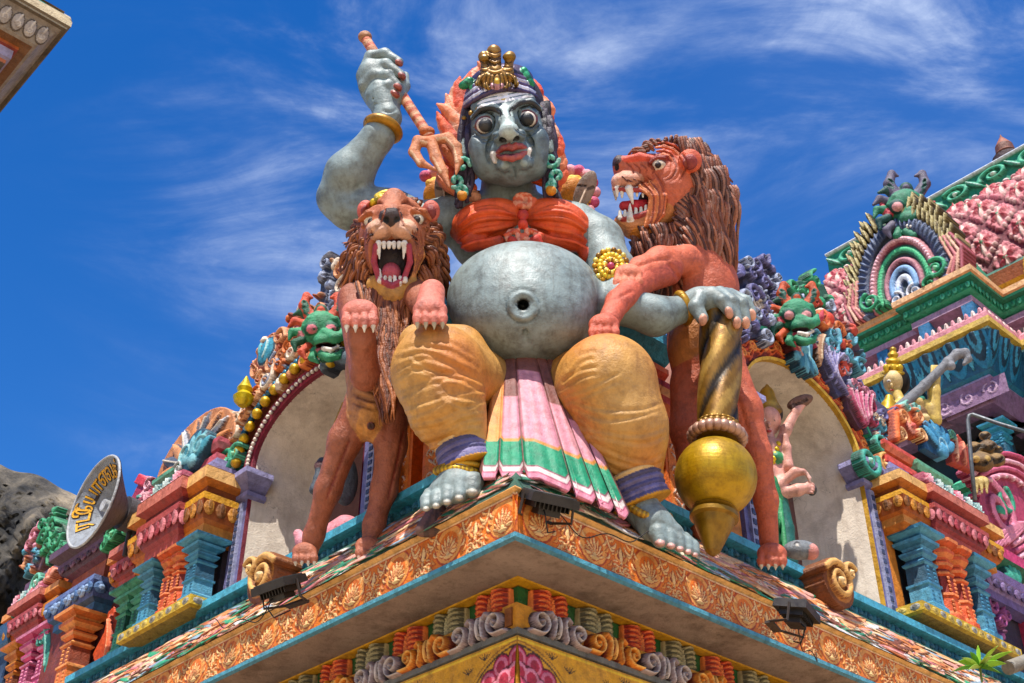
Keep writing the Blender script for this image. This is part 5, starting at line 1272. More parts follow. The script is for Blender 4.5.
# ---------------------------------------------------------------- niches
ARCH = {'L': dict(c=3.72, hw=1.02, sp=2.55, ry=.64, bot=.97), 'R': dict(c=4.85, hw=1.02, sp=2.95, ry=.74, bot=.97)}
def archline(A_, d=0.0, n=40, z0=None, half=None):
    z0 = A_['bot'] if z0 is None else z0
    pts = [(A_['c'] - A_['hw'] - d, z0)]
    for t in np.linspace(0, 1, n):
        a = pi - pi * t; pts.append((A_['c'] + (A_['hw'] + d) * cos(a), A_['sp'] + (A_['ry'] + d) * sin(a)))
    pts.append((A_['c'] + A_['hw'] + d, z0)); return pts
def niche(side, w):
    A_ = ARCH[w]; OW = -.6
    nc = bpy.data.objects.new('niche', None); COL.objects.link(nc); nc.parent = T0
    m_ = MB(); ln = archline(A_, .0, 44); n = len(ln); V = []; K = 12; depth = 1.25
    for k in range(K + 1):
        ph = k / K * pi / 2
        for (s_, z) in ln:
            q = max(0, cos(ph)) ** .45 * .96 + .04; V.append(side(A_['c'] + (s_ - A_['c']) * q, OW - depth * sin(ph) ** 1.2, A_['bot'] + (z - A_['bot']) * (.12 * q + .88) if k else z))
    m_.add(V, [(k * n + i, k * n + i + 1, (k + 1) * n + i + 1, (k + 1) * n + i) for k in range(K) for i in range(n - 1)], 'e4d8c8')
    m_.add([side(A_['c'] - A_['hw'], OW, A_['bot'] + .01), side(A_['c'] + A_['hw'], OW, A_['bot'] + .01), side(A_['c'] + A_['hw'], OW - depth * 1.05, A_['bot'] + .01), side(A_['c'] - A_['hw'], OW - depth * 1.05, A_['bot'] + .01)], [(0, 1, 2, 3)], '9a8a78')
    m_.build('niche_shell', 'wall', nc, smooth='auto')
    # rim bands
    m_ = MB()
    def band(d0, d1, o0, o1, col, zb=None, n=60):
        a, b_ = archline(A_, d0, n, zb), archline(A_, d1, n, zb); V = []
        for p, q in zip(a, b_): V += [side(p[0], o0, p[1]), side(q[0], o1, q[1])]
        m_.add(V, [(2 * i, 2 * i + 1, 2 * i + 3, 2 * i + 2) for i in range(len(a) - 1)], col)
    if w == 'L':
        band(0, 0, OW - .02, OW + .05, '7a2436', A_['bot']); band(0, .12, OW + .05, OW + .08, '8c2c40', A_['sp'] - .1); band(.12, .12, OW + .08, OW - .1, '5a1a28', A_['sp'] - .1)
        m_.build('arch_rim', 'paint', nc)
        m_ = MB(); ln = archline(A_, .035, 46, 2.2)
        for i, (s_, z) in enumerate(ln[1:-1]): m_.ball(side(s_, OW + .09, z), .026, 'e8dccc', n=6, m=4)
        m_.build('scalloped_edge', 'paint', nc, smooth=True)
        m_ = MB(); ln = archline(A_, .20, 40)[1:-1]
        for i, (s_, z) in enumerate(ln):
            if i % 2 == 0: m_.ball(side(s_, OW + .14, z), (.062, .062, .062), 'd2a83c')
        ln = archline(A_, .29, 60)[1:-1]
        for i, (s_, z) in enumerate(ln): m_.ball(side(s_, OW + .12, z), .045, ['3f7f98', '8fb4bc', '2a5a70'][i % 3], n=6, m=4)
        m_.build('bead_rope', 'gold', nc, smooth=True)
    else:
        band(0, 0, OW - .02, OW + .06, 'c89a3c', A_['bot']); band(0, .035, OW + .06, OW + .07, 'd8b050', A_['sp'] - .15); band(.035, .05, OW + .07, OW, '6a3a1c', A_['sp'] - .15)
        band(.33, .35, OW + .03, OW + .11, '2f8a66', A_['sp'] - .15); band(.35, .39, OW + .11, OW + .11, '4fae8a', A_['sp'] - .15); band(.39, .39, OW + .11, OW - .1, '256a4e', A_['sp'] - .15)
        m_.build('arch_rim', 'paint', nc)
        # flowing orange scrollwork between the rims: relief bent along the arch
        Lr = 3.9; R = Relief(0, Lr, 0, .29, .011, base=0.0, basecol='7a2416')
        x = .02; i = 0
        while x < Lr:
            for j in range(5): R.stroke([(x + .03 * j, .02 + .05 * j), (x + .12 + .02 * j, .05 + .05 * j), (x + .2, .10 + .03 * j), (x + .34, .03 + .055 * j)], .015, .035, ['d8602c', 'e8884a', 'c84a20'][j % 3], 0.0, '8a2c14')
            R.spiral((x + .22, .15), .075, 1.4, i * 1.1, 1, .02, .04, 'ee9a5a', .01, 'a83a1a'); x += .27; i += 1
        ln = np.array(archline(A_, .045, 120, A_['sp'] - .15)); sg = np.concatenate([[0], np.cumsum(np.linalg.norm(np.diff(ln, axis=0), axis=1))]); lo2 = np.array(archline(A_, .045 + .29, 120, A_['sp'] - .15))
        def fn(U, V_, H):
            t = U / Lr * sg[-1]; a = np.stack([np.interp(t, sg, ln[:, 0]), np.interp(t, sg, ln[:, 1])], 1); b_ = np.stack([np.interp(t, sg, lo2[:, 0]), np.interp(t, sg, lo2[:, 1])], 1)
            q = a + (b_ - a) * (V_ / .29)[:, None]; return side.C + q[:, :1] * side.S + (OW + .03 + H)[:, None] * side.N + q[:, 1:] * ZD
        relief_obj('arch_scrollwork', [R.out(fn, .0)], 'paint', nc)
    # wall around the niche opening (spandrel) up to the gable line
    m_ = MB(); ln = archline(A_, 0.0, 40); hw = A_['hw']; V = []
    d_out = .5
    top = archline(A_, d_out, 40)
    for p, q in zip(ln, top): V += [side(p[0], OW - .02, p[1]), side(q[0], OW - .02, q[1])]
    m_.add(V, [(2 * i, 2 * i + 1, 2 * i + 3, 2 * i + 2) for i in range(len(ln) - 1)], 'a05a44'); m_.add([v - side.N * .9 for v in V], [(2 * i, 2 * i + 1, 2 * i + 3, 2 * i + 2) for i in range(len(ln) - 1)], 'a05a44')
    V = []
    for q in top: V += [side(q[0], OW - .02, q[1]), side(q[0], OW - 2.0, q[1])]
    m_.add(V, [(2 * i, 2 * i + 1, 2 * i + 3, 2 * i + 2) for i in range(len(ln) - 1)], '9a6a5a')
    m_.build('gable_wall', 'wall', nc)
    # side pilasters of the niche
    for sg_ in (-1, 1):
        s_ = A_['c'] + sg_ * (hw + .14); zt = A_['sp'] - .12 if w == 'L' else A_['sp'] - .06
        m_ = MB(); bbox(m_, side, s_ - .13, s_ + .13, -.75, OW + .04, .97, zt - .3, '6d6a94'); bbox(m_, side, s_ - .07, s_ + .02, -.7, OW + .075, 1.0, zt - .32, '9a9cb8')
        for k in range(14): bbox(m_, side, s_ - .05, s_ - .0, -.7, OW + .085, 1.02 + k * (zt - 1.36) / 14, 1.02 + (k + .55) * (zt - 1.36) / 14, '3c4668')
        sweep(m_, side, rect(s_ - .13, s_ + .13, -.75, OW + .04), [(0, zt - .3), (.05, zt - .27), (.05, zt - .22), (.02, zt - .2), (.08, zt - .13), (.15, zt - .06), (.15, zt), (-.1, zt + .01)], ['7d7aa4', '8d8ab4', '5a5780', '7d7aa4', '8a87b0', '9a97c0', '7d7aa4'])
        m_.build('niche_pilaster', 'paint', nc)
        # slim orange pier beside it
        s2 = s_ + sg_ * .26; m_ = MB(); bbox(m_, side, s2 - .11, s2 + .11, -.75, OW, .97, zt - .55, 'd88a44')
        sweep(m_, side, rect(s2 - .11, s2 + .11, -.75, OW), [(0, zt - .55), (.05, zt - .5), (.05, zt - .45), (0, zt - .42), (.07, zt - .34), (.09, zt - .26), (0, zt - .24)], ['e0a050', 'c87830', 'd88a44', 'e8b060', 'c87830', 'b86828']); m_.build('niche_pier', 'paint', nc)
    return nc
NL = niche(LS, 'L'); NR = niche(RS, 'R'); GB += [NL, NR]
# ---------------------------------------------------------------- corner block behind the statue
def corner_block():
    m_ = MB(); pl = [(2.5, -.85), (.85, -.85), (.85, -2.75)]
    sweep(m_, LS, pl, [(0, .97), (0, 2.5)], ['b45a30']); m_.build('corner_wall', 'paint', T0)
    m_ = MB(); sweep(m_, LS, pl, [(0, 2.4), (.06, 2.42), (.06, 2.47), (.02, 2.5), (.10, 2.56), (.10, 2.62), (.05, 2.66), (.16, 2.74), (.16, 2.8), (.08, 2.84), (.14, 2.86), (.3, 2.95), (.3, 3.08), (-.2, 3.1)],
          ['c8441f', 'e06a38', '8a2a14', 'd24a2a', 'e47a48', 'a8331a', 'c8441f', 'e06a38', '2a6478', '2f7288', '3a8aa4', '54a6c0', '2f7288']); m_.build('corner_cornice', 'paint', T0)
    for side, s_ in ((LS, 1.75), (LS, 2.25), (RS, 2.15), (RS, 2.72)):
        q = bpy.data.objects.new('carved_pilaster', None); COL.objects.link(q); q.parent = T0
        z1 = 2.35; m_ = MB(); bbox(m_, side, s_ - .17, s_ + .17, -.85, -.66, .97, z1, 'ee7c30')
        sweep(m_, side, rect(s_ - .17, s_ + .17, -.85, -.66), [(.1, .97), (.1, 1.05), (.03, 1.16), (0, 1.17)], ['d0a028', 'c08a20', 'd0a028'])
        sweep(m_, side, rect(s_ - .17, s_ + .17, -.85, -.66), [(0, z1 - .3), (.05, z1 - .26), (.05, z1 - .2), (.01, z1 - .17), (.08, z1 - .08), (.08, z1), (.13, z1 + .05), (.13, z1 + .12)], ['e8884a', 'c8441f', '9a2c16', 'd96a38', 'c8441f', 'e8a878', 'c03a22'])
        m_.build('shaft', 'paint', q)
        R = Relief(s_ - .13, s_ + .13, 1.2, z1 - .34, .01, base=0.0, basecol='ee8a40')
        for k in range(7):
            y = 1.25 + k * .12; R.spiral((s_ + .04 * (-1) ** k, y), .05, 1.2, k * pi, (-1) ** k, .014, .016, 'f0dcc0', .002, 'c85a28'); R.leaf((s_, y), (s_ - .08 * (-1) ** k, y + .07), .018, .014, 'f0dcc0', .002, 'c85a28')
        relief_obj('carving', [R.out(wallmap(side, -.655), 0)], 'paint', q)
    m_ = MB()
    for s0, s1 in ((1.1, 1.5),): bbox(m_, LS, s0, s1, -.85, -.7, 1.0, 2.2, '2c4460'); bbox(m_, RS, s0 + .1, s1 + .2, -.85, -.7, 1.0, 2.2, '2c4460')
    m_.build('recess_panel', 'paint', T0)
    # main upper wall body behind everything (keeps the sky out between the ornaments)
    m_ = MB(); sweep(m_, LS, [(11.5, -1.3), (1.4, -1.3), (1.4, -11.5)], [(0, .97), (0, 2.9), (-.6, 3.0)], ['6b4a44', '7a5a50']); m_.build('rear_wall', 'wall', T0)
corner_block()
# ---------------------------------------------------------------- ornaments of the two gables
PE, OR_, CRE, RD_ = ('e2a274', '9a4a2c'), ('d97a44', '8a2f1a'), ('ead8c0', 'a8744c'), ('c8503c', '6a1f1a')
GRN, BLU, VIO, GRY, MAR, PNK = ('3d9a6c', '1c5238'), ('5a9cb0', '1f4a60'), ('6f6c9a', '2c2a48'), ('a4acc0', '3c4258'), ('a8405c', '4a1424'), ('e09aa8', '9a3c50')
curlfield(LS, -.52, [(262, 398), (255, 372), (262, 345), (288, 330), (305, 300), (318, 330), (310, 362), (290, 385)], [PE, OR_, PE, CRE], 26, .07, .13, 11, 'gable_scrolls', NL, '8a4a34', .25)
ornament(LS, -.38, [('di', 269, 352, 17, .03, 'e8b890', '9a4a2c', 0), ('di', 269, 352, 13.5, .06, '3f8fa4', '1c4a5c', 0), ('lf', ((266, 362), (273, 340)), 4, '8fd0d0', '1c5a6c', 'dff0e8'), ('lf', ((262, 358), (264, 344)), 3, '6fb8c0', '1c5a6c', None)], 'shield_boss', NL)
curlfield(LS, -.42, [(318, 308), (322, 272), (334, 260), (350, 262), (352, 300), (350, 335), (334, 330)], [GRY, CRE, GRY, PE], 18, .06, .11, 13, 'grey_scrolls', NL, '4a4e60', .3)
crest(LS, ARCH['L'], .34, .42, 2.45, [('e2a274', '8a4028'), ('ead8c0', 'a8744c'), ('d97a44', '7a2c18'), ('a4acc0', '3c4258'), ('e8b48a', '8a4a2c')], 5, 'scroll_crest', NL, a_from=.5)
crest(LS, ARCH['L'], .34, .42, 2.45, [('a4acc0', '3c4258'), ('e2a274', '8a4028'), ('8fb0b8', '2c4a58')], 6, 'scroll_crest', NL, a_to=.5)
crest(RS, ARCH['R'], .39, .40, 2.85, [('8c88b4', '2c2848'), ('5a9cb0', '1f4a60'), ('6f6c9a', '2c2a48'), ('d8c8b8', '6a5a54')], 7, 'scroll_crest', NR, a_to=.5)
crest(RS, ARCH['R'], .39, .40, 2.85, [('6f6c9a', '2c2a48'), ('a8405c', '4a1424'), ('5a9cb0', '1f4a60'), ('c8503c', '6a1f1a'), ('a4acc0', '3c4258')], 8, 'scroll_crest', NR, a_from=.5)
ornament(LS, -.45, [('sp', 229, 464, 12, 0, 1, '3f9a78', '1c5240', '8fd0a8'), ('sp', 238, 455, 8, 2, -1, '57b08c', '1c5240', '8fd0a8')], 'green_curl', NL)
ornament(LS, -.36, [('st', ((330, 367), (334, 360), (343, 357), (352, 360)), 7, .1, '5a6a74', '2a3440'), ('st', ((331, 364), (337, 357), (346, 354)), 2.5, .16, 'b8c0c4', '2a3440')], 'arch_crest', NL)
m_ = MB()
for i in range(9): m_.ball(P(331 + i * 3.0, 362 - 7 * sin(i / 8 * 2.2) + (4 if i > 6 else 0), 10.6), .062, ['d9b13c', 'c89a2c'][i % 2])
m_.build('gold_beads', 'gold', NL, smooth=True)
curlfield(RS, -.42, [(742, 262), (760, 256), (772, 268), (780, 292), (776, 320), (764, 338), (744, 338)], [VIO, GRY, VIO, GRY], 22, .07, .13, 21, 'violet_scrolls', NR, '3a3850', .3)
curlfield(RS, -.48, [(812, 318), (830, 312), (852, 330), (862, 352), (860, 372), (842, 368), (822, 345)], [BLU, OR_, BLU, RD_], 14, .08, .14, 23, 'blue_scrolls', NR, '5a3a3a', .25)
ornament(RS, -.36, [('di', 824, 320, 11, .06, 'e07048', 'f0d8c8', 0), ('di', 826, 320, 7, .09, 'd84a34', '8a2418', 0)], 'red_boss', NR)
ornament(RS, -.42, [('fill', ((815, 350), (826, 340), (846, 352), (850, 392), (838, 398)), .0, '3a3454')] + [('lf', ((838 - i * 4 + 8, 396 - i * 4), (826 + i * 6 - 8, 346 + i * 2)), 4.2, ['6a6698', '8c88b4'][i % 2], '2c2848', 'c0b8d4') for i in range(5)]
    + [('sp', 820 + i * 7, 348 + i * 4, 4, 0, 1, 'a8a4c4', '2c2848', None) for i in range(4)], 'violet_fan', NR)
ornament(RS, -.42, [('fill', ((842, 384), (856, 378), (872, 392), (874, 424), (860, 430), (848, 410)), .0, '4a1828')] + [('lf', ((864 + (i - 2) * 2, 428 - abs(i - 2) * 3), (846 + i * 6, 386 + i * 2)), 3.6, ['a83c5c', 'c8688a'][i % 2], '4a1424', 'e8b0b8') for i in range(5)]
    + [('sp', 850 + i * 6, 384 + i * 4, 3.6, 0, 1, 'd890a4', '5a1c30', None) for i in range(4)], 'maroon_fan', NR)
curlfield(RS, -.44, [(858, 402), (872, 396), (892, 412), (896, 438), (884, 448), (866, 432)], [VIO, CRE, BLU, GRY], 12, .05, .09, 29, 'lower_scrolls', NR, '4a4a60', .2)
ornament(RS, -.4, [('sp', 866, 462, 13, 0, -1, '3f9a88', '1c5248', '9fd8c0'), ('sp', 877, 446, 8, 1, 1, '57b09c', '1c5248', None), ('sp', 882, 466, 9, 2, 1, 'e0a868', '8a4a24', 'f0d8a8')], 'green_curl', NR)
curlfield(RS, -.62, [(772, 300), (785, 283), (800, 280), (824, 284), (834, 306), (820, 320), (780, 330)], [GRN, RD_, GRN, GRY], 12, .07, .12, 31, 'crest_scrolls', NR, '2c5a44', .3)
def monster(side, ox, oy, Y, sc, cols, name, parent, roll=0):
    """guardian face over the arch: bulging eyes, horns, snout, fangs"""
    g, dk, eye, horn, mouth = cols; s = Sculpt(k=3 * sc)
    q = lambda x, y, z=0: P(ox + x * sc, oy + y * sc, Y, z * sc)
    S = sc
    s.E(q(0, 0, 0), (20 * S, 21 * S, 14 * S), g); s.E(q(4, 9, 10), (12 * S, 9 * S, 12 * S), g)
    for x in (-9, 10):
        s.E(q(x, -3, 12), (7.6 * S, 7.4 * S, 7 * S), dk, k=1); s.E(q(x, -3, 14), (6 * S, 5.6 * S, 6.5 * S), eye, k=.5); s.E(q(x + 1, -3, 18), (2.6 * S, 2.2 * S, 2.4 * S), dk, k=.3)
        s.T([q(x - 9, -5, 10), q(x - 3, -13, 14), q(x + 5, -13, 14), q(x + 9, -6, 10)], [2 * S, 3 * S, 3 * S, 2 * S], g, k=1)
        s.T([q(x * 1.1, -14, 4), q(x * 1.9, -26, 6), q(x * 1.6, -36, 6), q(x * .9, -34, 8)], [6 * S, 5.5 * S, 4 * S, 1.2 * S], horn, k=1.5)
        for i in range(3): s.T([q(x * 1.6 + i, -18 - i * 5, 14), q(x * 1.9, -20 - i * 5, 12)], [1.3 * S] * 2, dk, k=.5, op='s')
        s.T([q(x * 1.9, 4, 2), q(x * 2.5, 0, 2), q(x * 2.8, -8, 0)], [5 * S, 4 * S, 1.5 * S], mouth, k=1)
    s.E(q(0, -20, 8), (7 * S, 8 * S, 6 * S), dk); s.E(q(0, -22, 13), (4 * S, 4 * S, 4 * S), horn, k=.5)
    s.E(q(6, 16, 10), (11 * S, 5 * S, 10 * S), '3a1418', op='s'); s.E(q(5, 18, 6), (10 * S, 4 * S, 6 * S), mouth, k=1)
    s.T([q(4, 2, 16), q(14, 6, 20), q(20, 4, 18), q(22, -3, 14)], [6 * S, 6 * S, 5 * S, 2 * S], g, k=2)
    s.T([q(2, 16, 16), q(10, 18, 18), q(18, 14, 16)], [2.2 * S, 2.4 * S, 1.5 * S], 'ece4d8', k=.5); s.T([q(0, 22, 10), q(8, 26, 14), q(17, 24, 12), q(21, 18, 10)], [4 * S, 4.5 * S, 4 * S, 1.5 * S], g, k=1)
    for i in range(7):
        a = 2.3 + i * .42; s.T([q(20 * cos(a), -20 * sin(a), 2), q(29 * cos(a), -27 * sin(a), 4), q(33 * cos(a + .25), -31 * sin(a + .25), 4)], [4.5 * S, 4 * S, 1.5 * S], [dk, horn, g][i % 3], k=1)
    return sculpt_obj(name, [(s, .014 if sc < 1.2 else .017)], 'paint', parent)
monster(LS, 321, 332, 10.5, 1.0, ('3f9468', '1f5a40', 'd87a84', 'd0583c', 'b86a6c'), 'monster_face', NL)
monster(RS, 797, 318, 11.35, .92, ('3a8a64', '1c5040', 'dc9a9a', 'b8502c', 'b8404c'), 'monster_face', NR)
ornament(RS, -.3, [('lf', ((800, 362), (786, 326)), 8, 'b8483c', '5a1c1c', 'e8a890'), ('lf', ((806, 368), (808, 330)), 9, '4a88a0', '1c3f54', '9fd0d8'), ('fan', 800, 350, 24, -2.3, -.8, 5, ['6fb0c4', '3a7890'], '1c3f54'), ('lf', ((818, 366), (822, 335)), 6, 'a88060', '4a3020', 'd8c0a0')], 'tongue_leaf', NR, thick=.2)
m_ = MB(); m_.lathe(P(243, 402, 11.7), [(.05, -.05), (.1, 0), (.12, .06), (.07, .12), (.09, .17), (.05, .25), (.01, .34)], 'd8c034', n=12); m_.build('finial', 'gold', NL, smooth=True)
# ---------------------------------------------------------------- small shrines
def shrine(side, s0, s1, ow, of, zs, zc0, zc1, cols_at, palette, name='columned_shrine', slab=True, lav=True, stack=None, rad=.11):
    q = bpy.data.objects.new(name, None); COL.objects.link(q); q.parent = T0
    pl = rect(s0, s1, ow, of); pa = palette
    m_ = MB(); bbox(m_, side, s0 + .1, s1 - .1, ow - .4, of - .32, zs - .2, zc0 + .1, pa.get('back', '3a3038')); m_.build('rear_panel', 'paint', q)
    if slab:
        m_ = MB(); sweep(m_, side, pl, [(-.3, zs - .16), (.02, zs - .12), (.06, zs - .1), (.06, zs), (-.35, zs + .005)], ['8a7a40', 'b89a3c', 'd0b04a', 'c0a878']); lid(m_, side, pl, .06, zs - .001, 'bfae80')
        petals(m_, side, pl, .05, zs - .05, .15, .035, .03, pa.get('slabp', 'a8a8a0'), 'd8c070'); m_.build('base_slab', 'paint', q)
    for (s_, kind) in cols_at:
        column(side, s_, of - .1, zs, zc0 + .02, rad, pa[kind], q, round_=(kind == 'or'))
    H = zc1 - zc0; m_ = MB()
    segs = [(-.06, zc0), (.02, zc0 + .05 * H), (.02, zc0 + .2 * H), (.06, zc0 + .25 * H), (.12, zc0 + .5 * H), (.12, zc0 + .6 * H), (.06, zc0 + .62 * H), (.06, zc0 + .74 * H), (.15, zc0 + .8 * H), (.15, zc0 + .98 * H), (-.3, zc1)]
    sweep(m_, side, pl, segs, pa['corn']); bm_ = [(s_, of) for s_ in (s0, s1)]
    lid(m_, side, pl, -.06, zc0, pa['corn'][0]); lid(m_, side, pl, .15, zc1 - .01, pa['corn'][-1])
    petals(m_, side, pl, .1, zc0 + .42 * H, .13, H * .12, .035, pa['pet'][0], pa['pet'][1]); m_.build('cornice', 'paint', q)
    mid = (s0 + s1) / 2; m_ = MB(); plm = rect(mid - (s1 - s0) * .22, mid + (s1 - s0) * .26, ow, of + .07)
    sweep(m_, side, plm, [(a, b_) for a, b_ in segs], pa['corn2']); lid(m_, side, plm, .15, zc1 - .005, pa['corn2'][0]); petals(m_, side, plm, .1, zc0 + .42 * H, .12, H * .12, .035, pa['pet2'][0], pa['pet2'][1]); m_.build('projecting_cornice', 'paint', q)
    if lav:
        m_ = MB(); a = rect(s0 + .02, s0 + .5, ow, of - .02); sweep(m_, side, a, [(0, zc1), (.04, zc1 + .02), (.04, zc1 + .12), (-.04, zc1 + .16), (-.04, zc1 + .24), (-.3, zc1 + .25)], ['a8a4c8', '8a86b0', 'b0acd0', '9a96c0', 'a8a4c8']); m_.build('lavender_block', 'paint', q)
    # little lotuses along the top
    m_ = MB(); n = int((s1 - s0 - .5) / .21); R = Relief(s0 + .45, s1 + .05, zc1, zc1 + .3, .011)
    for i in range(n):
        x = s0 + .58 + i * .215; cc = [('d87a8a', '8a2c44', 'f0c0c8'), ('8fa8a8', '2c4a4c', 'd8e4dc'), ('6a9a98', '1f4a50', 'cfe0d8')][(i % 3) if n > 3 else i % 2]
        R.disc((x, zc1 + .12), .115, .05, cc[1], 0, ry=.13)
        for j in range(5):
            a = pi / 2 + (j - 2) * .5; R.leaf((x, zc1 + .01), (x + .11 * cos(a), zc1 + .01 + .22 * sin(a)), .03, .05, cc[0], .03, cc[1], cc[2])
    relief_obj('lotus_row', [R.out(wallmap(side, of + .06), .12)], 'paint', q)
    return q
PAL1 = dict(bl=('5a9cb8', '3c7c9c', '2a5870'), bl2=('5a9cb8', '8ac0d0', '2a5870'), gn=('4f9c80', '3a8468', '245844'), pk=('c84a78', 'e08aa8', '8a2850'), gold=('d8883c', 'c06a2c', '7a3c18'), corn=['c87838', 'd8904a', 'c06a2c', 'a8581f', 'd9a03c', 'e0a858', '8a4a1c', 'c87838', 'e8b878', 'd8a868'], corn2=['a04a48', 'b4544c', '9a3c40', '84343a', 'a84a48', 'bc5f58', '6f2a30', 'a04440', 'c87868', 'b06058'],
            pet=('c8883a', '8a5420'), pet2=('d8848c', 'a8404c'))
PAL1['or'] = ('d86038', 'e88a58', '8a2c1c')
def vault(side, s0, s1, o, z0, H, cols, parent, name='vault_roof', depth=.9):
    """striped rounded roof end"""
    R = Relief(s0, s1, z0, z0 + H, .012); cx = (s0 + s1) / 2; hw = (s1 - s0) / 2
    th = np.linspace(0, pi, 40); poly = [(cx + hw * cos(a) * (1 - .0 * sin(a)), z0 + H * .98 * sin(a) ** .8) for a in th]
    R.fill(poly, 0.0, cols[0])
    for i in range(9):
        a = pi * (i + .5) / 9; R.leaf((cx + .1 * hw * cos(a), z0 + .06), (cx + hw * .93 * cos(a), z0 + H * .9 * sin(a) ** .8), .075 * H / .6, .06, cols[1 + i % (len(cols) - 1)], .01, '3a3440', 'e8dcc8' if i % 2 else None)
    V, F, C = R.out(wallmap(side, o), depth); return relief_obj(name, [(V, F, C)], 'paint', parent)
# left shrine
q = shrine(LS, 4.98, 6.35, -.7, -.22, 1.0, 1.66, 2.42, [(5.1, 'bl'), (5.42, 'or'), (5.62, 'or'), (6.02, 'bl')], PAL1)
def stack(side, s0, s1, ow, of, z0, z1, cols, parent, name='stepped_block'):
    m_ = MB(); H = z1 - z0; pl = rect(s0, s1, ow, of)
    sweep(m_, side, pl, [(0, z0), (.05, z0 + .06 * H), (.05, z0 + .3 * H), (-.02, z0 + .36 * H), (-.02, z0 + .46 * H), (.03, z0 + .52 * H), (.07, z0 + .7 * H), (.07, z0 + .85 * H), (0, z1), (-.4, z1 + .01)], cols); lid(m_, side, pl, 0, z1, cols[-1]); return m_.build(name, 'paint', parent)
RDS, GNS = ['b04a58', 'c4606c', '7c2a3c', '9a3c4c', 'b04a58', 'cc7c84', 'c4606c', '9c4250', 'b04a58'], ['5a9a78', '7ab890', '2f5a44', '478a68', '5a9a78', '8ac8a0', '6aa888', '3f7a5c', '5a9a78']
z = LS.m(165, 505, -.35)
stack(LS, 5.15, 5.6, -.8, -.35, 2.66, 3.0, RDS, q); stack(LS, 5.62, 6.35, -.8, -.3, 2.62, 2.95, GNS, q); stack(LS, 6.2, 6.6, -.8, -.25, 2.5, 2.75, RDS, q)
vault(LS, 5.0, 6.75, -.42, 2.92, .72, ['c8885c', 'd8905c', '5a6474', 'e0a070', 'c8ccd0'], q)
ornament(LS, -.28, [('di', 196, 452, 20, .05, '2c5a6c', '1c3c4c', 0), ('fan', 196, 462, 26, .5, 2.6, 6, ['7fb8c0', '4f98a8'], '1c4a5c'), ('sp', 190, 455, 8, 0, 1, 'a8d8d4', '1c4a5c', None), ('sp', 203, 447, 8, 2, -1, '8fc8c8', '1c4a5c', None), ('sp', 182, 470, 6, 1, 1, 'd8dcd8', '2c3c4c', None)], 'teal_boss', q)
# pink lotus crest further left with the red block
q = bpy.data.objects.new('crest', None); COL.objects.link(q); q.parent = T0
stack(LS, 6.5, 7.3, -.9, -.45, 2.3, 2.72, ['3f7a90', '5a9cb0', '1f4a5c', '3f7a90', '5a9cb0', '7fb8c8', '4f8ca0', '2f6478', '5a9cb0'], q)
ornament(LS, -.4, [('fill', ((132, 520), (130, 500), (138, 484), (150, 478), (160, 486), (163, 504), (150, 516)), .0, 'a83450'), ('di', 146, 500, 15, .05, 'd87084', '8a2440', 9), ('di', 146, 500, 9, .09, 'f0b0b8', '8a2440', 7), ('sp', 140, 512, 6, 0, 1, 'f0b8c0', '8a2440', None), ('sp', 152, 486, 6, 2, -1, 'f0b8c0', '8a2440', None), ('di', 146, 500, 4, .12, '5a9c8c', '2c4a44', 0)], 'pink_rosette', q, thick=.3)
ornament(LS, -.5, [('fill', ((142, 486), (148, 476), (158, 484), (178, 496), (166, 504), (156, 492)), .12, 'd0404c'), ('sp', 150, 484, 6, 0, 1, 'e88088', '8a2440', None)], 'red_crest', q, thick=.4)
# green columned recess
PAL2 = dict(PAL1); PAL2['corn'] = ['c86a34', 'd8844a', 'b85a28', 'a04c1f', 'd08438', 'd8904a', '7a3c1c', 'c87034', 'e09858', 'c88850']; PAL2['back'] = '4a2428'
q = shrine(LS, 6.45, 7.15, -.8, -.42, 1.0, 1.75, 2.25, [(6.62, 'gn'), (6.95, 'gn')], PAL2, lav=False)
ornament(LS, -.33, [('sp', 116, 535, 10, 0, 1, '4faa78', '1c5a3c', '8fd8a8'), ('sp', 130, 528, 9, 1, 1, '4faa78', '1c5a3c', '8fd8a8'), ('sp', 108, 546, 7, 2, 1, '3f9a68', '1c5a3c', None)], 'green_curl', q, thick=.15)
# second block: violet blue cornice, brown top
a0 = LS.m(74, 615, -.38); a1 = LS.m(88, 556, -.38)
q = bpy.data.objects.new('projecting_bay', None); COL.objects.link(q); q.parent = T0
sB, zB = a0; sB = 7.95; 
BL2 = ['2f5a84', '3f6c98', '24486c', '4a6a94', '5a7cac', '7f9cc0', '3a4468', '2f5a84', '4a5c88']
m_ = MB(); bbox(m_, LS, 8.0, 9.0, -1.2, -.45, .8, 2.1, '7a2f20'); bbox(m_, LS, 7.3, 8.0, -1.3, -.62, .8, 2.1, '5a2c34'); m_.build('red_wall', 'paint', q)
m_ = MB(); pl = rect(7.75, 8.75, -1.3, -.42); zb = 1.75
sweep(m_, LS, pl, [(-.05, zb), (.02, zb + .03), (.02, zb + .12), (.08, zb + .16), (.14, zb + .34), (.14, zb + .4), (-.06, zb + .44), (-.06, zb + .72), (.02, zb + .76), (.1, zb + .86), (.1, zb + .92), (.2, zb + .98), (.2, zb + 1.08), (-.1, zb + 1.1)],
      ['2f5a84', '3f6c98', '24486c', '4a5c94', '6a7cac', '5a4a5c', 'a8583c', '6a3a4c', '54364c', '6a4a60', '4a3040', '5f4456', '8a7a88']); lid(m_, LS, pl, -.05, zb, '2a4464'); lid(m_, LS, pl, .2, zb + 1.085, '8a7a88')
petals(m_, LS, pl, .12, zb + .27, .17, .07, .05, '4a6c9c', '8aa4c8', 'ring'); petals(m_, LS, pl, .08, zb + .83, .13, .04, .03, '7a5468', '4a3040'); m_.build('bay_cornice', 'paint', q)
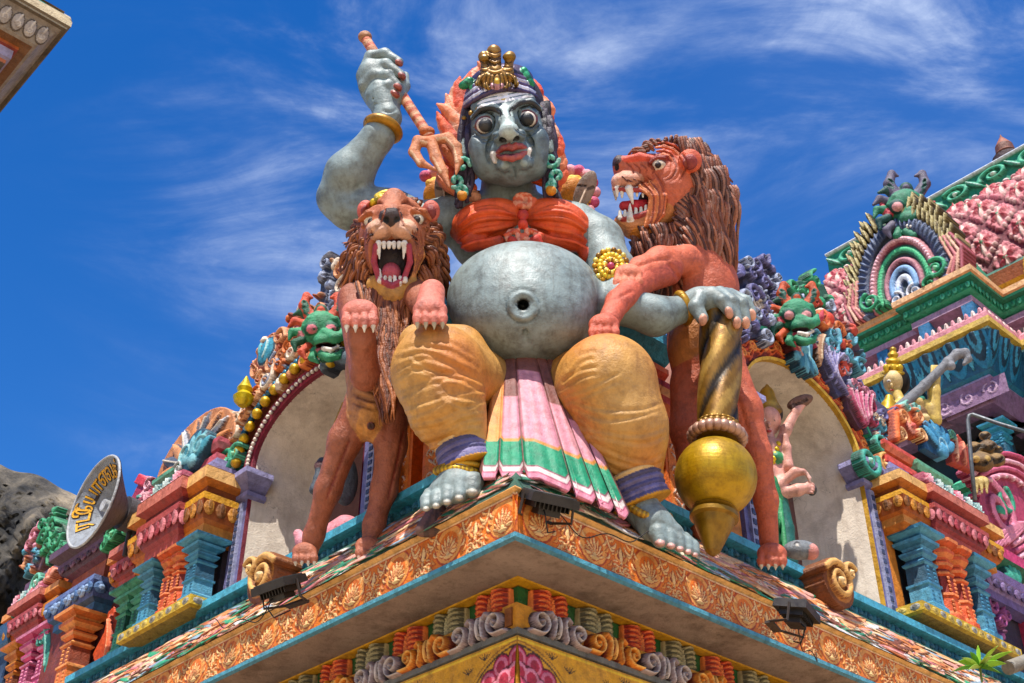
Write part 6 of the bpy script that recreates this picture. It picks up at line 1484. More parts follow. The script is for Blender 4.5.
column(LS, 8.0, -.42, .8, zb + .02, .13, ('d8763c', 'e89a5c', '8a3c1c'), q)
ornament(LS, -.55, [('fill', ((100, 683), (92, 655), (104, 632), (108, 612), (114, 606), (118, 630), (112, 655), (116, 683)), .0, 'c8502c'), ('lf', ((106, 675), (112, 615)), 5, 'e0704a', '7a2414', 'f0a078')], 'leaf_spray', q)
# third shrine with magenta columns
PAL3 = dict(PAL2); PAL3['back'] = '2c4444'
q = shrine(LS, 8.95, 10.3, -.9, -.5, 1.05, 1.98, 2.5, [(9.15, 'pk'), (9.6, 'pk'), (10.05, 'gold')], PAL3, lav=False, slab=True, rad=.12)
ornament(LS, -.5, [('lf', ((48, 676), (46, 620)), 8, '3f8a7c', '1c4a44', '8fc8b8'), ('sp', 46, 640, 7, 0, 1, '57a898', '1c4a44', None)], 'teal_leaf', q)
ornament(LS, -.42, [('sp', 40, 583, 9, 0, 1, '6fb89c', '1c5a4c', 'd8f0e0'), ('sp', 22, 610, 9, 0, 1, '4f9c88', '1c5a4c', 'd8f0e0'), ('fan', 52, 580, 12, .2, 2.4, 5, ['e8a088', 'd87a60'], '8a3c2c'), ('fan', 33, 600, 12, .2, 2.4, 5, ['e8a0a8', 'd87a80'], '8a3c2c')], 'lotus_crests', q)
curlfield(LS, -.55, [(44, 552), (46, 520), (58, 512), (66, 530), (72, 552), (62, 566)], [GRN, GRN, GRN], 14, .07, .12, 41, 'green_scrolls', q, '1c4a34', .3)
curlfield(LS, -.7, [(26, 575), (22, 560), (32, 535), (46, 522), (48, 552), (40, 570)], [BLU, PE, PNK], 12, .06, .11, 43, 'blue_scrolls', q, '6a4a4c', .3)
m_ = MB(); sweep(m_, LS, rect(8.9, 10.2, -1.3, -.6), [(0, 2.5), (.05, 2.6), (.05, 2.75), (.1, 2.8), (.1, 2.95), (-.2, 2.96)], ['5a3448', 'c86a44', '8a4a3c', '6a4a60', 'd88a50']); m_.build('upper_cornice', 'paint', q)
m_ = MB(); sweep(m_, LS, rect(10.3, 12, -1.3, -.5), [(0, .9), (0, 2.0), (.1, 2.1), (.15, 2.35), (-.2, 2.4)], ['2c4464', '3f6c98', '2f5a84', 'a8583c']); m_.build('far_bay', 'paint', T0)
# ---------------------------------------------------------------- right shrine
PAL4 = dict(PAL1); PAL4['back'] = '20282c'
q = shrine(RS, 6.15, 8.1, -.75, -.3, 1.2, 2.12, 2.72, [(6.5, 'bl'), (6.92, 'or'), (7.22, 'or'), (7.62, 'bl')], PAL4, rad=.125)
stack(RS, 6.25, 6.8, -.9, -.42, 2.96, 3.3, ['d0405c', 'd85a50', '8a2440', 'c8503c', 'd0603c', 'e07a5a', 'd85a50', 'b03a34', 'c8505c'], q); stack(RS, 6.85, 7.5, -.9, -.38, 2.92, 3.25, GNS, q); stack(RS, 7.5, 8.0, -.9, -.4, 2.8, 3.05, RDS, q)
z0 = 3.3
ornament(RS, -.42, [('fill', ((890, 444), (888, 418), (896, 404), (912, 404), (922, 418), (926, 440), (905, 436)), .0, 'c85a34'), ('st', ((892, 440), (891, 416)), 4, .1, 'e07038', '8a3418'), ('sp', 900, 418, 7, 0, 1, 'e8a070', '8a3418', None), ('sp', 915, 418, 7, 2, -1, 'e8a070', '8a3418', None), ('di', 908, 428, 8, .06, 'e89a88', '8a3418', 0), ('di', 908, 428, 4, .1, 'd86a60', '6a2418', 0),
    ('sp', 899, 436, 6, 2, -1, 'f0c090', '8a3418', None), ('sp', 918, 436, 6, 0, 1, 'f0c090', '8a3418', None), ('sp', 904, 408, 5, 2, 1, '8fc8b8', '2c5a54', None), ('sp', 912, 408, 5, 0, -1, '6fb0a4', '2c5a54', None)], 'orange_crest', q, thick=.35)
ornament(RS, -.4, [('fill', ((924, 448), (924, 430), (934, 420), (948, 430), (954, 452), (940, 458)), .0, '1f4a6c')] + [('fan', 940, 452, 30, .6, 2.6, 7, ['5aa0c4', '3f84ac'], '173c58'), ('sp', 938, 446, 7, 0, 1, '9fd0e0', '173c58', None), ('di', 930, 430, 3, .06, '9fd0e0', '173c58', 0)], 'blue_shell', q, thick=.3)
ornament(RS, -.45, [('fill', ((952, 462), (950, 438), (958, 434), (970, 450), (974, 472)), .0, 'a8402c'), ('lf', ((956, 462), (954, 438)), 3, 'e8b090', '8a3418', None), ('lf', ((964, 466), (961, 442)), 3, 'e89070', '8a3418', None), ('sp', 948, 436, 5, 0, 1, '6fb0a0', '1c4a44', None)], 'red_leaves', q, thick=.25)
# purple recess, pink panel and large pink scroll to the right
q = bpy.data.objects.new('right_bay', None); COL.objects.link(q); q.parent = T0
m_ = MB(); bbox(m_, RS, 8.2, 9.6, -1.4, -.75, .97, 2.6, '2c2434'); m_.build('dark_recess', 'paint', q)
m_ = MB(); pl = rect(8.25, 9.7, -1.4, -.62); sweep(m_, RS, pl, [(-.1, 2.0), (.04, 2.04), (.04, 2.15), (.12, 2.3), (.12, 2.42), (-.05, 2.46), (-.05, 2.6), (.1, 2.7), (.1, 2.85), (-.2, 2.87)], ['5a4a78', '6f5c8c', '8a74a0', '6f5c8c', '3a2c4c', '3f8a6c', '2f6c54', 'c84a78', 'a83460'])
petals(m_, RS, pl, .1, 2.23, .16, .06, .04, '8a74a0', '5a4a78'); m_.build('bay_cornice', 'paint', q)
curlfield(RS, -.7, [(972, 612), (972, 575), (984, 566), (1004, 585), (1006, 640), (985, 632)], [('a85a8c', '5a2448'), ('9a5084', '5a2448')], 14, .08, .13, 51, 'pink_panel', q, '6a2c54', .08)
R = ornament(RS, -.7, [('fill', ((982, 552), (976, 520), (980, 492), (994, 466), (1010, 454), (1040, 470), (1060, 520), (1060, 570), (1024, 560)), .0, 'b04a68')]
    + [('sp', 998, 512, 26, 1.2, -1, 'd88098', '8a2c48', '3f9a7c'), ('sp', 1002, 500, 15, .5, -1, '3f9a7c', '1c5a44', 'e8b0b8')]
    + [('st', [(1000 + (34 + 7 * k) * cos(a) * .9, 512 - (34 + 7 * k) * 1.05 * sin(a)) for a in np.linspace(-1.2, 2.4, 16)], 3.2, .06, ['e8a0b0', 'd06c88', 'e8b0bc', 'c85a78'][k], '8a2c48') for k in range(4)]
    + [('di', 1000 + 32 * cos(a) * .9, 512 - 34 * sin(a), 2.8, .08, 'f0c8cc', 'a84460', 0) for a in np.linspace(-1, 2.6, 14)]
    + [('st', [(984 + i * 4, 552 - i * 1.5), (996 + i * 4, 534), (1014 + i * 2, 524)], 2.4, .07, 'e090a4', '8a2c48') for i in range(6)], 'pink_scroll', q, thick=.4)
ornament(RS, -.62, [('fan', 1016, 590, 24, 1.2, 3.6, 7, ['3f9a84', '57b098'], '1c4a44')], 'green_fan', q, thick=.2)
m_ = MB(); bbox(m_, RS, 9.4, 11.5, -1.2, -.55, 1.6, 2.2, 'b83450'); bbox(m_, RS, 9.3, 11.5, -1.3, -.8, .9, 1.6, '3f4a84'); m_.build('red_block', 'paint', q)
# golden brown ornament
s = Sculpt(k=2); Yg = RS(9.0, -.6, 0)[1]
for x, y, r, cc in ((981, 462, 13, '7a5f3a'), (974, 448, 8, '8a6c40'), (988, 447, 9, '6a5030'), (996, 460, 9, '8a6c40'), (970, 464, 8, '6a5030'), (981, 482, 8, 'c0a060'), (985, 436, 6, '8a6c40'), (998, 450, 5, 'a88850')):
    s.E(P(x, y, Yg), (r, r * .8, r), cc); s.T([P(x - r * .7, y - r * .2, Yg, r * .8), P(x, y + r * .3, Yg, r * 1.0), P(x + r * .7, y - r * .2, Yg, r * .8)], [1.3] * 3, '3a2c18', k=1, op='s')
for x in (976, 981, 986): s.T([P(x, 480, Yg, 8), P(x + 1, 493, Yg, 6)], [2.6, 1.2], 'd8c080', k=.5)
for x in (976, 987): s.E(P(x, 459, Yg, 12), (3.5, 3.5, 3.5), 'b89858', k=.5)
sculpt_obj('brown_mask', [(s, .017)], 'paint', q)
# scrolled bosses standing on the slope
for side, x, y, nm in ((LS, 263, 578, 0), (RS, 838, 583, 1)):
    o_ = -.12
    a = side.m(x, y, o_); sg_ = 1
    R = Relief(a[0] - .34, a[0] + .34, a[1] - .3, a[1] + .3, .009)
    R.disc(a, .25, .03, 'b8783a', 0, '7a4420'); 
    R.spiral((a[0] - .04, a[1] + .0), .19, 1.8, 2.2, -1, .045, .07, 'd8a868', .02, '7a4420', 'ead0a0', tail=.12); R.spiral((a[0] + .12, a[1] + .12), .1, 1.4, .5, 1, .03, .08, 'ddb070', .03, '7a4420', 'ead0a0')
    relief_obj('scroll_boss', [R.out(wallmap(side, o_), .36)], 'paint', T0)
# ================================================================ the higher tower behind
class SSide(Side):
    def __init__(s, which, org, K, S=None, N=None):
        Side.__init__(s, which, org); s.K = K
        if S is not None: s.S, s.N = S, N
    def __call__(s, a, o, z): return s.C + s.K * (a * s.S + o * s.N + z * ZD)
    def m(s, x, y, o):
        d = ray(x, y); t = ((s.C - CAM) @ s.N + o * s.K) / (d @ s.N); p = CAM + d * t
        return float((p - s.C) @ s.S) / s.K, float(p[2] - s.C[2]) / s.K
def smap(side, o): return lambda U, V, H: side.C + side.K * (U[:, None] * side.S + (o + H)[:, None] * side.N + V[:, None] * ZD)
TS = SSide('L', P(970, 265, 18), 18 / 14)
TW = thing('temple_tower', 'tall painted temple tower behind with pink scaled vault roof and green edged cornices', 'temple tower', TS(-1, -1, -4))
def tower():
    pl = [(3.2, -.9), (3.2, 0), (0, 0), (0, -.9), (-4.5, -.9)]
    pls = [(3.2, -.9), (2.3, -.9), (2.3, -.12), (2.3 - .001, -.12), (1.15, -.12), (1.15, 0), (0, 0), (0, -.9), (-4.5, -.9)]
    pl = [(9, -.9), (2.9, -.9), (2.9, -.14), (1.3, -.14), (1.3, 0), (0, 0), (0, -.9), (-4.5, -.9)]
    cr_, gr, gd, mv, bl = 'e0b488', '3f9a74', '1f6a4c', '9a7a90', '2f6f9a'
    m_ = MB(); sweep(m_, TS, pl, [(-.6, .04), (.0, .03), (.0, -.06), (-.03, -.08), (-.03, -.13), (-.1, -.16), (-.12, -.27), (-.2, -.3), (-.2, -.33), (-.16, -.36), (-.16, -.46), (-.3, -.52)], [cr_, cr_, 'd8a070', gr, gd, '2f8a64', gr, gd, mv, 'a88aa0', '7f6078']); petals(m_, TS, pl, -.09, -.215, .1, .045 * TS.K, .03, '4fae88', '2f8a64'); m_.build('green_cornice', 'paint', TW)
    m_ = MB(); sweep(m_, TS, pl, [(-.3, -.5), (-.34, -.9)], ['7a7474']); m_.build('stud_course', 'paint', TW)
    for s_ in (.25, .95, 1.75, 2.55):
        m_ = MB(); bbox(m_, TS, s_ - .09, s_ + .09, -.5, -.14 - (.14 if s_ > 1.3 else 0), -.86, -.48, bl); m_.build('stud', 'paint', TW)
    m_ = MB(); sweep(m_, TS, pl, [(-.34, -.74), (-.02, -.80), (.09, -.9), (.1, -.98), (.1, -1.07), (.04, -1.1)], ['e8c0c0', 'dca0a8', 'c8848c', 'cfb060', 'b89a48'])
    plp = pl
    petals(m_, TS, pl, .03, -.88, .10, .11 * TS.K, .06, 'd8949c', 'ecd4cc'); m_.build('lotus_cornice', 'paint', TW)
    # blue shell band
    def band(a0, a1, o, nrm, which):
        pass
    m_ = MB(); sweep(m_, TS, pl, [(.04, -1.09), (.02, -1.12), (-.16, -1.62), (-.22, -1.66), (-.2, -1.7), (-.3, -2.05), (-.5, -2.1), (-1.1, -2.1)], ['8fc0cc', '1f5878', '2a7090', 'b8a0b8', '8a6a88', '7a5a7c', '3a3040']); m_.build('shell_band', 'paint', TW)
    R = Relief(0.0, 2.9, 0, .55, .014)
    for i in range(8):
        x = .2 + i * .37
        for j in range(4): R.disc((x, .0 if 0 else .03), .185 - j * .042, .02 + .012 * j, ['2f7fa4', '16384c', '4a9cbc', '16384c'][j], .004 * j, ry=.5 - j * .1)
        for j in range(3): R.leaf((x + .18, .5), (x + .18 + (j - 1) * .06, .12), .022, .02, '5aacc4', .01, '16384c')
    def fnb(U, V_, H):
        oo = .02 - V_ * .36 + H - (U > 1.3) * .14 * (1 - 0) + .012; zz = -1.12 - V_ * .93
        return TS.C + TS.K * (U[:, None] * TS.S + oo[:, None] * TS.N + zz[:, None] * ZD)
    relief_obj('shell_carving', [R.out(fnb, .02)], 'paint', TW)
    R = Relief(0, .9, 0, .55, .014)
    for i in range(3):
        x = .15 + i * .3
        for j in range(4): R.disc((x, .03), .15 - j * .034, .02 + .01 * j, ['2f7fa4', '16384c', '4a9cbc', '16384c'][j], .004 * j, ry=.5 - j * .1)
    relief_obj('shell_carving', [R.out(lambda U, V_, H: TS.C + TS.K * (-(.02 - V_ * .36 + H + .012)[:, None] * TS.S + (-U)[:, None] * TS.N + (-1.12 - V_ * .93)[:, None] * ZD), .02)], 'paint', TW)
    R = Relief(0.02, 2.6, -2.02, -1.72, .016, base=0.0, basecol='8a6a88')
    for i in range(7): R.spiral((.25 + i * .36, -1.87), .12, 1.4, i * 2., (-1) ** i, .022, .015, 'c8a8bc', 0, '5a3f5c'); 
    relief_obj('mauve_carving', [R.out(smap(TS, -.235), 0)], 'paint', TW)
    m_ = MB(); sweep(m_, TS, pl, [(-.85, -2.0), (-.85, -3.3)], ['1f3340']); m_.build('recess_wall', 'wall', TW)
    for s_, o_ in ((.42, -.5), (-1.0, -1.35), (2.2, -.6)):
        column(TS, s_, o_, -3.0, -2.08, .13, ('4a9cb8', '3c8cac', '2a6078'), TW)
    m_ = MB(); sweep(m_, TS, pl, [(-.5, -2.98), (-.25, -3.0), (-.2, -3.05), (-.2, -3.14), (-.28, -3.18), (-.28, -3.26), (-.4, -3.3), (-.4, -3.9), (-.5, -9)], ['3f9a74', '5ab890', '2f8a64', '1f6a4c', '4faa84', '1f6a4c', 'c09080', '9a7a74']); m_.build('green_ledge', 'paint', TW)
    # front arch crowned by a monster face
    q = bpy.data.objects.new('arched_crest', None); COL.objects.link(q); q.parent = TW
    o_ = -.12; m = lambda x, y: TS.m(x, y, o_)
    a = m(905, 292); b_ = m(865, 312); t = m(905, 225)
    cx, cz = m(906, 287); W = abs(m(868, 305)[0] - m(944, 262)[0]) / 2; Hh = t[1] - cz
    R = Relief(cx - W * 1.75, cx + W * 1.75, .03, cz + Hh * 2.6, .013)
    def arc(r, zr, col, w, b, edge=None, a0=-.25, a1=pi + .25, lift=0, beads=None):
        ln = [(cx + W * r * cos(a), cz + Hh * r * sin(a) * 1.0) for a in np.linspace(a0, a1, 30)]
        R.stroke(ln, w, b, col, lift, edge)
        if beads:
            for k in np.linspace(a0, a1, 44): R.disc((cx + W * r * cos(k), cz + Hh * r * sin(k)), w * .5, b * .6, beads, lift + b * .6)
    R.fill([(cx + W * 1.1 * cos(a), cz + Hh * 1.1 * sin(a)) for a in np.linspace(0, pi, 30)] + [(cx - W * 1.1, .03), (cx + W * 1.1, .03)], 0, '2a3a44')
    arc(1.04, 0, '3f4a66', .13, .08, '1c2436')
    for k in np.linspace(-.2, pi + .2, 34): R.leaf((cx + W * .95 * cos(k), cz + Hh * .95 * sin(k)), (cx + W * 1.16 * cos(k), cz + Hh * 1.16 * sin(k)), .02, .05, '7484a4', .07, '1c2444')
    arc(.78, 0, 'b87a80', .075, .09, '7a2c44', beads='f0c0c8'); arc(.62, 0, '2c6a4c', .085, .05, '123a28', beads='5ac088'); arc(.44, 0, 'b8808a', .05, .08, '7a2c44'); arc(.30, 0, '8ab0d8', .06, .08, '2c4a84'); arc(.16, 0, 'd8e0ea', .06, .06, '4a5a84')
    for s_ in (-1, 1):
        R.spiral((cx + s_ * W * .22, cz - .2), .13, 1.5, pi / 2, s_, .03, .08, 'e0e4ec', .03, '3a4a74'); R.stroke([(cx + s_ * W * .15, cz), (cx + s_ * W * .22, cz - .15), (cx + s_ * W * .42, cz - .3)], .04, .06, 'a8c4e4', .02, '2c4a84')
        R.spiral((cx + s_ * W * .85, cz - .02), .17, 1.6, 1.2, -s_, .045, .1, '3fa074', .05, '144a30', '9fe0b8'); R.spiral((cx + s_ * W * .62, cz - .22), .12, 1.4, 2.5, s_, .04, .1, '2f8a5c', .05, '144a30')
        for j in range(4): R.stroke([(cx + s_ * W * (1.05 + .12 * j), .05), (cx + s_ * W * (1.25 + .09 * j), cz + .05 * j), (cx + s_ * W * (1.1 + .08 * j), cz + Hh * .42)], .035, .08, ['e0a090', 'c8787c', 'e8b8a0', 'a85a64'][j], .03, '7a2c2c')
        # brown leaf fringe
    for ring_, (rr, ln_) in enumerate(((1.16, .26), (1.30, .22), (1.42, .18))):
        for k in np.linspace(.15, 1.25, 11 if ring_ < 2 else 8):
            for s_ in (1, -1):
                k2 = k if s_ > 0 else pi - k; x = cx + W * rr * cos(k2); y = cz + Hh * rr * sin(k2)
                R.leaf((x, y), (x + s_ * .05, y + ln_), .045, .08, ['8a7a4c', '6f6038', 'a89a68'][int(k * 9 + ring_) % 3], .02 + .0 * ring_, '3a3018', 'c8bc8c')
    relief_obj('arch_relief', [R.out(smap(TS, o_), .28)], 'paint', q)
    monster(TS, 906, 210, TS(cx, .0, 0)[1], 1.0, ('2f7a5c', '1c4a44', 'e0a0a0', '5a5468', 'c8505c'), 'monster_face', q)
    m_ = MB()   # green side cheek of the crest
    p = [TS(.05, -.2, .05), TS(.05, -1.5, .05), TS(.3, -1.2, 1.0), TS(.5, -.4, 1.2)]
    m_.add([TS(.03, -.25, .04), TS(.03, -.95, .04), TS(.42, -.95, 1.1), TS(.42, -.3, 1.1)], [(0, 1, 2, 3)], '2f8064')
    m_.add([TS(.42, -.95, 1.1), TS(.42, -.3, 1.1), TS(1.8, -.3, 1.6), TS(1.8, -.95, 1.6)], [(0, 1, 2, 3)], '2f8064')
    m_.build('side_cheek', 'paint', q)
    # scaled vault roof behind
    zb = .35; R_ = None
    s0, s1 = -4.5, 3.3
    L_, Wd = s1 - s0, 3.6
    R = Relief(s0, s1, 0, Wd, .024, base=0.0, basecol='6a2830')
    k = .62
    for i in range(-9, 14):
        for j in range(8):
            x = s0 + 1.2 + i * k + (j % 2) * k / 2; y = .15 + j * k * .72
            poly = [(x, y + k * .62), (x + k * .44, y), (x, y - k * .62), (x - k * .44, y)]
            R.fill([(x + (px_ - x) * .9, y + (py_ - y) * .9) for px_, py_ in poly], .05, 'c87c80')
            for a_ in range(4):
                for b2 in (.25, .5, .75):
                    p0, p1 = np.array(poly[a_]), np.array(poly[(a_ + 1) % 4]); pp = (p0 + (p1 - p0) * b2) * .86 + np.array([x, y]) * .14; R.disc(pp, .036, .02, 'e0b4ac' if (a_ + i) % 2 else 'c8747c', .05)
            for a_ in range(6): R.leafp((x, y), (x + .16 * cos(a_ * 1.047 + .5), y + .22 * sin(a_ * 1.047 + .5)), .035, ['b0444e', 'e6c4b8', 'a83c46'][a_ % 3], .03)
            R.disc((x, y), .045, .07, '4f9a74', .05)
    def vf(U, V_, H):
        a_ = V_ / Wd * 1.25; r = 2.9 + H; oo = -.95 - 2.9 + r * np.cos(a_); zz = zb + r * np.sin(a_) * 1.05
        return TS.C + TS.K * (U[:, None] * TS.S + oo[:, None] * TS.N + zz[:, None] * ZD)
    relief_obj('vault_roof', [R.out(vf, .3)], 'paint', TW)
    R = Relief(s0, s1, 0, .9, .02, base=0.0, basecol='2f8a6c')
    for i in range(12):
        x = s0 + .3 + i * .7; R.spiral((x, .45), .26, 1.5, i, 1, .06, .08, '4fb08c', .02, '1c5a44', 'd8e8e0'); R.leaf((x + .2, .2), (x + .5, .7), .07, .08, '3f9a78', .02, '1c5a44', 'b8e0d0')
    for i in range(0, 60): R.disc((s0 + i * .14, .04), .06, .05, ['e0b0b0', 'f0e0dc'][i % 2], .02)
    R.stroke([(s0, .86), (s1, .86)], .05, .06, 'd8e0e8', .02)
    def rf(U, V_, H):
        a_ = .86 + V_ * .02; r = 2.93; oo = -3.85 + r * np.cos(a_) + H; zz = zb + r * np.sin(a_) * 1.05 + V_ * .55
        return TS.C + TS.K * (U[:, None] * TS.S + oo[:, None] * TS.N + zz[:, None] * ZD)
    relief_obj('ridge_band', [R.out(rf, .3)], 'paint', TW)
    m_ = MB(); V = []
    for a_ in np.linspace(0, pi, 24): V.append(TS(s1 - .02, -3.85 + 2.88 * cos(a_), zb + 2.88 * 1.05 * sin(a_)))
    m_.add(V, [tuple(range(24))], '9a5a60')
    sweep(m_, TS, [(s1 + .1, -5), (s1 + .1, -.9), (s0, -.9)], [(-.05, 0), (.02, .1), (.08, .3), (.0, .4)], ['d8a040', 'a8603c', '3f6a5c']); m_.build('vault_base', 'paint', TW)
    R = Relief(-4.4, -.35, .02, .55, .018)
    for i in range(6):
        x = -.7 - i * .62
        for j in range(5): R.disc((x, .05), .30 - j * .055, .03, ['e0a848', '4a3a2c', 'e8b860', '3a5a5c', 'd8e0dc'][j], .012 * j, ry=.46 - j * .08)
    relief_obj('gold_shells', [R.out(smap(TS, -.82), .05)], 'paint', TW)
    m_ = MB(); s_, z_ = TS.m(1008, 160, -3.4); b2 = TS(s_, -3.4, z_)
    m_.lathe(b2, [(.28, -.25), (.32, -.1), (.34, .05), (.22, .14), (.25, .18), (.22, .22), (.2, .42), (.1, .6), (.03, .72), (.01, .8)], ['3a3034', '4a3a3c', '2f2a2c', '6a4030', '8a5038', '6a4030', '9a6048', '8a5038', '7a4830'], n=20); m_.build('finial', 'paint', TW, smooth=True)
tower()
# ================================================================ eave of the neighbouring temple building, top left
ES = SSide('L', P(71, 27, 7.2), .66, S=-BD, N=-AD)
def near_eave():
    r = thing('temple_building', 'weathered cream corner of another temple eave jutting in overhead, with scallop carving beneath', 'temple', ES(2, -2, -1))
    pl = [(9, 0), (0, 0), (0, -9)]
    m_ = MB(); sweep(m_, ES, pl, [(-.2, .32), (-.06, .2), (.0, .08), (.0, .0), (-.03, -.02), (-.03, -.05), (-.08, -.055)], ['9c9078', 'b8a888', 'c8b898', '6a5f50', 'a89a80', '5a5044']); m_.build('cornice', 'stone', r)
    m_ = MB(); sweep(m_, ES, pl, [(-.08, -.055), (-.13, -.11), (-.26, -.34), (-.30, -.36), (-.42, -.37), (-.42, -.42), (-.46, -.43), (-.46, -.58), (-.5, -.6), (-.5, -.66), (-.85, -.66), (-.85, -3)], ['7f7468', '8d8274', '8a7f74', '6f4a2c', 'a85a34', '7a2c24', 'a8a0b8', '8a84a4', 'b8683c', '4a3c38', 'a89a84']); m_.build('mouldings', 'paint', r)
    outs = []
    R = Relief(.14, 5, 0, .27, .009)
    for i in range(28):
        x = .26 + i * .165; R.disc((x, .13), .083, .03, 'a8a098', 0, '5a5048', ry=.135, ew=.18); R.spiral((x, .15), .045, 1.3, i, 1, .012, .014, 'c8c0b4', .02, '6a6058'); R.stroke([(x - .02, .02), (x, .1)], .014, .014, 'c8c0b4', .02)
    def fn(U, V_, H):
        oo = -.12 - V_ * .49 + H * .9; zz = -.10 - V_ * .87 - H * .45
        return ES.C + ES.K * (U[:, None] * ES.S + oo[:, None] * ES.N + zz[:, None] * ZD)
    relief_obj('scallops', [R.out(fn, .01)], 'paint', r)
    R = Relief(.0, 5, 0, .25, .012, base=0, basecol='b8ac90'); rg = np.random.default_rng(3)
    for i in range(70): R.disc((rg.uniform(0, 5), rg.uniform(0, .25)), rg.uniform(.03, .07), .04, ['3a3028', 'd0c4a8', '8a7c64', 'c8bc9c'][i % 4] if i > 8 else '5fa08c', 0)
    for i in range(20): R.disc((rg.uniform(.42, 1.3), rg.uniform(.02, .25)), rg.uniform(.05, .08), .05, ['5fb09c', '4a9a84'][i % 2], 0)
    relief_obj('weathered_carving', [R.out(lambda U, V_, H: ES.C + ES.K * (U[:, None] * ES.S + (-.0 - V_ * .55 + H)[:, None] * ES.N + (.08 + V_ * .9)[:, None] * ZD), .05)], 'stone', r)
    m_ = MB(); bbox(m_, ES, .62, .86, -.95, -.6, -2.5, -.66, 'c8b890'); m_.build('pillar', 'paint', r)
    m_ = MB(); lid(m_, ES, [(9, -.1), (.1, -.1), (.1, -9), (9, -9)], 0, .3, '8a7c64'); m_.build('roof_slab', 'stone', r)
near_eave()
# ================================================================ loudspeaker
def loudspeaker():
    Yc = 12.6; c0 = P(93, 501, Yc); q = ps(c0)
    n = VIEW @ np.array([-.86 * .84, .50 * .84, .54]); n /= np.linalg.norm(n)
    mj = VIEW @ np.array([.52, .86, 0]); mj -= n * (mj @ n); mj /= np.linalg.norm(mj); mn = np.cross(n, mj)
    r = thing('loudspeaker', 'grey horn loudspeaker with yellow Tamil lettering inside its mouth, standing on the left roofline', 'loudspeaker', c0 - n * .5 + np.array([0, 0, -.45]))
    Rm = 48.5 * q
    def prof(rho):  # depth behind the mouth at relative radius
        return .85 * Rm * (1 - rho) ** 1.0 * (1 - .15 * rho)
    def pt(rho, th, off=0.0):
        return c0 - n * (prof(rho) - off) + Rm * rho * (cos(th) * mj + sin(th) * mn)
    m_ = MB(); K = 64; J = 16; V = []
    for j in range(J + 1):
        rho = 1 - .82 * j / J
        for i in range(K): V.append(pt(rho, 2 * pi * i / K))
    m_.add(V, [(j * K + i, j * K + (i + 1) % K, (j + 1) * K + (i + 1) % K, (j + 1) * K + i) for j in range(J) for i in range(K)], '8d949c')
    V2 = []
    for j in range(J + 1):
        rho = 1 - .82 * j / J
        for i in range(K): V2.append(pt(rho, 2 * pi * i / K) - n * .02 + .015 * (cos(2 * pi * i / K) * mj + sin(2 * pi * i / K) * mn))
    m_.add(V2, [(j * K + i, j * K + (i + 1) % K, (j + 1) * K + (i + 1) % K, (j + 1) * K + i) for j in range(J) for i in range(K)], '6f6a70')
    m_.build('horn', 'paint', r, smooth=True)
    m_ = MB(); m_.tube([pt(1, 2 * pi * i / 64) - n * .005 for i in range(65)], .016, 'b4b8bc', n=8, cap=False); m_.build('rim', 'paint', r, smooth=True)
    m_ = MB(); e = c0 - n * prof(.18); m_.tube([e, e + n * .25 * Rm, c0 - n * Rm * .22], [.13 * Rm, .13 * Rm, .13 * Rm], 'b8bcc0', n=20); m_.tube([e - n * .0, e - n * .45], [.2, .2], '4a4648', n=20); m_.build('driver', 'paint', r, smooth='auto')
    m_ = MB(); m_.tube([c0 - n * .5, c0 - n * .5 - ZD * .5], .03, '4a4648', n=8); m_.build('bracket', 'metal', r)
    # lettering, laid on the inside of the horn
    th_mid = None
    memo = {}
    # letters run clockwise from the lower left over the upper left edge; th measured from the major axis
    sg = 1 if (VIEW[:, 0] @ mn) < 0 else -1          # towards the left edge in the picture
    seq = [('ர', 2.74), ('டி', 2.36), ('யோ', 1.80), ('எ', 1.08), ('ல', .72), ('க்', .33)]
    ch = [(a, sg * t, .95 if a != 'யோ' else .9) for a, t in seq]
    # x of the glyph grows towards smaller th
    base_pt = pt; ch2 = ch
    def letters_dir(thk, col, grow, name):
        outV, outF = [], []; nn = 0
        for c_, th_, sc_ in ch2:
            cu = bpy.data.curves.new('lettering', 'FONT'); cu.body = c_ if c_ != 'யோ' else 'ேயா'; cu.size = 1.0; cu.offset = grow; cu.resolution_u = 3
            ob = bpy.data.objects.new('lettering', cu); COL.objects.link(ob)
            dg = bpy.context.evaluated_depsgraph_get(); me = ob.evaluated_get(dg).to_mesh(); co_ = np.array([v.co[:] for v in me.vertices]); fs = [tuple(p.vertices) for p in me.polygons]
            if len(co_):
                if c_ not in memo: memo[c_] = ((co_[:, 0].min() + co_[:, 0].max()) / 2, 0)
                outF += [tuple(i + nn for i in f) for f in fs]
                for x, y, _ in co_:
                    rho = .62 + y * .42 * sc_; th = th_ - sg * (x - memo[c_][0]) * .40 * sc_ / .78
                    outV.append(base_pt(min(rho, .985), th, thk))
                nn += len(co_)
            bpy.data.objects.remove(ob); bpy.data.curves.remove(cu)
        if outV: m2 = MB(); m2.add(outV, outF, col); m2.build(name, 'paint', r)
    letters_dir(.006, '2c1c10', .045, 'lettering_outline'); letters_dir(.014, 'e8b020', .012, 'lettering')
loudspeaker()
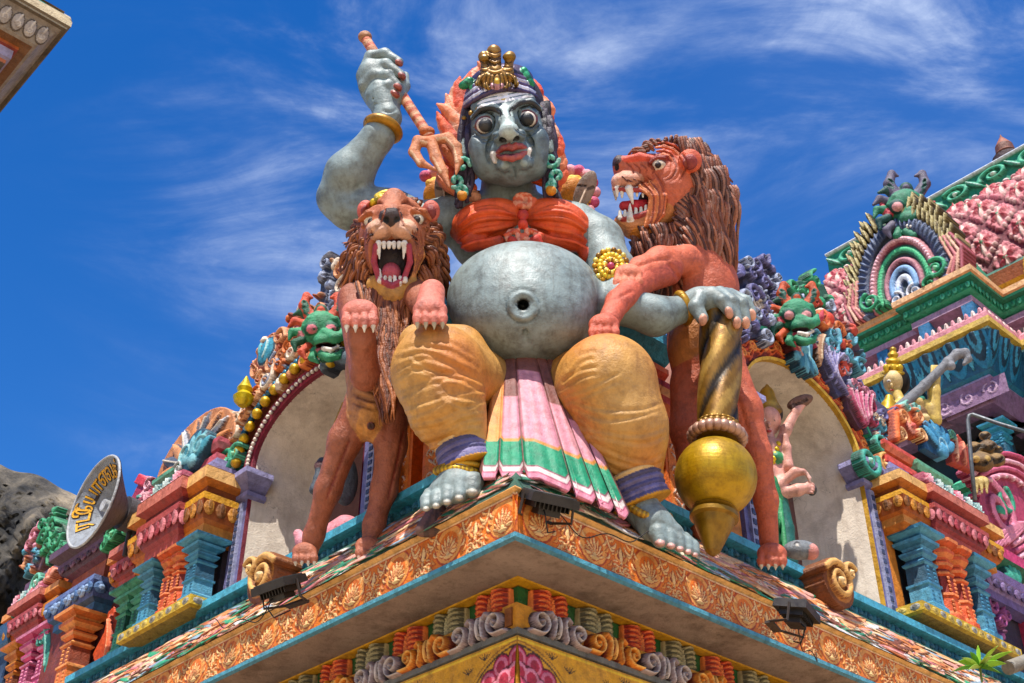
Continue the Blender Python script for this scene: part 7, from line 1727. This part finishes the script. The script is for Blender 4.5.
# ================================================================ rock hill, left
def hill():
    n1, n2 = 150, 110; rg = np.random.default_rng(4)
    pts = [(-260, 640), (-160, 520), (-60, 470), (0, 464), (30, 474), (70, 490), (110, 520), (170, 590), (260, 700)]
    xs = np.linspace(-260, 260, n1); top = np.interp(xs, [p[0] for p in pts], [p[1] for p in pts]); V = []
    Yh = 42.0
    for j in range(n2):
        v = j / (n2 - 1)
        for i in range(n1):
            x = xs[i]; y = top[i] + (900 - top[i]) * v ** 1.3
            b_ = 5.5 * sin(pi * min(1, v * 1.2) * .5)
            nz = 1.1 * sin(x * .03 + v * 3) * sin(v * 9 + x * .017) + .5 * sin(x * .09 + 2) * sin(v * 23) + .25 * sin(x * .21 + v * 40) + .12 * rg.normal()
            V.append(P(x, y + 2.2 * sin(x * .12) * (v < .3), Yh - b_ * (1) - nz * min(1, v * 6) * 1.1))
    m_ = MB(); m_.add(V, [(j * n1 + i, j * n1 + i + 1, (j + 1) * n1 + i + 1, (j + 1) * n1 + i) for j in range(n2 - 1) for i in range(n1 - 1)], '6f675c')
    back = [v + np.array([0, 40.0, -6]) for v in V[:n1]]
    m_.add(V[:n1] + back, [(i, i + 1, n1 + i + 1, n1 + i) for i in range(n1 - 1)], '6f675c')
    rm = bpy.data.materials.new('rock'); rm.use_nodes = True; nt = rm.node_tree; N = nt.nodes; L = nt.links; b = N['Principled BSDF']; b.inputs['Roughness'].default_value = .95
    tc = N.new('ShaderNodeTexCoord')
    a = N.new('ShaderNodeTexNoise'); a.inputs['Scale'].default_value = .22; a.inputs['Detail'].default_value = 12; a.inputs['Roughness'].default_value = .68
    mp = N.new('ShaderNodeMapping'); mp.inputs['Scale'].default_value = (1.6, 1.6, .4); L.new(tc.outputs['Object'], mp.inputs[0]); L.new(mp.outputs[0], a.inputs['Vector'])
    cr_ = N.new('ShaderNodeValToRGB'); e = cr_.color_ramp.elements; e[0].position = .40; e[0].color = (.012, .011, .010, 1); e[1].position = .66; e[1].color = (.36, .28, .18, 1)
    e2 = cr_.color_ramp.elements.new(.5); e2.color = (.09, .075, .055, 1); L.new(a.outputs['Fac'], cr_.inputs[0]); L.new(cr_.outputs[0], b.inputs['Base Color'])
    bp = N.new('ShaderNodeBump'); bp.inputs['Strength'].default_value = 1; bp.inputs['Distance'].default_value = .8; L.new(a.outputs['Fac'], bp.inputs['Height']); L.new(bp.outputs[0], b.inputs['Normal'])
    m_.build('rock_hill', rm, None, smooth=True, kind='structure')
hill()
# ================================================================ floodlights on the eave
def floodlight(x, y, Y, az, label, tip, sh=0):
    r = thing('floodlight', label, 'floodlight', P(x, y, Y), 'black floodlights along the eave')
    o = np.array(r.location); d = np.array([sin(az), -cos(az), 0.0]); rt = np.array([cos(az), sin(az), 0.0])
    k = .0080; up = d * sin(tip) * -1 * 0 + ZD
    fd = d * cos(tip) + ZD * sin(tip); fu = -d * sin(tip) + ZD * cos(tip)
    m_ = MB(); m_.box(o, rt, fu, fd, 24 * k, 17 * k, 4 * k, '2c2826', .96)
    for i in range(9): m_.box(o - fd * 6 * k + rt * (i - 4) * 4.2 * k, rt, fu, fd, .5 * k, 12 * k, 3.5 * k, '201d1c')
    m_.box(o - fd * 9 * k, rt, fu, fd, 11 * k, 8 * k, 6 * k, '26221f', .9); m_.build('lamp_body', 'metal', r)
    m_ = MB(); m_.box(o + fd * 4.7 * k, rt, fu, fd, 21 * k, 14 * k, .6 * k, '4a4c4e'); m_.build('glass', 'metal', r)
    m_ = MB()
    for s_ in (-1, 1): m_.tube([o + rt * s_ * 25 * k, o + rt * s_ * 26 * k - fd * 14 * k - ZD * 4 * k, o - d * 26 * k + rt * s_ * 12 * k - ZD * 10 * k], 1.4 * k, '3a302a', n=6)
    m_.box(o - d * 26 * k - ZD * 11 * k, rt, d, ZD, 14 * k, 4 * k, 1.2 * k, '3a302a'); m_.build('bracket', 'metal', r)
    m_ = MB(); w = [o - fd * 8 * k - rt * 4 * k, o - ZD * 22 * k + d * 8 * k - rt * 8 * k, o - ZD * 34 * k - rt * 2 * k + d * 0 * k, o - ZD * 26 * k + rt * 10 * k - d * 10 * k]
    t = np.linspace(0, 3, 22); W = np.array(w); pts = [W[int(min(a, 2.99))] * (1 - a + int(min(a, 2.99))) + W[int(min(a, 2.99)) + 1] * (a - int(min(a, 2.99))) for a in t]
    m_.tube(pts, .7 * k, '141212', n=6)
    t = np.linspace(0, 1, 30)[:, None]; e = o + rt * (.9 if az > 0 else -.9) + ZD * -.05 + (-d) * .10
    pp = (1 - t) * (o - fd * 9 * k - d * .02) + t * e; pp = pp + ZD * (.035 * np.sin(t * 14) - .12 * np.sin(pi * t)) + d * .02 * np.cos(t * 9); m_.tube(pp, .55 * k, '1a1716', n=6); m_.build('wire', 'metal', r)
floodlight(279, 585, 9.3, radians(-38), 'black floodlight beside the scroll boss on the left eave', radians(62))
floodlight(549, 499, 8.05, radians(25), 'black floodlight just below the pleated skirt of the seated statue', radians(58))
floodlight(797, 611, 9.3, radians(62), 'black floodlight lying flat on the right eave', radians(75))
# ================================================================ goddess in the right niche
def goddess():
    Y = RS(4.45, -1.0, 0)[1]; F_ = 'd9a090'
    r = thing('goddess_statue', 'small pale goddess statue with four arms, pointed crown and green dress inside the right niche', 'statue', P(766, 560, Y))
    q = lambda x, y, z=0: P(x, y, Y, z)
    s = Sculpt(k=3)
    s.E(q(769, 421, 0), (12, 15, 12), F_); s.T([q(768, 432), q(768, 442)], [6, 7], F_); s.E(q(767, 455, 0), (18, 19, 12), F_); s.E(q(766, 480, 0), (15, 20, 11), F_)
    for x in (763, 776): s.E(q(x, 458, 9), (7, 7, 7), '3a8a58')
    s.T([q(780, 446), q(786, 430, 6), q(796, 411, 10), q(803, 404, 12)], [6, 5.5, 4.4, 3.6], F_)
    s.T([q(782, 452), q(788, 466, 8), q(787, 448, 12), (q(785, 436, 14))], [6, 5, 4, 3], F_)
    s.T([q(780, 462), q(778, 486, 8), q(795, 472, 16), q(803, 472, 18)], [6, 6, 4.6, 3.6], F_); s.T([q(776, 470), q(780, 494, 4), q(798, 490, 12), q(806, 488, 14)], [6, 6.5, 6, 5], F_)
    for i in range(4): s.T([q(804 + i, 471 + i * 1.0, 18), q(811 - i * .5, 478 + i * 1.2, 17)], [2, 1.1], 'ecc0b0', k=.6); s.T([q(807, 483 + i * 3, 14), q(813, 484 + i * 3, 16)], [2, 1.4], F_, k=.6)
    s.E(q(812, 490, 10), (5, 6, 4), '2a2626')
    for x in (764, 774): s.E(q(x, 420, 10), (2.6, 1.6, 2), 'f0ece4', k=.3); s.E(q(x, 420, 11.5), (1.2, 1.3, 1.2), '1a1414', k=.2)
    s.E(q(769, 425, 12), (1.8, 3.4, 2.4), F_, k=1); s.E(q(769, 431, 10), (3.4, 1.4, 2), 'b03a34', k=.3)
    sculpt_obj('body', [(s, .014)], 'skin', r)
    g = Sculpt(k=3); g.E(q(768, 410, 0), (14, 7, 12), '9a7434'); g.T([q(768, 406), q(767, 394), (q(767, 386))], [11, 7, 2], 'b08a3c'); g.E(q(768, 415, -3), (15, 12, 9), '2a2428')
    sculpt_obj('crown', [(g, .014)], 'gold', r)
    g = Sculpt(k=3); g.T([q(766, 490), q(762, 525), q(758, 562)], [17, 20, 24], '2f7a4c'); g.T([q(778, 492), q(784, 530), q(786, 562)], [8, 10, 12], '1f5f54')
    for i in range(5): g.T([q(752 + i * 7, 500, 16), q(746 + i * 10, 556, 20)], [2, 3], '3f9460', k=1)
    sculpt_obj('skirt', [(g, .018)], 'cloth', r)
    m_ = MB()
    for t in np.linspace(0, 1, 14): m_.ball(q(760 + 18 * t, 444 + 22 * sin(pi * t), 13), .034, 'd8b83c')
    m_.build('garland', 'gold', r, smooth=True)
    k = thing('ladle', 'brown leaf shaped ladle raised by the small goddess in the right niche', 'ladle', q(805, 402, 12)); s = Sculpt(k=2)
    s.E(q(800, 402, 13), (14, 6.5, 5), '7a5848', roll=22); s.T([q(790, 407, 13), q(806, 400, 18)], [.8, .8], '4a3028', k=.6, op='s'); s.E(q(794, 408, 12), (4, 3, 3), '5a3c30')
    sculpt_obj('bowl', [(s, .012)], 'paint', k)
goddess()
def turtle():
    r = thing('animal_head', 'small grey moulded animal head with pink muzzle at the foot of the right niche', 'carving', P(806, 560, 10.45)); s = Sculpt(k=3); q = lambda x, y, z=0: P(x, y, 10.45, z)
    s.E(q(800, 550), (17, 10, 12), '6f7478'); s.E(q(812, 552, 4), (7, 8, 8), 'cf8a80'); s.E(q(797, 545, 8), (4, 3.4, 4), '2a2628', k=1); s.E(q(797, 545, 11), (1.8, 1.6, 2), 'c8c4bc', k=.3)
    sculpt_obj('head', [(s, .014)], 'paint', r)
turtle()
def left_figure():
    Y = LS(3.2, -1.0, 0)[1]; q = lambda x, y, z=0: P(x, y, Y, z)
    r = thing('niche_statue', 'small seated statue with pink drapery inside the left niche, mostly hidden behind the lion', 'statue', q(318, 560)); s = Sculpt(k=3)
    s.T([q(345, 535), q(322, 541, 4), q(303, 543, 6)], [20, 12, 8], 'd88a94'); s.T([q(298, 534, 8), q(306, 548, 10)], [5, 6], 'e09aa4'); s.E(q(345, 480), (13, 26, 12), '4a5460')
    s.T([q(326, 490), q(318, 505, 8), q(316, 520, 10)], [6, 5, 5], '3a4450'); s.T([q(322, 462, 6), q(318, 478, 8), q(314, 490, 8)], [5, 4, 5], '4a5460'); s.E(q(320, 466, 8), (6, 5, 5), '5a3a3c'); s.E(q(345, 440), (14, 17, 13), '8a9aa0'); s.T([q(345, 425), q(345, 405)], [12, 4], 'b08a3c')
    for i in range(4): s.T([q(340 - i * 9, 512 + i * 5, 22 - i * 2), q(334 - i * 9, 540 + i * 2, 18 - i * 2)], [1.3, 1.3], None, k=2, op='s')
    sculpt_obj('body', [(s, .016)], 'paint', r)
left_figure()
# figure with golden crown above the right shrine, carrying a grey club
def club_figure():
    Y = RS(6.9, -1.0, 0)[1]; q = lambda x, y, z=0: P(x, y, Y, z); F_ = 'cdb060'
    r = thing('deity_statue', 'yellow skinned statue with tall golden crown holding a grey club, above the right shrine', 'statue', q(905, 415)); s = Sculpt(k=3)
    s.E(q(893, 382), (9.5, 12, 10), 'd8bc84'); s.T([q(896, 392), q(900, 402)], [5, 6], F_); s.E(q(906, 416, -2), (20, 18, 11), F_); s.T([q(922, 405), q(934, 420, -2), q(934, 392, 4), q(936, 374, 6)], [7, 7, 6, 4.5], F_)
    s.T([q(890, 408), q(884, 424, 8), q(898, 420, 14)], [7, 6, 5], F_)
    for i in range(4): s.T([q(932 + i * 2.6, 374, 10), q(932 + i * 2.4, 366, 10)], [1.8, 1.4], F_, k=.6)
    for x in (889, 895): s.E(q(x, 381, 8), (2, 1.3, 2), 'f0ece4', k=.3); s.E(q(x, 381, 9.4), (.9, 1, 1), '1a1414', k=.2)
    s.E(q(891.5, 385.5, 10), (1.5, 2.8, 2), 'd8bc84', k=1); s.E(q(892, 390, 8), (2.6, 1.1, 1.6), 'b0402f', k=.3)
    sculpt_obj('body', [(s, .014)], 'skin', r)
    g = Sculpt(k=2); G = 'c8a028'; g.E(q(900, 382, -6), (10, 14, 7), '1f1a1c')
    for y, rr, h in ((373, 11, 3), (367, 10, 3.4), (361, 7.5, 3.4), (355, 5.5, 3.4), (350, 3.5, 3.4)): g.E(q(893, y, 0), (rr, h, rr), G if y % 2 else 'a88420')
    for x in (886, 893, 900): g.E(q(x, 368, 9), (3, 4, 2.5), 'dcb84a', k=.5)
    g.E(q(889, 404, 12), (8, 4, 4), G); g.T([q(889, 398, 12), q(888, 412, 12)], [4, 8], G)
    sculpt_obj('crown', [(g, .012)], 'gold', r)
    k = thing('club', 'long grey club with a curved end carried by the golden crowned statue', 'club', q(925, 385, 10)); s = Sculpt(k=3)
    s.T([q(899, 409, 12), q(925, 385, 11), q(948, 362, 10)], [6.5, 4.8, 4.6], '6f7074'); s.T([q(948, 362, 10), q(957, 354, 10), q(965, 353, 10), q(968, 359, 10), q(964, 364, 10)], [4.8, 4.8, 4.4, 3.4, 2], '7f8084'); s.E(q(951, 366, 12), (4.5, 4.5, 4.5), '8a8b8e')
    sculpt_obj('shaft', [(s, .012)], 'paint', k)
    g = thing('small_statue', 'tiny cream and green statue beside the arm of the golden crowned statue', 'statue', q(918, 425)); s = Sculpt(k=2)
    s.E(q(919, 404, 10), (5, 6, 5), 'b89a60'); s.E(q(919, 398, 9), (6, 3, 5), '3f8a74'); s.E(q(920, 415, 8), (8, 9, 6), '7a5a34'); s.T([q(914, 419, 12), q(926, 418, 12)], [4, 4], 'd8c088'); s.E(q(920, 426, 6), (10, 6, 7), 'c8a860')
    sculpt_obj('body', [(s, .012)], 'paint', g)
club_figure()
# pipe rail
r = thing('pipe_rail', 'grey metal pipe rail bent over beside the brown mask on the right roof', 'pipe', P(972, 500, 12.6)); m_ = MB()
m_.tube([P(975, 500, 12.5), P(971, 460, 12.5), P(968, 420, 12.5), P(969, 415.5, 12.5), P(973, 414.5, 12.5), P(1000, 424, 12.3), P(1040, 436, 12.0)], .024, '5f6468', n=10); m_.build('pipe', 'metal', r, smooth=True)
# young plant sprouting from the right eave
r = thing('weed_plant', 'young green weed sprouting from the right end of the eave', 'plant', P(980, 672, 12.0)); m_ = MB(); rg = np.random.default_rng(6)
for i, (dx, dy, w) in enumerate(((-24, -16, 2.6), (-12, -26, 2.2), (10, -22, 3.0), (24, -14, 2.8), (6, -12, 2.6), (-14, -8, 2.2), (30, -26, 2.0), (-30, -6, 1.8), (16, -32, 1.8), (-4, -32, 1.8), (20, -4, 2.2), (-20, -20, 1.6))):
    a = P(980, 668, 12.0); t = P(980 + dx, 668 + dy, 12.0 - .2 * (i % 3)); d = t - a; s_ = np.cross(d, VIEW[:, 2]); s_ /= np.linalg.norm(s_); L = []
    for k in range(9):
        u = k / 8; ctr = a + d * u + np.array([0, 0, -.05]) * u * u * 2; ww = w * .0125 * sin(pi * min(1, u * 1.02 + .02)) ** .7
        L += [ctr - s_ * ww, ctr + VIEW[:, 2] * -.012, ctr + s_ * ww]
    m_.add(L, [(3 * k + j, 3 * k + j + 1, 3 * k + j + 4, 3 * k + j + 3) for k in range(8) for j in range(2)], ['8ab83c', '5a9430', 'a8c860'][i % 3])
o_ = m_.build('leaves', 'leaf', r, smooth=True); md = o_.modifiers.new('thickness', 'SOLIDIFY'); md.thickness = .004
m_ = MB(); m_.tube([P(982, 682, 12.0), P(980, 668, 12.0)], .012, '6a7a3c', n=6); m_.build('stem', 'leaf', r)
# grey pipe end low right
r = thing('drain_pipe', 'grey concrete drain pipe poking out at the lower right edge', 'pipe', P(1030, 660, 12.2)); m_ = MB()
m_.tube([P(1008, 668, 12.1), P(1050, 652, 12.6)], .07, '8a8478', n=16); m_.build('pipe', 'stone', r, smooth='auto')
# ================================================================ ground, sky, sun, camera
def setting():
    gm = mat('courtyard_paving', .85, .3, .3, attr=False, col='c8b498', scale=.4)
    m_ = MB(); G = 400
    m_.add([(-G, -G, 0), (G, -G, 0), (G, G, 0), (-G, G, 0)], [(0, 1, 2, 3)], 'b8a992'); m_.build('ground', gm, None, kind='structure')
setting()
w = bpy.data.worlds.new('World'); SC.world = w; w.use_nodes = True; nt = w.node_tree; N = nt.nodes; L = nt.links
SUN_EL = radians(63); SUN_AZ = radians(-12)      # sun behind the camera, a little to the left
bg = N['Background']; sky = N.new('ShaderNodeTexSky'); sky.sky_type = 'NISHITA'; sky.sun_disc = False
sky.sun_elevation = SUN_EL; sky.sun_rotation = pi - SUN_AZ * -1; sky.air_density = 1.0; sky.dust_density = .4; sky.ozone_density = 2.2
tc = N.new('ShaderNodeTexCoord')
def wn(sc, scl, det, rg, dist=0.0, rot=(0, 0, 0)):
    mp = N.new('ShaderNodeMapping'); mp.inputs['Scale'].default_value = scl; mp.inputs['Rotation'].default_value = rot; L.new(tc.outputs['Generated'], mp.inputs[0])
    n = N.new('ShaderNodeTexNoise'); n.inputs['Scale'].default_value = sc; n.inputs['Detail'].default_value = det; n.inputs['Roughness'].default_value = rg
    n.inputs['Distortion'].default_value = dist; L.new(mp.outputs[0], n.inputs['Vector']); return n.outputs['Fac']
def mr(src, a, b, o0=0, o1=1):
    r = N.new('ShaderNodeMapRange'); r.interpolation_type = 'SMOOTHSTEP'; r.inputs[1].default_value = a; r.inputs[2].default_value = b; r.inputs[3].default_value = o0; r.inputs[4].default_value = o1; L.new(src, r.inputs[0]); return r.outputs[0]
def mu(a, b, op='MULTIPLY'):
    x = N.new('ShaderNodeMath'); x.operation = op
    for i, v in enumerate((a, b)):
        if isinstance(v, float): x.inputs[i].default_value = v
        else: L.new(v, x.inputs[i])
    return x.outputs[0]
big = mr(wn(1.9, (1, 1, 1.2), 4, .55, rot=(.3, .1, .5)), .30, .58)
wisp = mr(wn(3.2, (1, 1.9, 3.0), 10, .60, 1.0, rot=(.5, .7, .3)), .38, .80)
fine = mr(wn(11, (1, 1, 2.4), 8, .7, .8, rot=(.2, .9, 0)), .2, .8, .5, 1)
veil = mr(wn(1.5, (1, 1.3, 2), 5, .5, .5, rot=(.9, .2, .1)), .35, .75, 0, .14)
sp = N.new('ShaderNodeSeparateXYZ'); L.new(tc.outputs['Generated'], sp.inputs[0])
side = mr(sp.outputs['X'], -.40, -.12, .03, 1)
cl = mu(mu(mu(mu(big, wisp), fine), veil, 'ADD'), side)
hs = N.new('ShaderNodeHueSaturation'); hs.inputs['Saturation'].default_value = 1.42; hs.inputs['Value'].default_value = 1.28; hs.inputs['Hue'].default_value = .512
L.new(sky.outputs[0], hs.inputs['Color'])
mx = N.new('ShaderNodeMix'); mx.data_type = 'RGBA'; L.new(mr(cl, 0.0, 1.0, 0, .8), mx.inputs[0]); L.new(hs.outputs[0], mx.inputs[6]); mx.inputs[7].default_value = (6.4, 7.2, 8.6, 1)
L.new(mx.outputs[2], bg.inputs['Color']); bg.inputs['Strength'].default_value = .1
sl = bpy.data.lights.new('sun', 'SUN'); sl.energy = 5.0; sl.angle = radians(.53); sl.color = (1, .95, .87)
so = bpy.data.objects.new('sun', sl); COL.objects.link(so)
import mathutils
dirv = mathutils.Vector((sin(SUN_AZ) * cos(SUN_EL), -cos(SUN_AZ) * cos(SUN_EL), sin(SUN_EL)))
so.rotation_euler = dirv.to_track_quat('Z', 'Y').to_euler(); so.location = (0, -20, 40)
cd = bpy.data.cameras.new('camera'); co = bpy.data.objects.new('camera', cd); COL.objects.link(co)
cd.sensor_width = 36; cd.lens = FPX * 36 / 1024; co.location = CAM; co.rotation_euler = (pi / 2 + PITCH, 0, 0); cd.clip_end = 3000; cd.clip_start = .1
SC.camera = co
SC.view_settings.view_transform = 'Standard'; SC.view_settings.look = 'None'; SC.view_settings.exposure = 0.62; SC.view_settings.gamma = 1
